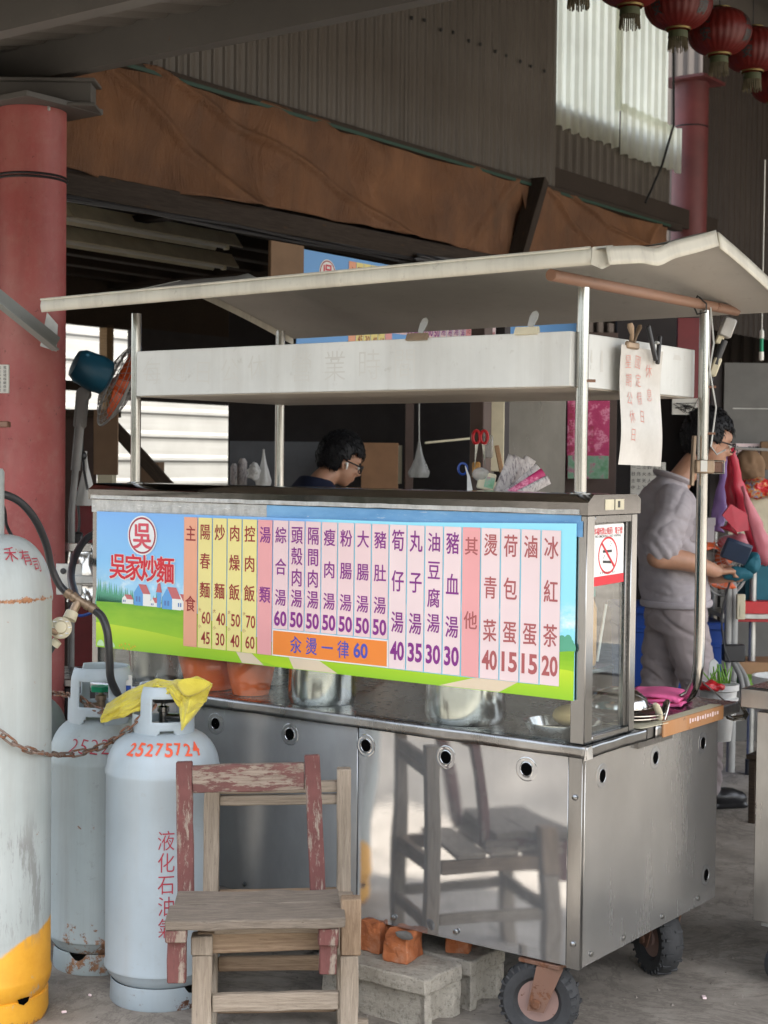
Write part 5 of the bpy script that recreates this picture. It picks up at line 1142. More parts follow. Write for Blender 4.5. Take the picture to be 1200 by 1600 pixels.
def chain(P, lab, first=True):
    C_ = catmull(P, 24); root = thing('chain', lab, 'chain', C_[len(C_)//2], group='rusty chains round the gas cylinders'); s = 0; nxt = 0; i = 0
    for a, b in zip(C_, C_[1:]):
        d_ = (b-a).length
        while nxt <= s+d_:
            p = a+(b-a)*((nxt-s)/max(d_, 1e-6)); x = (b-a).normalized(); up = VF if i % 2 else Vector((0, 0, 1)); z = (up-x*up.dot(x)).normalized(); y = z.cross(x); rr = Matrix.Rotation(R(25+12*math.sin(i)), 4, 'X')
            o = bpy.data.objects.new('link', LINK); col.objects.link(o); setw(o, frame(p, x, y, z) @ rr, root); nxt += .0375; i += 1
        s += d_
    return root
A = lambda x, y, t: at(x, y, t)
chain([A(-40, 1120, 4.20), A(0, 1145, 4.205), A(25, 1163, 4.22), A(52, 1174, 4.27), A(72, 1177, 4.36), A(95, 1179, 4.62), A(120, 1177, 4.66), A(160, 1166, 4.64), A(190, 1148, 4.56), A(215, 1128, 4.52), A(240, 1105, 4.50)], 'rusty chain sagging round the tall cylinder towards the front one')
chain([A(78, 1083, 5.1), A(100, 1085, 5.0), A(125, 1092, 4.83), A(150, 1108, 4.78), A(172, 1112, 4.72), A(200, 1115, 4.66), A(232, 1100, 4.60)], 'rusty chain threaded through the handle guard of the middle cylinder')

# hoses, tee and regulator
def hose(P, r, lab):
    t = tag(build(MB().tube(catmull(P, 14), r, 12), 'gas_hose', 'hose_rubber', smooth='all'), lab, 'hose', group='black gas hoses'); return t
hose([A(-30, 765, 4.42), A(5, 772, 4.45), A(32, 785, 4.50), A(55, 812, 4.56), A(72, 850, 4.62), A(80, 885, 4.66), A(92, 912, 4.68), A(104, 926, 4.68)], .0115, 'black gas hose arching from the tall cylinder to the brown tee')
hose([A(148, 953, 4.68), A(160, 965, 4.67), A(168, 990, 4.66), A(171, 1030, 4.68), A(173, 1060, 4.72), A(183, 1083, 4.80), A(192, 1096, 4.86)], .0125, 'black gas hose dropping from the tee to the middle cylinder valve')
hose([A(150, 832, 5.6), A(132, 845, 5.5), A(117, 870, 5.3), A(111, 900, 5.1), A(116, 925, 4.9), A(122, 938, 4.75)], .013, 'black gas hose looping behind the cart corner')
hose([A(-30, 768, 4.6), A(4, 790, 5.3), A(10, 820, 5.45), A(20, 840, 5.5)], .006, 'thin brown cable behind the tall cylinder valve cap')
tj = thing('hose_tee', 'brown brass tee joint joining the gas hoses', 'hose fitting', at(122, 942, 4.68))
build(MB().tube([A(102, 925, 4.68), A(152, 955, 4.68)], .0125, 12).tube([A(122, 940, 4.68), A(113, 958, 4.67)], .013, 12), 'tee_body', 'brass', tj)
for (a, b) in (((103, 925), (110, 930)), ((113, 931), (118, 935)), ((134, 944), (139, 947)), ((142, 949), (148, 952))): build(MB().tube([A(*a, 4.68), A(*b, 4.68)], .0155, 12), 'collar', 'brass', tj)
rg = thing('gas_regulator', 'pale round gas regulator with ridged face hanging left of the tee', 'gas regulator', at(95, 980, 4.65))
m = view_frame(95, 981, 4.62, 12) @ Matrix.Rotation(R(-12), 4, 'X')
build(MB().lathe([(.001, -.02), (.030, -.02), (.033, -.008), (.033, .004), (.028, .010), (.020, .014), (.017, .026), (.012, .028), (.001, .028)], 32, m), 'regulator_body', 'plastic_white_dirty' if 'plastic_white_dirty' in MATS else 'cream', rg)
for k in range(8): build(MB().box((.025*math.cos(k*PI/4), .025*math.sin(k*PI/4), .012), (.010, .003, .003), m @ Matrix.Rotation(0, 4, 'Z')), 'rib', 'zinc', rg)
build(MB().tube([A(113, 956, 4.67), A(108, 968, 4.66)], [.019, .021], 16), 'union_nut', 'cream', rg)
build(MB().tube([A(88, 988, 4.6), A(78, 984, 4.58), A(70, 982, 4.56)], [.010, .008, .006], 12), 'inlet', 'brass', rg)
build(MB().tube([A(90, 1001, 4.64), A(84, 1008, 4.64)], [.015, .016], 14), 'union_nut', 'cream', rg)
build(MB().tube([A(84, 1008, 4.64), A(76, 1020, 4.62), A(66, 1035, 4.60)], .010, 12), 'hose_stub', 'hose_rubber', rg)

# ------------------------------------------------------------------ the two stacked chairs
o_ = at(316, 1500, 3.95); CF = yawed((o_.x, o_.y, 0), 39.5)      # local x along the front, y to the back
def pk(root, name, p0, p1, w, t, mat, up, **k): return plank(root, name, p0, p1, w, t, mat, up, m=CF, **k)
ch1 = thing('wooden_chair', 'taller bare grey wooden chair at the bottom of the stack of two', 'chair', fr=CF)
XW = .378
pk(ch1, 'leg', (0, 0, 0), (0, 0, .335), .050, .046, 'wood_bare', (0, 1, 0)); pk(ch1, 'leg', (XW, 0, 0), (XW, 0, .33), .047, .046, 'wood_bare', (0, 1, 0))
pk(ch1, 'leg_block', (0, -.002, .336), (0, -.002, .385), .054, .050, 'wood_bare', (0, 1, 0)); pk(ch1, 'leg_block', (XW+.002, -.002, .332), (XW+.002, .0, .478), .052, .050, 'wood_bare_brown', (0, 1, 0))
pk(ch1, 'leg', (.0, .385, 0), (.002, .39, .725), .042, .040, 'wood_bare', (0, 1, 0)); pk(ch1, 'leg', (XW, .385, 0), (XW-.006, .388, .735), .040, .042, 'wood_bare', (0, 1, 0))
pk(ch1, 'back_rail', (.022, .392, .678), (XW-.022, .392, .683), .032, .022, 'wood_bare', (0, 1, 0)); pk(ch1, 'back_rail', (.022, .392, .643), (XW-.022, .392, .647), .028, .022, 'wood_bare', (0, 1, 0))
pk(ch1, 'apron', (-.012, .004, .362), (XW-.028, .004, .372), .056, .022, 'wood_bare_brown', (0, 1, 0)); pk(ch1, 'apron', (.022, .385, .365), (XW-.022, .385, .368), .05, .022, 'wood_bare_brown', (0, 1, 0))
for x in (.003, XW): pk(ch1, 'side_rail', (x, .026, .362), (x, .362, .365), .045, .020, 'wood_bare_brown', (1, 0, 0)); pk(ch1, 'stretcher', (x, .026, .20), (x, .362, .20), .034, .020, 'wood_bare', (1, 0, 0))
pk(ch1, 'stretcher', (.026, .0, .206), (XW-.025, .0, .211), .046, .022, 'wood_bare', (0, 1, 0)); pk(ch1, 'stretcher', (.022, .388, .178), (XW-.02, .388, .182), .040, .020, 'wood_bare_brown', (0, 1, 0)); pk(ch1, 'stretcher', (.022, .388, .055), (XW-.02, .388, .058), .034, .020, 'wood_bare_brown', (0, 1, 0))
for i in range(3): pk(ch1, 'seat_slat', (-.02 if i else .03, .035+i*.115, .395), (XW+.02 if i else XW-.03, .035+i*.115, .397), .10, .016, 'wood_bare', (0, 0, 1))
pk(ch1, 'foot_slat', (XW+.024, .10, .105), (XW+.055, .10, .104), .04, .02, 'wood_bare', (0, 1, 0))
ch2 = thing('child_chair', 'small red painted wooden chair with weathered seat stacked on the bare chair', 'chair', fr=CF @ Matrix.Translation((-.06, .0, .4)))
sx0, sx1 = -.082, .352
pk(ch2, 'seat', (sx0, .025, .435), (sx1, .025, .442), .245, .024, 'wood_seat', (0, -.02, 1), jit=.003) if False else None
def seat_plank(name, y0, y1, z0, x0, x1): return pk(ch2, name, (x0, (y0+y1)/2, z0), (x1, (y0+y1)/2, z0+.006), y1-y0, .024, 'wood_seat', (0, 0, 1), jit=.003)
seat_plank('seat_board', -.105, .045, .435, sx0-.006, sx1+.012); seat_plank('seat_board', .048, .165, .436, sx0+.006, sx1)
pk(ch2, 'back_post', (-.055, .19, .405), (-.066, .235, .784), .044, .030, 'wood_red', (0, 1, 0), label='red painted post with chipped edges'); pk(ch2, 'back_post', (.300, .19, .405), (.280, .235, .802), .042, .030, 'wood_red', (0, 1, 0))
pk(ch2, 'back_rail', (-.044, .228, .737), (.260, .228, .746), .073, .022, 'wood_red_worn', (0, 1, 0))
pk(ch2, 'leg', (-.060, -.055, .282), (-.060, -.055, .396), .046, .046, 'wood_red', (0, 1, 0)); pk(ch2, 'leg', (.320, -.052, .300), (.322, -.052, .396), .044, .046, 'wood_red', (0, 1, 0))
pk(ch2, 'leg_block', (-.060, -.070, .392), (-.060, -.070, .424), .052, .06, 'wood_red_worn', (0, 1, 0)); pk(ch2, 'leg_block', (.320, -.066, .380), (.322, -.066, .424), .050, .06, 'wood_red', (0, 1, 0))
for x in (-.060, .322): pk(ch2, 'side_rail', (x, -.03, .41), (x, .20, .41), .036, .022, 'wood_red_worn', (1, 0, 0))

# ------------------------------------------------------------------ concrete blocks, bricks, stone
def hollow_block(x1, y0, Ht, lab, L=.39, W=.19, rz=0, fr_=.022, er=.045):
    fr = yawed((x1, y0, 0), rz); t = thing('concrete_block', lab, 'concrete block', fr=fr, group='concrete blocks under the cart'); mb = MB()
    poly = [(-L, 0), (0, 0), (0, .042), (-er, .060), (-er, W-.060), (0, W-.038), (0, W), (-L, W)]
    mb.prism([(-L+.004, fr_), (-.030, fr_), (-.004, .006), (-.002, .040), (-er, .062), (-er, W-.060), (-.002, W-.038), (-.002, W-.002), (-L+.004, W-.002)], Ht-.045)
    mb.prism([(-L, 0), (0, 0), (0, W), (-L, W)], .046, None, Ht-.046)
    b = mb.bm; bmesh.ops.bevel(b, geom=b.edges[:], offset=.004, segments=1, affect='EDGES')
    bmesh.ops.triangulate(b, faces=[f for f in b.faces if len(f.verts) > 4])
    for _ in range(3): bmesh.ops.subdivide_edges(b, edges=[e for e in b.edges if e.calc_length() > .022], cuts=1, use_grid_fill=True); bmesh.ops.triangulate(b, faces=[f for f in b.faces if len(f.verts) > 4])
    mb.jitter(.0035, 20); mb.jitter(.002, 80)
    build(mb, 'block_body', 'concrete_block', t, authored='local', fr=fr, smooth=False); return t
hollow_block(-.418, -.130, .150, 'front hollow concrete block carrying the orange bricks')
hollow_block(-.405, .085, .150, 'rear concrete block under the cart behind the bricks')
def brick(x, y, z, rz, sz, lab, seed):
    fr = yawed((x, y, z), rz); mb = MB().box((0, 0, sz[2]/2), sz, None, .003); b = mb.bm
    bmesh.ops.subdivide_edges(b, edges=[e for e in b.edges if e.calc_length() > .02], cuts=5, use_grid_fill=True)
    for v in b.verts:
        q = v.co*30+Vector((seed, seed, 0)); k = 1+2.2*max(0, v.co.z/sz[2]-.6); v.co += Vector((noise.noise(q), noise.noise(q+Vector((3, 3, 3))), noise.noise(q+Vector((7, 0, 3)))))*.0055*k+Vector((noise.noise(q*3), noise.noise(q*3+Vector((5, 1, 2))), noise.noise(q*3+Vector((1, 8, 2)))))*.002
    tag(build(mb, 'clay_brick', 'brick_clay', None, fr, False, authored='local'), lab, 'brick', 'orange bricks on the concrete block')
brick(-.583, -.006, .150, 10, (.080, .108, .082), 'orange brick at the right front with a chip of stone on top', 1)
brick(-.690, .030, .150, -4, (.078, .110, .092), 'broken orange brick behind and left of the other one', 5)
brick(-.50, .17, .150, 25, (.07, .09, .075), 'dim reddish brick in the shade under the cart edge', 9)
o = build(MB().ball((0, 0, 0), (.028, .012, .010), view_frame(632, 1461, 4.42) @ Matrix.Rotation(R(-18), 4, 'Z'), 8, 5).jitter(.006, 60), 'stone_chip', 'steel_beam'); tag(o, 'thin curved chip of grey stone lying on the front orange brick', 'stone chip')

# ------------------------------------------------------------------ second cart at the right edge
oc = thing('steel_cart', 'second stainless steel cart cut off by the right edge of the picture', 'food cart', (.7, 1.15, 0))
build(MB().box2((.135, .86, .19), (1.25, 1.55, .842), .002), 'body', 'steel_other', oc)
build(MB().box2((.095, .825, .855), (1.30, 1.60, .915), .003), 'counter', 'steel_other', oc)
build(MB().box2((.11, .84, .9155), (1.28, 1.58, .919), .001), 'counter_sheet', 'steel_dark', oc)
for (x, y) in ((.20, .93), (1.15, .93), (.20, 1.45), (1.15, 1.45)):
    c = build(MB().box((x, y, .178), (.10, .09, .016), None, .002), 'caster', 'zinc', oc)
    mm = Matrix.Translation((x+.01, y-.02, .062)) @ Matrix.Rotation(R(65), 4, 'Z') @ Matrix.Rotation(R(90), 4, 'X'); build(MB().lathe([(.02, -.016), (.055, -.018), (.062, -.010), (.062, .010), (.055, .018), (.02, .016)], 32, mm), 'wheel', 'rubber', c)
    for s in (-1, 1): build(MB().prism([(-.022, -.01), (.02, -.012), (.045, .105), (-.03, .105)], .004, mm @ Matrix.Translation((0, 0, s*.022-.002))), 'fork', 'zinc', c)

# ------------------------------------------------------------------ figures
def remesh(mb, name, mat, parent, fr, vox, smooth_it=4, dec=None):
    bmesh.ops.recalc_face_normals(mb.bm, faces=mb.bm.faces[:])
    me = bpy.data.meshes.new('t'); mb.bm.to_mesh(me); mb.bm.free(); o = bpy.data.objects.new('t', me); col.objects.link(o)
    m = o.modifiers.new('r', 'REMESH'); m.mode = 'VOXEL'; m.voxel_size = vox; m = o.modifiers.new('s', 'SMOOTH'); m.iterations = smooth_it; m.factor = .5
    dg = bpy.context.evaluated_depsgraph_get(); dg.update(); m2 = bpy.data.meshes.new_from_object(o.evaluated_get(dg)); bpy.data.objects.remove(o); bpy.data.meshes.remove(me); m2.name = name
    return link(name, m2, mat, parent, fr, 'all')
def limb(mb, pts, rad, seg=16):
    P = catmull(pts, 6) if len(pts) > 2 else [Vector(pts[0]).lerp(Vector(pts[1]), i/6) for i in range(7)]
    n_ = len(P)-1; rs_ = []
    for i in range(len(P)):
        t = i/n_*(len(rad)-1); k = min(len(rad)-2, int(t)); f = t-k; a, b = rad[k], rad[k+1]
        a = a if hasattr(a, '__len__') else (a, a); b = b if hasattr(b, '__len__') else (b, b); rs_.append((a[0]*(1-f)+b[0]*f, a[1]*(1-f)+b[1]*f))
    mb.tube(P, rs_, seg); mb.ball(P[0], min(rs_[0]), None, 12, 8); mb.ball(P[-1], min(rs_[-1]), None, 12, 8)
def rings(mb, R_, seg=28):            # stacked elliptical rings: (x, y, z, rx, ry, tilt)
    vs = []; fs = []
    for (x, y, z, rx, ry, tl) in R_:
        for k in range(seg):
            a = 2*PI*k/seg; c, s = math.cos(a), math.sin(a); c = math.copysign(abs(c)**.85, c); s = math.copysign(abs(s)**.85, s); vs.append((x+rx*c, y+ry*s, z+rx*c*tl))
    n_ = len(R_)
    for j in range(n_-1):
        for k in range(seg): k2 = (k+1) % seg; fs.append((j*seg+k, j*seg+k2, (j+1)*seg+k2, (j+1)*seg+k))
    fs.append(tuple(reversed(range(seg)))); fs.append(tuple((n_-1)*seg+k for k in range(seg))); mb.add(vs, fs)
def head(mb, hc, tilt, sc=1.0):
    """a head facing +x centred on hc, nodding forward by tilt degrees"""
    q = Matrix.Translation(hc) @ Matrix.Rotation(R(tilt), 4, 'Y') @ Matrix.Scale(sc, 4)
    mb.ball((-.012, 0, .025), (.098, .077, .100), q); mb.ball((.030, 0, -.030), (.062, .060, .078), q); mb.ball((.052, 0, -.082), (.030, .034, .026), q)
    mb.ball((.066, 0, .035), (.026, .055, .035), q); mb.tube([q @ Vector(p) for p in ((.082, 0, .022), (.100, 0, -.004), (.112, 0, -.020), (.098, 0, -.030))], [.008, .010, .014, .008], 10)
    mb.ball((.088, 0, -.052), (.012, .024, .007), q); mb.ball((.084, 0, -.064), (.012, .022, .007), q); mb.ball((.072, .032, -.018), (.02, .022, .018), q); mb.ball((.072, -.032, -.018), (.02, .022, .018), q)
    for s in (-1, 1): mb.ball((-.008, s*.078, -.012), (.020, .007, .032), q, rot=Matrix.Rotation(R(-s*18), 3, 'Z')); mb.ball((-.004, s*.081, -.034), (.010, .006, .012), q)
    return q
def hair(name, root, fr, q, low=-.02, front=.055, puff=.013, fringe=0):
    mb = MB(); b = bmesh.new(); 
    def f(u, v):
        a = u*2*PI; t = PI*(v*.98+.01); d_ = Vector((math.sin(t)*math.cos(a), math.sin(t)*math.sin(a), math.cos(t)))
        k = 1+.055*noise.noise(d_*9)+.04*noise.noise(d_*22)
        return Vector((-.014+d_.x*(.098+puff)*k, d_.y*(.078+puff)*k, .027+d_.z*(.100+puff*1.3)*k))
    mb.grid(f, 64, 48); bm = mb.bm
    kill = []
    for v in bm.verts:
        c = v.co; lim = (low-.035 if c.x < -.02 else low+.03 if c.x < .02 else front+fringe*noise.noise(c*40))
        if c.x > .0 and abs(c.y) < .07: lim = max(lim, front-.01+.012*math.sin(c.y*70)*1)
        if c.z < lim+.008*noise.noise(c*50): kill.append(v)
        v.co = q @ v.co
    bmesh.ops.delete(bm, geom=kill, context='VERTS'); bmesh.ops.remove_doubles(bm, verts=bm.verts[:], dist=.0005)
    sr = random.Random(4); vv = [v.co.copy() for v in bm.verts if v.co.length > 0]; c0 = q @ Vector((-.014, 0, .027)); sg = MB()
    for p_ in sr.sample(vv, min(900, len(vv))):
        nr = (p_-c0).normalized(); dn = Vector((sr.uniform(-.1, .8), sr.uniform(-.4, .4), -.9)); dn = (dn-nr*dn.dot(nr)).normalized(); L = sr.uniform(.010, .022)
        sg.tube([p_, p_+dn*L*.5+nr*.002, p_+dn*L+nr*sr.uniform(-.002, .003)], [.0022, .0018, .0006], 4)
    for v in bm.verts: v.co = fr @ v.co
    for v in sg.bm.verts: v.co = fr @ v.co
    st_o = build(sg, 'hair_strands', 'hair_black', root, smooth='all'); st_o['kind'] = 'stuff'
    o = build(mb, name, 'hair_black', root, smooth='all'); md = o.modifiers.new('s', 'SOLIDIFY'); md.thickness = .012; md.offset = -1; return o
def face_bits(root, fr, q, specs=True):
    for s in (-1, 1):
        build(MB().ball((.083, s*.030, .004), (.010, .013, .008), fr @ q, 10, 8), 'eye', 'house_print', root); build(MB().ball((.0925, s*.030, .003), (.0025, .005, .005), fr @ q, 8, 6), 'iris', 'ink_black', root)
        build(MB().tube([fr @ q @ Vector(p) for p in ((.087, s*.016, .024), (.088, s*.032, .028), (.078, s*.048, .022))], .003, 6), 'eyebrow', 'hair_black', root)
    if specs:
        g = MB(); 
        for s in (-1, 1):
            g.tube([fr @ q @ Vector((.104-.008*abs(math.cos(a)), s*(.034+.026*math.cos(a)), .002+.019*math.sin(a))) for a in [k*PI/8 for k in range(16)]], .0032, 6, closed=True)
            g.tube([fr @ q @ Vector(p) for p in ((.096, s*.060, .008), (.06, s*.079, .006), (-.01, s*.087, .004))], [.005, .004, .003], 6)
        g.tube([fr @ q @ Vector(p) for p in ((.104, -.010, .004), (.110, 0, .007), (.104, .010, .004))], .003, 6)
        build(g, 'glasses', 'dark_plastic', root)
def hand(mb, w, d, n_, curl=.5, side=1, spread=.1):
    """wrist point w, pointing direction d, back-of-hand normal n_; four unequal bent fingers and a thumb"""
    d = d.normalized(); n_ = (n_-d*n_.dot(d)).normalized(); s = d.cross(n_)*side
    limb(mb, [w, w+d*.045, w+d*.085], [(.024, .018), (.034, .015), (.036, .013)], 14)
    for i, (off, L) in enumerate(((-.030, .072), (-.010, .082), (.011, .077), (.030, .060))):
        p = w+d*.078+s*off; dd = (d+s*off*spread*20*.3).normalized(); pts = [p]; a = 0
        for k, fr_ in enumerate((.42, .32, .26)):
            a += curl*(.5 if k == 0 else .7); p = p+(dd*math.cos(a)-n_*math.sin(a))*L*fr_; pts.append(p)
        mb.tube(catmull(pts, 3), [.0088-.0002*k for k in range(len(pts)*3-2)], 10); mb.ball(pts[-1], .0072, None, 8, 6)
    p = w+d*.025-s*.026; pts = [p, p-s*.018+d*.022-n_*.012, p-s*.022+d*.048-n_*.020, p-s*.016+d*.068-n_*.026]
    mb.tube(catmull(pts, 3), .0105, 10); mb.ball(pts[-1], .009, None, 8, 6)

# the cook in grey, in profile, turned slightly away
def person_man():
    o = at(1052, 1200, 7.25); F = frame((o.x, o.y, 0), VR, VF, (0, 0, 1)) @ Matrix.Rotation(R(14), 4, 'Z')
    p = thing('person', 'person in grey short sleeved work shirt and trousers with black glasses holding a dark wallet', 'person', fr=F)
    mb = MB(); hc = Vector((.150, .0, 1.712)); q = head(mb, hc, 16, 1.12)
    limb(mb, [(-.03, 0, 1.48), (.025, 0, 1.55), (.095, 0, 1.63)], [.060, .058, .058])
    rings(mb, [(0, 0, .86, .10, .15, 0), (-.01, 0, 1.0, .10, .14, 0), (-.03, 0, 1.2, .105, .15, 0), (-.045, 0, 1.38, .10, .165, 0), (-.045, 0, 1.45, .07, .12, 0), (-.03, 0, 1.50, .045, .05, 0)])
    shoulder_n = Vector((-.085, -.180, 1.43)); elbow_n = Vector((-.205, -.235, 1.185)); wrist_n = Vector((.105, -.205, 1.115))
    limb(mb, [shoulder_n+Vector((0, .015, -.01)), (-.15, -.22, 1.31), elbow_n], [.045, .050, .048]); limb(mb, [elbow_n, (-.06, -.235, 1.165), wrist_n], [(.050, .052), (.052, .047), (.027, .031)])
    hand(mb, wrist_n, Vector((1, .15, .02)), Vector((.1, -.7, .7)), .55, 1)
    shoulder_f = Vector((-.03, .185, 1.43)); elbow_f = Vector((-.03, .235, 1.16)); wrist_f = Vector((.165, -.12, 1.075))
    limb(mb, [shoulder_f+Vector((0, -.015, -.01)), (-.04, .23, 1.3), elbow_f], [.045, .047, .042]); limb(mb, [elbow_f, (.08, .10, 1.09), wrist_f], [(.043, .04), (.040, .036), (.026, .024)])
    hand(mb, wrist_f, Vector((.85, -.50, .0)), Vector((-.1, .35, -1)), .95, -1)
    for s, kx, fx in ((-1, .10, .13), (1, -.04, -.12)): limb(mb, [(0, s*.09, .88), (kx*.8, s*.10, .50), (fx, s*.105, .08)], [.085, .058, .040])
    remesh(mb, 'body', 'skin', p, F, .0068, 3)
    hair('hair', p, F, q, -.040, .060, .016, .01); face_bits(p, F, q)
    # shirt
    mb = MB(); rings(mb, [(.0, 0, .945, .150, .180, .03), (-.005, 0, .99, .152, .180, .02), (-.02, 0, 1.10, .148, .175, 0), (-.035, 0, 1.22, .148, .180, 0), (-.048, 0, 1.34, .150, .198, 0), (-.055, 0, 1.42, .135, .195, -.05), (-.05, 0, 1.475, .105, .150, -.15), (-.035, 0, 1.515, .075, .085, -.25), (-.02, 0, 1.545, .066, .070, -.35)], 36)
    limb(mb, [shoulder_n+Vector((0, .05, .012)), shoulder_n+Vector((-.04, -.02, -.07)), shoulder_n+Vector((-.095, -.04, -.195))], [.080, .084, .086]); limb(mb, [shoulder_f+Vector((0, -.05, .012)), shoulder_f+Vector((-.01, .02, -.07)), shoulder_f+Vector((-.02, .045, -.165))], [.076, .080, .082])
    sh_ = remesh(mb, 'shirt', 'shirt_grey', p, F, .0075, 3)
    for v in sh_.data.vertices:
        c = v.co; n1 = noise.noise(c*7)*.012+noise.noise(Vector((c.x*9, c.y*9, c.z*22)))*.006
        # creases fanning from the armpit and pulling at the hem
        w_ = Vector((c.x*3+c.z*5, c.y*3, c.z*9-c.x*4)); n1 -= .006*max(0, 1-abs(noise.noise(w_))*7); w_ = Vector((c.x*8-c.z*6, c.y*7, c.z*16+c.x*6)); n1 -= .003*max(0, 1-abs(noise.noise(w_+Vector((4, 4, 4))))*6)
        n1 += .004*math.sin((c.z*1.2+c.x*1.5)*70+noise.noise(c*5)*4)*max(0, 1-abs(c.z-1.20)/.16)*(1 if c.y < 0 else .4)
        v.co = c+v.normal*n1
    build(MB().tube([F @ Vector((-.035+.078*math.cos(a)+.006, .080*math.sin(a), 1.528-.028*math.cos(a)+.012)) for a in [k*PI/12 for k in range(24)]], [(.018, .009)]*24, 8, closed=True), 'collar', 'shirt_grey', p)
    k_ = F @ frame((.035, -.190, 1.30), (.93, -.30, 0), (0, 0, 1), (-.30, -.93, 0)); build(MB().box((0, 0, .004), (.11, .10, .006), k_, .002).box((0, .045, .009), (.12, .035, .006), k_, .002), 'chest_pocket', 'shirt_grey', p)
    rm = [F @ Vector((.0+.158*math.cos(a)*(1), .187*math.sin(a), .957+.004*math.cos(a))) for a in [k*PI/20 for k in range(40)]]; build(MB().tube(rm, [(.006, .016)]*40, 8, closed=True), 'hem_band', 'shirt_grey', p)
    # trousers
    mb = MB(); rings(mb, [(.0, 0, .97, .128, .160, 0), (.0, 0, .90, .135, .168, 0), (-.005, 0, .82, .125, .165, 0)], 32)
    for s, kx, fx in ((-1, .105, .125), (1, -.05, -.13)): limb(mb, [(0, s*.075, .88), (kx*.45, s*.09, .70), (kx, s*.10, .48), (fx*.95, s*.105, .28), (fx, s*.105, .11)], [.115, .100, .080, .074, .070], 20)
    tr = remesh(mb, 'trousers', 'trouser_grey', p, F, .009, 3)
    for v in tr.data.vertices:
        c = v.co; n1 = .003*math.sin(c.z*75+c.x*30+noise.noise(c*6)*6)*(.3+max(0, 1-abs(c.z-.55)/.25))+noise.noise(c*8)*.008; w_ = Vector((c.x*5+c.z*3, c.y*5, c.z*13+c.x*7)); n1 -= .012*max(0, 1-abs(noise.noise(w_))*7); v.co = c+v.normal*n1
    for s, fx in ((-1, .13), (1, -.12)):
        mb = MB(); mb.ball((fx+.0, s*.105, .075), (.055, .048, .07)); mb.ball((fx+.075, s*.107, .052), (.10, .050, .045)); mb.ball((fx+.14, s*.108, .042), (.055, .045, .040)); mb.box((fx+.06, s*.107, .012), (.26, .085, .024), None, .008)
        remesh(mb, 'shoe', 'shoe_black', p, F, .009, 3)
    return F
FM = person_man()
w = FM @ Vector((.272, -.125, 1.125))
wt = thing('wallet', 'dark navy wallet held in both hands of the person in grey', 'wallet', w); m = view_frame(1150, 862, 7.06) @ Matrix.Rotation(R(-18), 4, 'Z') @ Matrix.Rotation(R(18), 4, 'X')
build(MB().box((0, .004, 0), (.125, .098, .014), m, .005).box((0, .004, .016), (.120, .094, .012), m, .005), 'cover', 'wallet_navy', wt)
tl = MB().ball((0, 0, 0), (.075, .034, .04), view_frame(1152, 897, 7.10)).ball((0, 0, 0), (.042, .052, .04), view_frame(1176, 880, 7.08)).jitter(.02, 16).jitter(.006, 50)
tag(build(tl, 'teal_cloth_bag', 'cloth_teal', smooth='all'), 'rolled teal cloth bag under the wallet in the hands of the person in grey', 'bag')

# seated helper in navy, head bowed
def person_boy():
    o = at(508, 1200, 7.35); F = frame((o.x, o.y, 0), VR, VF, (0, 0, 1)) @ Matrix.Rotation(R(22), 4, 'Z')
    p = thing('person', 'person in navy t-shirt with short black hair, white earbud and bowed head behind the cart', 'person', fr=F); Z0 = -.055
    mb = MB(); hc = Vector((.065, 0, 1.600)); q = head(mb, hc, 24, .98)
    limb(mb, [(-.065, 0, 1.46), (-.03, 0, 1.51), (.02, 0, 1.55)], [.060, .056, .054])
    rings(mb, [(0, 0, .84, .10, .15, 0), (-.03, 0, 1.18, .105, .15, 0), (-.07, 0, 1.37, .10, .165, 0), (-.065, 0, 1.45, .07, .12, 0), (-.05, 0, 1.49, .045, .05, 0)])
    for s in (-1, 1):
        limb(mb, [(-.07, s*.175, 1.40), (-.06, s*.22, 1.25), (-.02, s*.235, 1.06)], [.052, .046, .040]); limb(mb, [(-.02, s*.235, 1.06), (.10, s*.21, 1.03), (.22, s*.15, 1.02)], [.040, .038, .026]); hand(mb, Vector((.22, s*.15, 1.02)), Vector((1, -s*.3, 0)), Vector((0, 0, 1)), .4, -s)
        limb(mb, [(0, s*.09, .82), (.04, s*.10, .46), (0, s*.10, .07)], [.085, .055, .038])
    remesh(mb, 'body', 'skin', p, F, .0078, 3)
    hair('hair', p, F, q, -.030, .050, .020, .015); face_bits(p, F, q, True)
    build(MB().tube([F @ q @ Vector(v_) for v_ in ((.002, -.084, -.006), (.006, -.092, -.018), (.010, -.090, -.036))], [.007, .006, .0035], 8), 'earbud', 'house_print', p)
    mb = MB(); rings(mb, [(0, 0, .84, .125, .17, 0), (-.03, 0, 1.16, .125, .17, 0), (-.07, 0, 1.36, .122, .190, 0), (-.078, 0, 1.455, .108, .175, 0), (-.066, 0, 1.495, .088, .120, -.1), (-.058, 0, 1.522, .072, .078, -.2)], 32)
    for s in (-1, 1): limb(mb, [(-.07, s*.16, 1.42), (-.07, s*.21, 1.33), (-.05, s*.23, 1.22)], [.062, .066, .066])
    remesh(mb, 'tshirt', 'shirt_navy', p, F, .012, 4)
    mb = MB(); rings(mb, [(0, 0, .86, .115, .155, 0), (0, 0, .74, .11, .15, 0)]); 
    for s in (-1, 1): limb(mb, [(0, s*.08, .82), (.04, s*.10, .46), (0, s*.10, .10)], [.10, .075, .06])
    remesh(mb, 'trousers', 'dark_plastic', p, F, .014, 3)
    for s in (-1, 1): remesh(MB().ball((.04, s*.10, .045), (.13, .048, .045)).box((.04, s*.10, .01), (.22, .08, .02)), 'shoe', 'shoe_black', p, F, .012, 2)
person_boy()

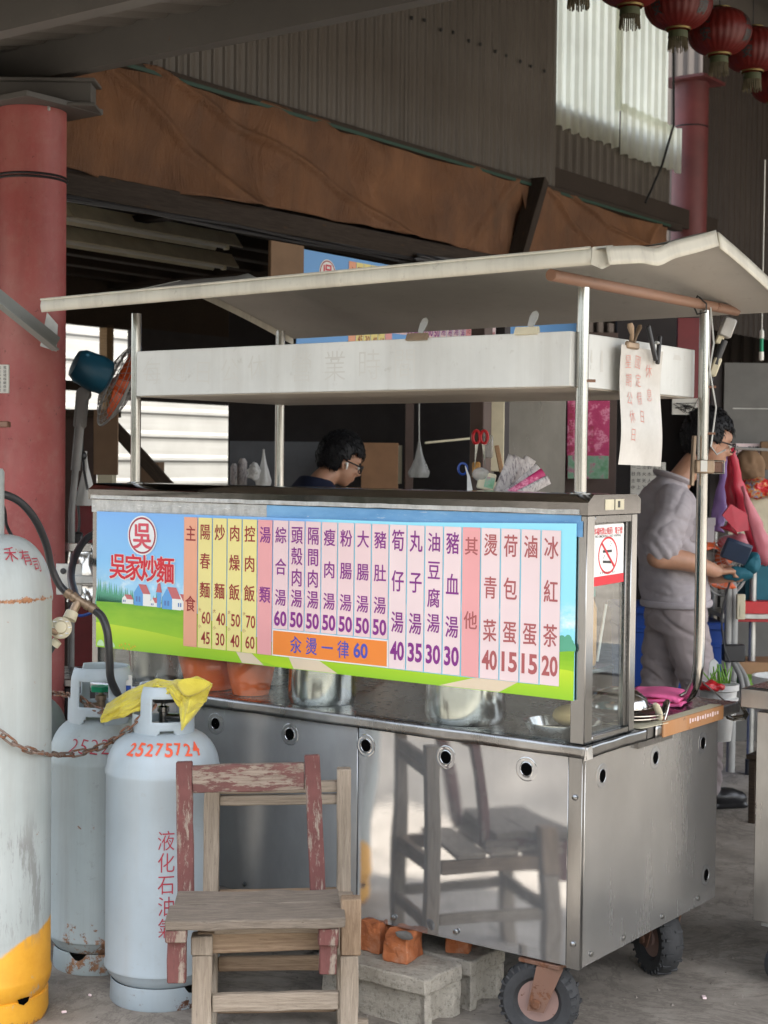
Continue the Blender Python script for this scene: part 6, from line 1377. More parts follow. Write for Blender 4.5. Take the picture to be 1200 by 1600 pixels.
# ------------------------------------------------------------------ kitchen behind the cart
def panel(name, px0, px1, py0, py1, t, mat, lab, cat, depth=.05, to_floor=False, parent=None, deg=0, group=None, bev=.002):
    c = at((px0+px1)/2, (py0+py1)/2, t); wdt = (px1-px0)*t/F_PX; h = (py1-py0)*t/F_PX; z1 = c.z+h/2; z0 = 0.0 if to_floor else c.z-h/2
    q = Matrix.Rotation(R(deg), 3, 'Z'); m = frame((c.x, c.y, 0), q @ VR, (0, 0, 1), q @ (-VF))
    o = build(MB().box((0, (z0+z1)/2, -depth/2), (wdt, z1-z0, depth), m, bev), name, mat, parent, smooth=False)
    if lab: tag(o, lab, cat, group)
    return o
fridge = thing('fridge', 'brushed steel fridge standing behind the cart left of the pink poster', 'fridge', at(815, 900, 8.3))
panel('door', 750, 882, 560, 1000, 8.3, 'steel_cabinet', '', '', .03, True, fridge); panel('cabinet_body', 752, 880, 558, 1000, 8.34, 'steel_cabinet', '', '', .55, True, fridge)
panel('seam', 748, 751, 560, 1000, 8.29, 'steel_trim', '', '', .01, True, fridge)
panel('brown_door', 880, 962, 520, 1000, 8.5, 'brown_door', 'dark brown door panel right of the steel fridge', 'door', .05, True)
po = panel('poster', 886, 952, 626, 748, 8.40, 'poster_pink', 'pink and green printed festival poster right of the steel fridge', 'poster', .004)
panel('print_green', 887, 951, 712, 748, 8.392, 'poster_green', '', '', .003, False, po); mb = MB()
for i, ch in enumerate('花季好禮大放送'): put(mb, ch, 0, .0, .001, .001)
m = view_frame(893, 640, 8.385)
for i, ch in enumerate('花季好禮大放送'): put(mb, ch, .0, -.045*i+.01, .028, .04, bold=.01, m=m)
for i, ch in enumerate('歡迎光臨'): put(mb, ch, .115, -.04*i-.10, .022, .03, m=m)
build(mb, 'lettering', 'ink_crimson', po, smooth=False)
cal = panel('price_list', 985, 1040, 722, 775, 8.0, 'paper_white', 'white printed list hanging behind the shoulder of the person in grey', 'paper sheet', .004, deg=0); mb = MB()
for r_ in range(4):
    for c_ in range(6): put(mb, '一二三四五六日月火水木金土年天人大小中上下左右'[(r_*6+c_) % 22], -.075+c_*.028, .06-r_*.035, .022, .022, bold=.01, m=view_frame(1012, 748, 7.99))
build(mb, 'lettering', 'ink_black', cal, smooth=False)
co = panel('picture_card', 1050, 1090, 622, 648, 7.9, 'paper_white', 'black and white drawing card pinned above the head of the person in grey', 'card', .004); mb = MB()
for i in range(9): mb.tube([view_frame(1070+rs.uniform(-16, 16), 635+rs.uniform(-8, 8), 7.893) @ Vector((rs.uniform(-.03, .03), rs.uniform(-.02, .02), 0)) for _ in range(4)], .0016, 4)
build(mb, 'drawing', 'ink_black', co, smooth=False)
# tall grey cabinet at right with a glass seam
gc = thing('grey_cabinet', 'tall dull grey metal cabinet filling the right edge behind the bags', 'cabinet', at(1170, 900, 8.9))
panel('cabinet_body', 1128, 1330, 568, 1000, 8.9, 'grey_panel', '', '', .6, True, gc); panel('side', 1108, 1127, 568, 1000, 8.92, 'dark_wall', '', '', .55, True, gc); panel('handle_rail', 1145, 1300, 638, 640, 8.88, 'zinc', '', '', .01, False, gc)
# signs on the grey cabinet
for k, (x, y, w_, h_, s_) in enumerate(((1166, 708, 52, 30, '古粥'), (1166, 741, 52, 28, ' 粿'), (1182, 762, 30, 16, '湯'))):
    sg = panel('pink_sign', x-w_/2, x+w_/2, y-h_/2, y+h_/2, 8.75-.01*k, 'strip_pale', ('pink sign with two black characters on the grey cabinet', 'lower pink sign with one black character on the grey cabinet', 'smallest pink sign low on the grey cabinet')[k], 'sign', .004, group='pink signs on the grey cabinet'); mb = MB()
    for i, ch in enumerate(s_): put(mb, ch, -.05+.09*i, 0, .065, .085, bold=.03, m=view_frame(x, y, 8.73-.01*k), rot=0)
    build(mb, 'lettering', 'ink_black', sg, smooth=False)
tag(build(MB().box((0, 0, 0), (.09, .16, .02), view_frame(1200, 712, 8.7), .004), 'cardboard_strip', 'cardboard_light'), 'light brown cardboard strip at the right edge beside the pink signs', 'cardboard')
def blob(name, px, py, t, rx, ry, rz_, mat, lab, cat, amp=.02, sc=12, seed=0, group=None):
    mb = MB().ball((0, 0, 0), (rx, ry, rz_), None, 32, 24)
    for v in mb.bm.verts: q = v.co*sc+Vector((seed, seed*2, 0)); v.co += v.co.normalized()*(noise.noise(q)+.5*noise.noise(q*2.3))*amp
    m = view_frame(px, py, t)
    for v in mb.bm.verts: v.co = m @ v.co
    return tag(build(mb, name, mat, smooth='all'), lab, cat, group)
blob('paper_bag', 1170, 732, 8.2, .085, .10, .07, 'cardboard_light', 'crumpled brown paper bag in front of the pink signs', 'bag', .02, 14, 1)
blob('snack_bag', 1183, 764, 8.05, .10, .055, .06, 'wrapper', 'shiny red snack wrappers piled on the white box', 'wrappers', .03, 20, 3)
panel('white_box', 1138, 1230, 778, 850, 8.1, 'cream', 'off white box on the shelf under the red snack wrappers', 'box', .3)
blob('pink_bag', 1152, 848, 7.75, .10, .045, .06, 'plastic_pink', 'pale pink bag lying behind the wallet', 'bag', .02, 12, 4)
blob('black_bag', 1160, 862, 7.7, .09, .03, .05, 'dark_plastic', 'black plastic bag behind the wallet', 'bag', .015, 12, 6)
# hanging ribbons of bags
def ribbon(name, P, ws, t, mat, lab, th=.03, grp='plastic bags hanging at the right edge'):
    pts = [at(x, y, t+.02*math.sin(i)) for i, (x, y) in enumerate(P)]; C_ = catmull(pts, 6); n_ = len(C_)-1
    rs_ = [(max(.004, (ws[min(len(ws)-2, int(i/n_*(len(ws)-1)))]*(1-(i/n_*(len(ws)-1))%1)+ws[min(len(ws)-1, int(i/n_*(len(ws)-1))+1)]*((i/n_*(len(ws)-1))%1))), th*.5) for i in range(n_+1)]
    mb = MB().tube(C_, rs_, 16, up=VF)
    for v in mb.bm.verts: v.co += Vector((noise.noise(v.co*25), noise.noise(v.co*25+Vector((4, 4, 4))), 0))*.012
    return tag(build(mb, name, mat, smooth='all'), lab, 'bag', grp)
ribbon('plastic_bag', [(1141, 700), (1143, 760), (1152, 800), (1140, 830)], [.012, .03, .05, .02], 7.6, 'plastic_crimson', 'bright red plastic bag hanging nearest to the face of the person in grey')
ribbon('plastic_bag', [(1143, 700), (1155, 760), (1172, 820), (1196, 880)], [.015, .03, .045, .04], 7.55, 'plastic_crimson', 'long crimson bag strand running down to the right edge')
ribbon('plastic_bag', [(1160, 760), (1185, 830), (1206, 880)], [.01, .035, .05], 7.45, 'plastic_pink', 'pink plastic bag strand at the right edge beside the crimson one')
ribbon('plastic_bag', [(1138, 705), (1130, 750), (1124, 800), (1120, 830)], [.008, .022, .04, .03], 7.7, 'plastic_purple', 'purple and lilac plastic bag hanging left of the red ones')
o = build(MB().prism([(-.07, .02), (-.03, .075), (.05, .03), (.06, -.05), (.0, -.06)], .02, view_frame(1150, 812, 7.4)).jitter(.006, 30), 'red_pouch', 'plastic_crimson'); tag(o, 'small bright red folded bag hanging above the wallet', 'bag')
a0 = at(1090, 697, 7.62); a1 = at(1240, 705, 7.62); tag(build(MB().tube([a0, a1], .008, 8), 'hanging_rail', 'zinc'), 'thin metal rail carrying the red and purple bags', 'rail')

# fans
def fan(name, c, axis, r, lab, blade_mat, hub_mat, stand, base=None, rr=None):
    t = thing(name, lab, 'fan', (c.x, c.y, 0), group='standing fans'); a = axis.normalized(); u = Vector((0, 0, 1)); u = (u-a*u.dot(a)).normalized(); s = u.cross(a); M_ = frame(c, s, u, a)
    def pr(k, z): return k
    cg = MB(); nw = 30
    for k in range(nw):
        an = 2*PI*k/nw
        for sg in (1, -1): cg.tube([M_ @ Vector((math.cos(an)*q_*r, math.sin(an)*q_*r, sg*(.055*(1-q_**2.5))+.0)) for q_ in (.16, .45, .75, .93, 1.0)], .0011, 4)
    for q_ in (.2, .4, .6, .8, .92):
        for sg in (1, -1): cg.tube([M_ @ Vector((math.cos(k*PI/24)*q_*r, math.sin(k*PI/24)*q_*r, sg*.055*(1-q_**2.5))) for k in range(48)], .0015, 4, closed=True)
    cg.tube([M_ @ Vector((math.cos(k*PI/24)*r, math.sin(k*PI/24)*r, 0)) for k in range(48)], .005, 6, closed=True)
    build(cg, 'cage', 'cage_wire', t)['kind'] = 'stuff'
    for k in range(3):
        def bl(x, y, k=k): 
            an = k*2*PI/3+.9*(x-.5)*(.55+.45*y)+y*.35; q_ = (.16+.68*y)*r; return M_ @ Vector((q_*math.cos(an), q_*math.sin(an), (x-.5)*.055+.008))
        o = build(MB().grid(bl, 8, 10), 'blade', blade_mat, t, smooth='all'); md = o.modifiers.new('s', 'SOLIDIFY'); md.thickness = .003
    build(MB().lathe([(.001, .045), (.03, .04), (.038, .02), (.038, -.02)], 24, M_), 'hub', blade_mat, t)
    build(MB().lathe([(.05, -.045), (.072, -.06), (.078, -.10), (.070, -.175), (.055, -.20), (.001, -.205)], 28, M_), 'motor_housing', hub_mat, t)
    return t, M_
c1 = at(186, 600, 6.3); ax = (VR*.85+Vector((0, 0, -.40))+VF*.38)
f1, M1 = fan('standing_fan', c1, ax, .185, 'standing fan with blue motor housing and orange blades behind the thick red column', 'fan_orange', 'fan_blue', None)
P_ = lambda x, y, t=6.3: at(x, y, t)
build(MB().tube([P_(140, 600), P_(128, 618)], .022, 12), 'neck', 'dark_plastic', f1)
build(MB().box((0, 0, 0), (.052, .16, .04), view_frame(127, 640, 6.3) @ Matrix.Rotation(R(-5), 4, 'Z'), .012), 'tilt_bracket', 'fan_grey', f1)
build(MB().lathe([(.028, -.022), (.028, .026), (.010, .030), (.010, .034), (.001, .034)], 20, view_frame(131, 616, 6.3)), 'knob', 'fan_grey', f1)
b_ = P_(112, 800); build(MB().tube([P_(125, 660), P_(118, 735)], .020, 12).tube([P_(118, 735), P_(112, 800), (b_.x, b_.y, .05)], .014, 12), 'pole', 'fan_grey', f1)
build(MB().lathe([(.20, 0), (.19, .03), (.03, .05), (.001, .05)], 32, Matrix.Translation((b_.x, b_.y, 0))), 'base', 'fan_grey', f1)
c2 = at(1130, 872, 7.75); f2, M2 = fan('standing_fan', c2, VR*.5-VF*.7+Vector((0, 0, .1)), .19, 'standing fan with orange blades half hidden behind the person in grey', 'fan_orange', 'fan_grey', None)
b_ = at(1145, 1000, 7.72)
build(MB().tube([(b_.x, b_.y, .06), at(1147, 940, 7.75), at(1143, 905, 7.78)], .022, 12), 'pole', 'fan_grey', f2); build(MB().tube([at(1138, 920, 7.7), at(1137, 1010, 7.7)], .018, 12), 'pole', 'fan_grey', f2)
build(MB().box((0, 0, 0), (.11, .085, .06), view_frame(1146, 1020, 7.68), .006), 'clamp', 'dark_plastic', f2)
build(MB().box((0, 0, 0), (.042, .125, .03), view_frame(1157, 948, 7.66), .003).box((0, -.02, .016), (.012, .06, .004), view_frame(1157, 948, 7.66)), 'switch_box', 'cream', f2)
for (x0, x1) in ((1138, 1126), (1146, 1163), (1150, 1174)): build(MB().tube(catmull([at(x0, 1035, 7.68), at((x0+x1)/2+3, 1060, 7.62), at(x1, 1100, 7.55)], 5), .014, 10), 'leg', 'fan_grey', f2)
build(MB().tube(catmull([at(1143, 900, 7.7), at(1128, 960, 7.65), at(1132, 1010, 7.6), at(1140, 1035, 7.6)], 6), .005, 6), 'cord', 'dark_plastic', f2)
# shelf with red crate, posts, blue bins, buckets
shf_ = thing('steel_shelf', 'steel tube shelf with wooden board at the right edge behind the fan stand', 'shelf', at(1180, 1000, 8.0))
for (x, t_) in ((1177, 7.95), (1116, 8.15), (1290, 7.95)): a = at(x, 900, t_); build(MB().tube([(a.x, a.y, .04), (a.x, a.y, 1.25)], .018, 12), 'post', 'zinc', shf_); build(MB().tube([(a.x, a.y, 0), (a.x, a.y, .08)], .024, 12), 'foot', 'rubber', shf_)
for z in (.83, .50): a = at(1116, 900, 8.15); b_ = at(1290, 900, 7.95); build(MB().box(((a.x+b_.x)/2, (a.y+b_.y)/2, z), ((b_-a).length, .36, .025), None, .002, Matrix.Rotation(math.atan2(VR.y, VR.x), 3, 'Z')), 'shelf_board', 'zinc' if z > .6 else 'brown_panel', shf_)
panel('red_crate', 1150, 1240, 940, 972, 7.9, 'plastic_red', 'red plastic crate on the steel shelf at the right edge', 'crate', .25)
panel('dark_crate', 1165, 1250, 885, 938, 7.98, 'cloth_teal', 'dark teal box above the red crate at the right edge', 'box', .2)
panel('brown_box', 1150, 1240, 1035, 1065, 7.9, 'brown_panel', 'brown carton on the low shelf at the right edge', 'box', .25)
panel('green_tray', 1160, 1240, 1062, 1082, 7.7, 'leaf_green', 'green plastic tray low at the right edge', 'tray', .2)
def bin_(px, py_top, t, w_, d_, h, lab):
    c = at(px, 1000, t); z1 = at(px, py_top, t).z; fr = frame((c.x, c.y, 0), VR, VF, (0, 0, 1)); th = thing('blue_bin', lab, 'bin', fr=fr, group='blue plastic bins behind the person in grey')
    b = bmesh.new(); bmesh.ops.create_cube(b, size=1); mb = MB()
    for v in b.verts: k = .86 if v.co.z < 0 else 1; v.co = Vector((v.co.x*w_*k, v.co.y*d_*k, (v.co.z+.5)*z1))
    b.verts.index_update(); mb.add([fr @ v.co for v in b.verts], [[v.index for v in f.verts] for f in b.faces]); b.free(); build(mb, 'bin_body', 'plastic_blue', th)
    build(MB().box((0, 0, z1-.02), (w_+.03, d_+.03, .035), fr, .004).box((0, 0, z1-.12), (w_*.985+.012, d_*.985+.012, .02), fr, .003), 'rim', 'plastic_blue', th)
bin_(1012, 942, 7.85, .32, .4, .8, 'blue plastic bin left of the legs of the person in grey'); bin_(1104, 968, 8.05, .10, .3, .8, 'narrow blue plastic bin right of the legs of the person in grey')
def bucket(c, z0, z1, r0, r1, lab, bail=True):
    t = thing('white_bucket', lab, 'bucket', (c.x, c.y, z0), group='white plastic buckets'); m = Matrix.Translation((c.x, c.y, z0)); h = z1-z0
    build(MB().lathe([(.001, 0), (r0, 0), (r0+(r1-r0)*.7, h*.7), (r1+.006, h*.72), (r1+.006, h*.75), (r1-.002, h*.77), (r1, h*.88), (r1+.008, h*.90), (r1+.008, h), (r1-.002, h), (r1-.004, h*.9), (r0-.004, .005), (.001, .005)], 40, m), 'bucket_body', 'plastic_white', t); return t, m
cB = at(1122, 1100, 5.55); zb0 = at(1122, 1156, 5.55).z; zb1 = at(1122, 1074, 5.45).z
bt, bm_ = bucket(cB, zb0, zb1, .048, .066, 'white plastic bucket with red and green vegetables hanging at the rear of the cart')
build(MB().tube([(cB.x-.05, cB.y-.0, zb1), (cB.x-.06, cB.y-.05, zb1+.02), (-.03, 1.02, .83)], .003, 6), 'bail', 'zinc', bt)
o = blob('red_chilies', 1112, 1072, 5.42, .045, .018, .03, 'plastic_red', 'red chilies heaped in the white hanging bucket', 'vegetables', .012, 30, 2)
mb = MB()
for i in range(14):
    a = at(1108+i*2.4, 1068, 5.5); mb.tube([a, a+Vector((rs.uniform(-.03, .03), rs.uniform(-.03, .03), rs.uniform(.03, .075)))], [.004, .002], 5)
o = tag(build(mb, 'greens', 'leaf_green', smooth='all'), 'green vegetable stalks sticking up from the white hanging bucket', 'vegetables'); o['kind'] = 'stuff'
tag(build(MB().prism([(-.010, -.04), (.010, -.05), (.028, .03), (.012, .045), (-.004, .03)], .006, view_frame(1110, 1048, 5.6)), 'ladle', 'plastic_white'), 'white plastic spatula standing in the hanging bucket', 'spatula')
c3 = at(1224, 1060, 6.9); z3 = at(1224, 1056, 6.9).z; bucket(c3, 0 if z3 < .5 else z3-.35, z3, .10, .13, 'round white bucket behind the second cart at the right edge')
stl = thing('stool', 'dark low stool under the round white bucket', 'stool', (c3.x, c3.y, 0)); zs_ = z3-.35
build(MB().box((c3.x, c3.y, zs_-.012), (.24, .24, .022), None, .003), 'seat', 'wood_dark', stl)
for sx in (-1, 1):
    for sy in (-1, 1): build(MB().box((c3.x+sx*.095, c3.y+sy*.095, (zs_-.024)/2), (.03, .03, zs_-.024), None, .002), 'leg', 'wood_dark', stl)

# left interior: cabinet, shelves, jamb, bags
panel('grey_cupboard', 358, 566, 690, 1000, 8.6, 'grey_door', 'dark grey cupboard behind the person in navy', 'cupboard', .4, True)
panel('brown_cupboard', 563, 621, 692, 1000, 8.2, 'brown_panel', 'brown wooden cupboard side right of the person in navy', 'cupboard', .3, True)
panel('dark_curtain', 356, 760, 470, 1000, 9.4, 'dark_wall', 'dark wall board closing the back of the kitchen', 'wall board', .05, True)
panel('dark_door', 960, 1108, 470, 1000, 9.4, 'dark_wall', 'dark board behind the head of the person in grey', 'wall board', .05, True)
panel('brown_board', 412, 487, 380, 470, 7.25, 'cardboard', 'brown board hanging left of the inner menu board', 'board', .02, deg=50)
panel('light_slit_strip', 622, 628, 696, 756, 8.9, 'cream', 'narrow pale strip painted as a light slit right of the brown cupboard', 'strip', .01)  # cream panel imitates light coming through a slit
panel('kitchen_post', 632, 645, 560, 1000, 8.3, 'brown_door', 'thin dark post beside the hanging clear bag', 'post', .08, True)
for k, (x, w_, z_) in enumerate(((366, 12, 724), (379, 14, 716))): 
    c = at(x, 740, 8.4); r_ = w_*8.4/F_PX/2; h_ = (757-z_)*8.4/F_PX+.1; tag(build(MB().lathe([(r_, -h_*.5), (r_, h_*.5-.02), (r_*.5, h_*.5), (.001, h_*.5)], 16, Matrix.Translation((c.x, c.y, at(x, (757+z_)/2, 8.4).z-.05))), 'film_roll', 'newsprint'), ('short pale roll standing left on the cupboard', 'taller pale roll beside the short one on the cupboard')[k], 'roll', 'pale rolls on the cupboard')
def cone_bag(px, py0, py1, w_, t, mat, lab, seed):
    a = at(px, py0, t); h = (py1-py0)*t/F_PX
    def f(u, v): r_ = w_*(.08+.92*v**1.6)*(1-.35*max(0, v-.85)/.15)*(1+.16*noise.noise(Vector((math.cos(u*2*PI)*2, math.sin(u*2*PI)*2, v*3+seed)))+.10*math.sin(u*2*PI*5+v*3)); return a+VR*(r_*math.cos(u*2*PI))+VF*(r_*.5*math.sin(u*2*PI))+Vector((0, 0, -h*v))
    return tag(build(MB().grid(f, 32, 18), 'plastic_bag', mat, weld=.0005, smooth='all'), lab, 'bag')
cone_bag(655, 690, 746, .068, 7.6, 'plastic_bag', 'clear plastic bag tied at the top hanging from a string', 2)
build(MB().tube([at(655, 625, 7.6), at(655, 692, 7.6)], .003, 6), 'bag_string', 'zinc')
bpy.data.objects['bag_string']['label'] = 'string holding the clear plastic bag'; bpy.data.objects['bag_string']['category'] = 'string'
cone_bag(412, 702, 760, .055, 8.3, 'plastic_white', 'white plastic bag with pointed top on the cupboard left of the steel post', 5); blob('tissue', 397, 738, 8.25, .035, .05, .03, 'plastic_white', 'crumpled white tissue beside the pointed white bag', 'tissue', .02, 25, 3)
tag(build(MB().tube([at(664, 692, 7.9), at(736, 685, 8.1)], .006, 8), 'white_rod', 'cream'), 'thin white rod fixed across the dark wall right of the clear bag', 'rod')
# behind the left post: brown hanging board, diagonal beam, carton, white bag, red box, foil hood
panel('dark_screen', 92, 149, 652, 900, 8.9, 'brown_door', 'dark brown board filling the gap beside the thick red column', 'board', .04, True)
panel('slat', 100, 188, 640, 652, 8.8, 'wood_dark', 'dark cross slat behind the fan at left', 'slat', .03)
panel('hanging_board', 146, 184, 640, 742, 7.2, 'cardboard', 'brown board hanging under the fan at left', 'board', .02)
o = plank(None, 'diagonal_brace', at(172, 660, 7.6), at(272, 770, 7.6), .06, .05, 'wood_dark', VF); tag(o, 'dark diagonal timber crossing in front of the white fence', 'timber')
ct_ = panel('carton', 214, 248, 722, 775, 7.9, 'cardboard', 'brown carton in front of the white fence right of the left post', 'carton', .2, True)
panel('green_pail', 152, 176, 740, 800, 7.5, 'cream', 'pale pail under the hanging board at left', 'pail', .1, True)
cone_bag(134, 705, 790, .060, 6.9, 'plastic_white', 'white shopping bag with dark strap hanging beside the fan pole', 7)
bpy.data.objects  # keep
tag(build(MB().tube([at(128, 690, 6.85), at(131, 735, 6.82), at(133, 745, 6.8), at(137, 765, 6.8)], .006, 8).ball(at(128, 712, 6.8), .022), 'bag_strap', 'dark_plastic'), 'dark strap and knob over the white shopping bag', 'strap')
panel('red_box', 112, 150, 762, 850, 7.0, 'dark_red_panel', 'dark red metal box standing behind the corner of the cart', 'box', .3, True)
tag(build(MB().tube(catmull([at(122, 790, 6.6), at(124, 815, 6.6), at(122, 835, 6.6)], 4), [.006]*9, 8).box((0, 0, 0), (.04, .06, .03), view_frame(122, 842, 6.6), .008), 'plug_cable', 'dark_plastic'), 'black cable with plug hanging before the dark red box', 'cable')
hd_ = thing('foil_hood', 'crumpled foil covered burner hood behind the cart corner at left', 'hood', at(128, 900, 6.1)); fo = MB().grid(lambda u, v: view_frame(108+u*42, 850+v*88, 6.1) @ Vector((0, 0, .08*math.sin(u*PI)*(1-v*.3)+.02*noise.noise(Vector((u*5, v*5, 0)))+.05*v)), 20, 20); build(fo, 'foil', 'foil', hd_, smooth='all')
build(MB().box((0, 0, 0), (.12, .035, .02), view_frame(120, 855, 6.0), .003), 'bar', 'steel_trim', hd_); build(MB().box((.01, -.135, .02), (.12, .03, .02), view_frame(120, 855, 6.0), .003), 'bar', 'steel_trim', hd_)
build(MB().tube(catmull([at(108, 952, 5.9), at(125, 962, 5.9), at(150, 955, 5.9)], 5), .006, 8), 'blue_hose', 'plastic_blue', hd_)
st_ = thing('stove_stand', 'dark stove stand in the shade under the foil hood', 'stand', at(125, 1050, 6.1)); a = at(125, 1000, 6.15)
build(MB().box((a.x, a.y, .36), (.34, .34, .70), None, .004, Matrix.Rotation(R(36), 3, 'Z')), 'stand_body', 'dark_wall', st_); build(MB().box((a.x, a.y, .73), (.38, .38, .03), None, .004, Matrix.Rotation(R(36), 3, 'Z')), 'stand_top', 'steel_dark', st_)
# inner menu board in the column plane
IM = frame((WX-.02, 2.10, 2.155), (0, 1, 0), (0, 0, 1), (1, 0, 0)); ib = thing('inner_menu_board', 'second blue menu board with the same round logo hanging under the dark beam', 'menu board', (WX-.02, 2.1, 2.155))
build(MB().prism([(0, 0), (2.6, 0), (2.6, .47), (0, .47)], .004, IM, -.005), 'board', 'film_sky' if 'film_sky' in MATS else 'board_sky', ib, smooth=False) if False else None
flat('board_sky', (.16, .38, .74)); build(MB().prism([(0, 0), (2.75, 0), (2.75, .47), (0, .47)], .004, IM, -.005), 'board', 'board_sky', ib, smooth=False)
def disc2(r0, r1, z, k=36):
    mb = MB(); vs = []; fs = []
    for i in range(k): a = 2*PI*i/k; vs += [(.235+r0*math.cos(a), .375+r0*math.sin(a), z), (.235+r1*math.cos(a), .375+r1*math.sin(a), z)]
    for i in range(k): j = (i+1) % k; fs.append((2*i, 2*i+1, 2*j+1, 2*j))
    return mb.add(vs, fs, IM)
lg = build(disc2(.0005, .0655, .0006), 'logo', 'ink_white', ib, smooth=False); build(disc2(.0545, .0605, .0012), 'ring', 'ink_crimson', lg, smooth=False); mb = MB(); put(mb, '吳', .235, .375, .088, .094, bold=.032, m=IM, z=.0016); build(mb, 'lettering', 'ink_pink_red', lg, smooth=False)
make_strips(ib, IM @ Matrix.Translation((0, 0, -.0015)), 1)

# lanterns
def lantern():
    t = thing('red_lantern', 'x', 'lantern', (0, 0, 0), group='red paper lanterns in a row under the roof')
    def f(u, v): a = u*2*PI; th = PI*(.10+.80*v); r_ = .158*math.sin(th)**.85*(1+.035*abs(math.sin(u*PI*24))); return (r_*math.cos(a), r_*math.sin(a), -.118*math.cos(th))
    g = MB(); 
    def f2(u, v): a = u*2*PI; th = PI*(.10+.80*v); rib = 1+.028*abs(math.cos(a*14)); r_ = .158*math.sin(th)**.85*rib; return (r_*math.cos(a), r_*math.sin(a), -.118*math.cos(th))
    build(MB().grid(f2, 112, 22), 'shade', 'lantern_red', t, weld=.0003, smooth='all', authored='local')
    build(MB().lathe([(.058, -.120), (.062, -.112), (.062, -.104)], 28, cap=False), 'lower_ring', 'gold', t, authored='local'); build(MB().lathe([(.058, .104), (.060, .118), (.02, .124)], 28), 'upper_ring', 'gold', t, authored='local')
    build(MB().lathe([(.046, -.125), (.048, -.155), (.046, -.158), (.001, -.158)], 20), 'base_cap', 'leaf_dark', t, authored='local')
    ts = MB()
    for k in range(28): a = 2*PI*k/28; ts.tube([(.043*math.cos(a), .043*math.sin(a), -.155), (.047*math.cos(a)+.002*math.sin(k*3), .047*math.sin(a), -.205-.012*abs(math.sin(k*2.3)))], .0035, 4)
    build(ts, 'tassel', 'tassel', t, authored='local')['kind'] = 'stuff'
    build(MB().tube([(0, 0, .12), (0, 0, .40)], .003, 6), 'cord', 'dark_plastic', t, authored='local')
    for k, s_ in enumerate(('風調', '雨順', '國泰', '民安')):
        mb = MB(); yaw = k*PI/2
        def fn(x, y): th = math.acos(max(-1, min(1, -y/.118))); r_ = .158*math.sin(th)**.85*1.02+.004; a = yaw+x/.158; return (r_*math.cos(a), r_*math.sin(a), y)
        for i, ch in enumerate(s_): put(mb, ch, 0, .035-.075*i, .062, .066, bold=.03, fn=fn, step=.008)
        build(mb, 'lettering', 'ink_black', t, smooth=False, authored='local')
    return t
plain('leaf_dark', (.045, .055, .02), .7)
L0 = None
LT = [((985, -8), 7.0, 'largest red lantern at the top edge left of the others in the row of bright panel side'), ((1060, 30), 7.35, 'second red lantern from the left in the overlapping row'), ((1124, 72), 7.75, 'third red lantern from the left, just above the dull red column'), ((1176, 100), 8.15, 'fourth red lantern from the left at the upper right'), ((1216, 150), 8.5, 'red lantern cut off by the right edge'), ((905, -42), 6.75, 'lantern showing only its tassel at the top edge before the bright panel')]
labs = ['red lantern at the top edge in front of the bright panel, fully round bottom visible', 'red lantern second in the overlapping row, right of the bright panel', 'red lantern above the dull red column at upper right', 'red lantern right of the one above the dull red column', 'red lantern cut off by the right edge of the picture', 'lantern of which only ring and tassel show at the top edge']
for i, ((px, py), t_, _) in enumerate(LT):
    p = at(px, py-22, t_); w_ = Matrix.Translation(p) @ Matrix.Rotation(R(-30+i*14+90*0), 4, 'Z') @ Matrix.Scale(1.0, 4)
    if L0 is None: L0 = lantern(); setw(L0, w_); o = L0; [WM.__setitem__(c.name, w_ @ c.matrix_basis) for c in L0.children]
    else: o = copy_tree(L0, w_)
    o['label'] = labs[i]; o['group'] = 'red paper lanterns in a row under the roof'
tag(build(MB().tube([at(880, -110, 6.7), at(1060, -25, 7.3), at(1230, 90, 8.5)], .004, 6), 'lantern_wire', 'dark_plastic'), 'sagging wire that carries the red lanterns', 'wire')
for i, y in enumerate((3.2, 4.6)):
    pass
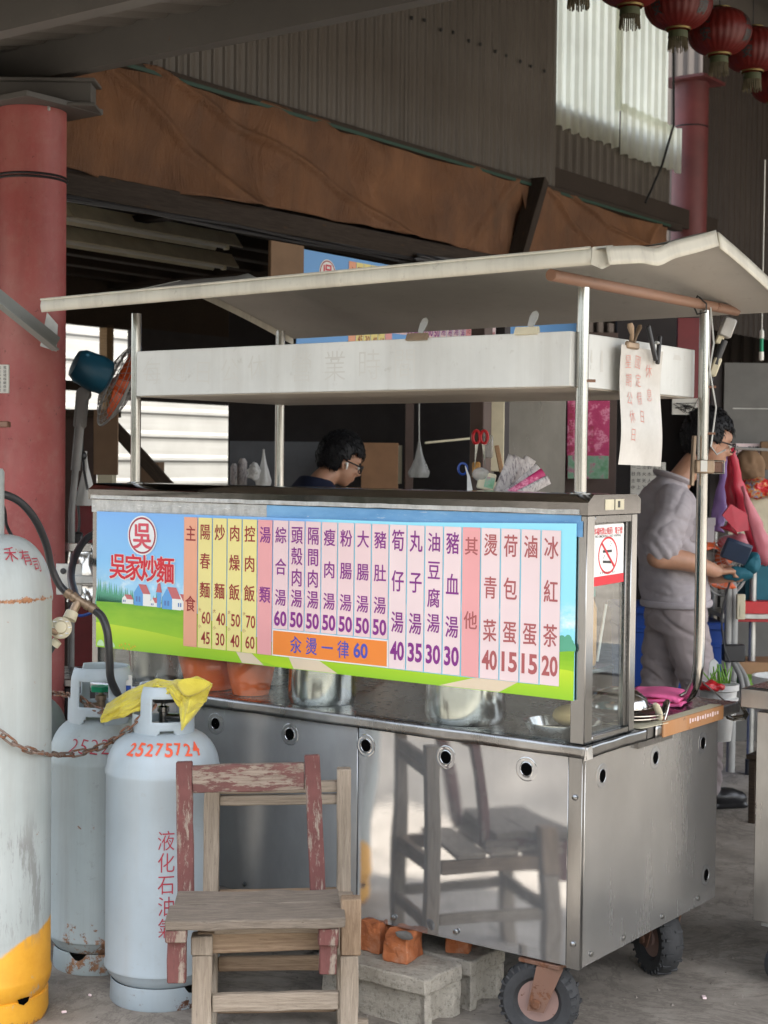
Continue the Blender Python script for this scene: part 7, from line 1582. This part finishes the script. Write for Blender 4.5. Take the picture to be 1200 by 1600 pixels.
# light bar / small lamp at upper right and hanging bottle
hl = thing('jointed_lamp', 'grey box lamp on a jointed arm fixed behind the right rear post', 'lamp', at(1135, 520, 5.1)); m = view_frame(1136, 512, 5.1) @ Matrix.Rotation(R(-20), 4, 'Z')
build(MB().box((0, 0, 0), (.043, .066, .04), m, .005), 'lamp_head', 'aluminium_grey', hl); build(MB().box((-.009, -.046, 0), (.023, .03, .023), m, .003), 'joint', 'cream', hl); build(MB().tube([at(1131, 532, 5.1), at(1122, 555, 5.1), at(1118, 570, 5.1)], .014, 10), 'arm', 'dark_plastic', hl); build(MB().box((0, 0, 0), (.027, .066, .024), view_frame(1117, 573, 5.1) @ Matrix.Rotation(R(-20), 4, 'Z'), .005), 'lower_head', 'cream', hl)
build(MB().tube([at(1112, 592, 5.1), at(1106, 604, 5.0), at(1099, 608, 4.83)], .008, 8), 'bracket', 'dark_plastic', hl)
for k, x in enumerate((1190, 1206)):
    gb2 = thing('hanging_bottle', ('green and white bottle hanging at the right edge above the grey cabinet', 'second hanging bottle just outside the right edge')[k], 'bottle', at(x, 540, 7.5)); m = view_frame(x, 540, 7.5)
    mm = m @ frame((0, 0, 0), (1, 0, 0), (0, 0, 1), (0, 1, 0)); mm = m @ Matrix.Rotation(R(-90), 4, 'X')
    build(MB().lathe([(.001, -.075), (.012, -.07), (.012, -.03)], 14, mm), 'white_end', 'house_print', gb2); build(MB().lathe([(.009, -.03), (.009, .035)], 14, mm), 'bottle_body', 'valve_green', gb2); build(MB().lathe([(.011, .035), (.011, .07), (.003, .08), (.003, .9)], 14, mm), 'cord_end', 'house_print', gb2)
panel('red_banner', 1058, 1110, 497, 640, 8.7, 'dark_red_panel', 'dull dark red board behind the right rear post', 'board', .03)
# joined lettering and small repeated print count as one part each
for o in bpy.data.objects:
    if o.type == 'MESH' and o.parent and (o.name.split('.')[0] in ('lettering', 'number_lettering', 'pencil_lettering', 'name_outline', 'paint_flecks', 'screw_row', 'drawing', 'scuff', 'tape_mark', 'print') or o.name.startswith('printed_')): o['kind'] = 'stuff'
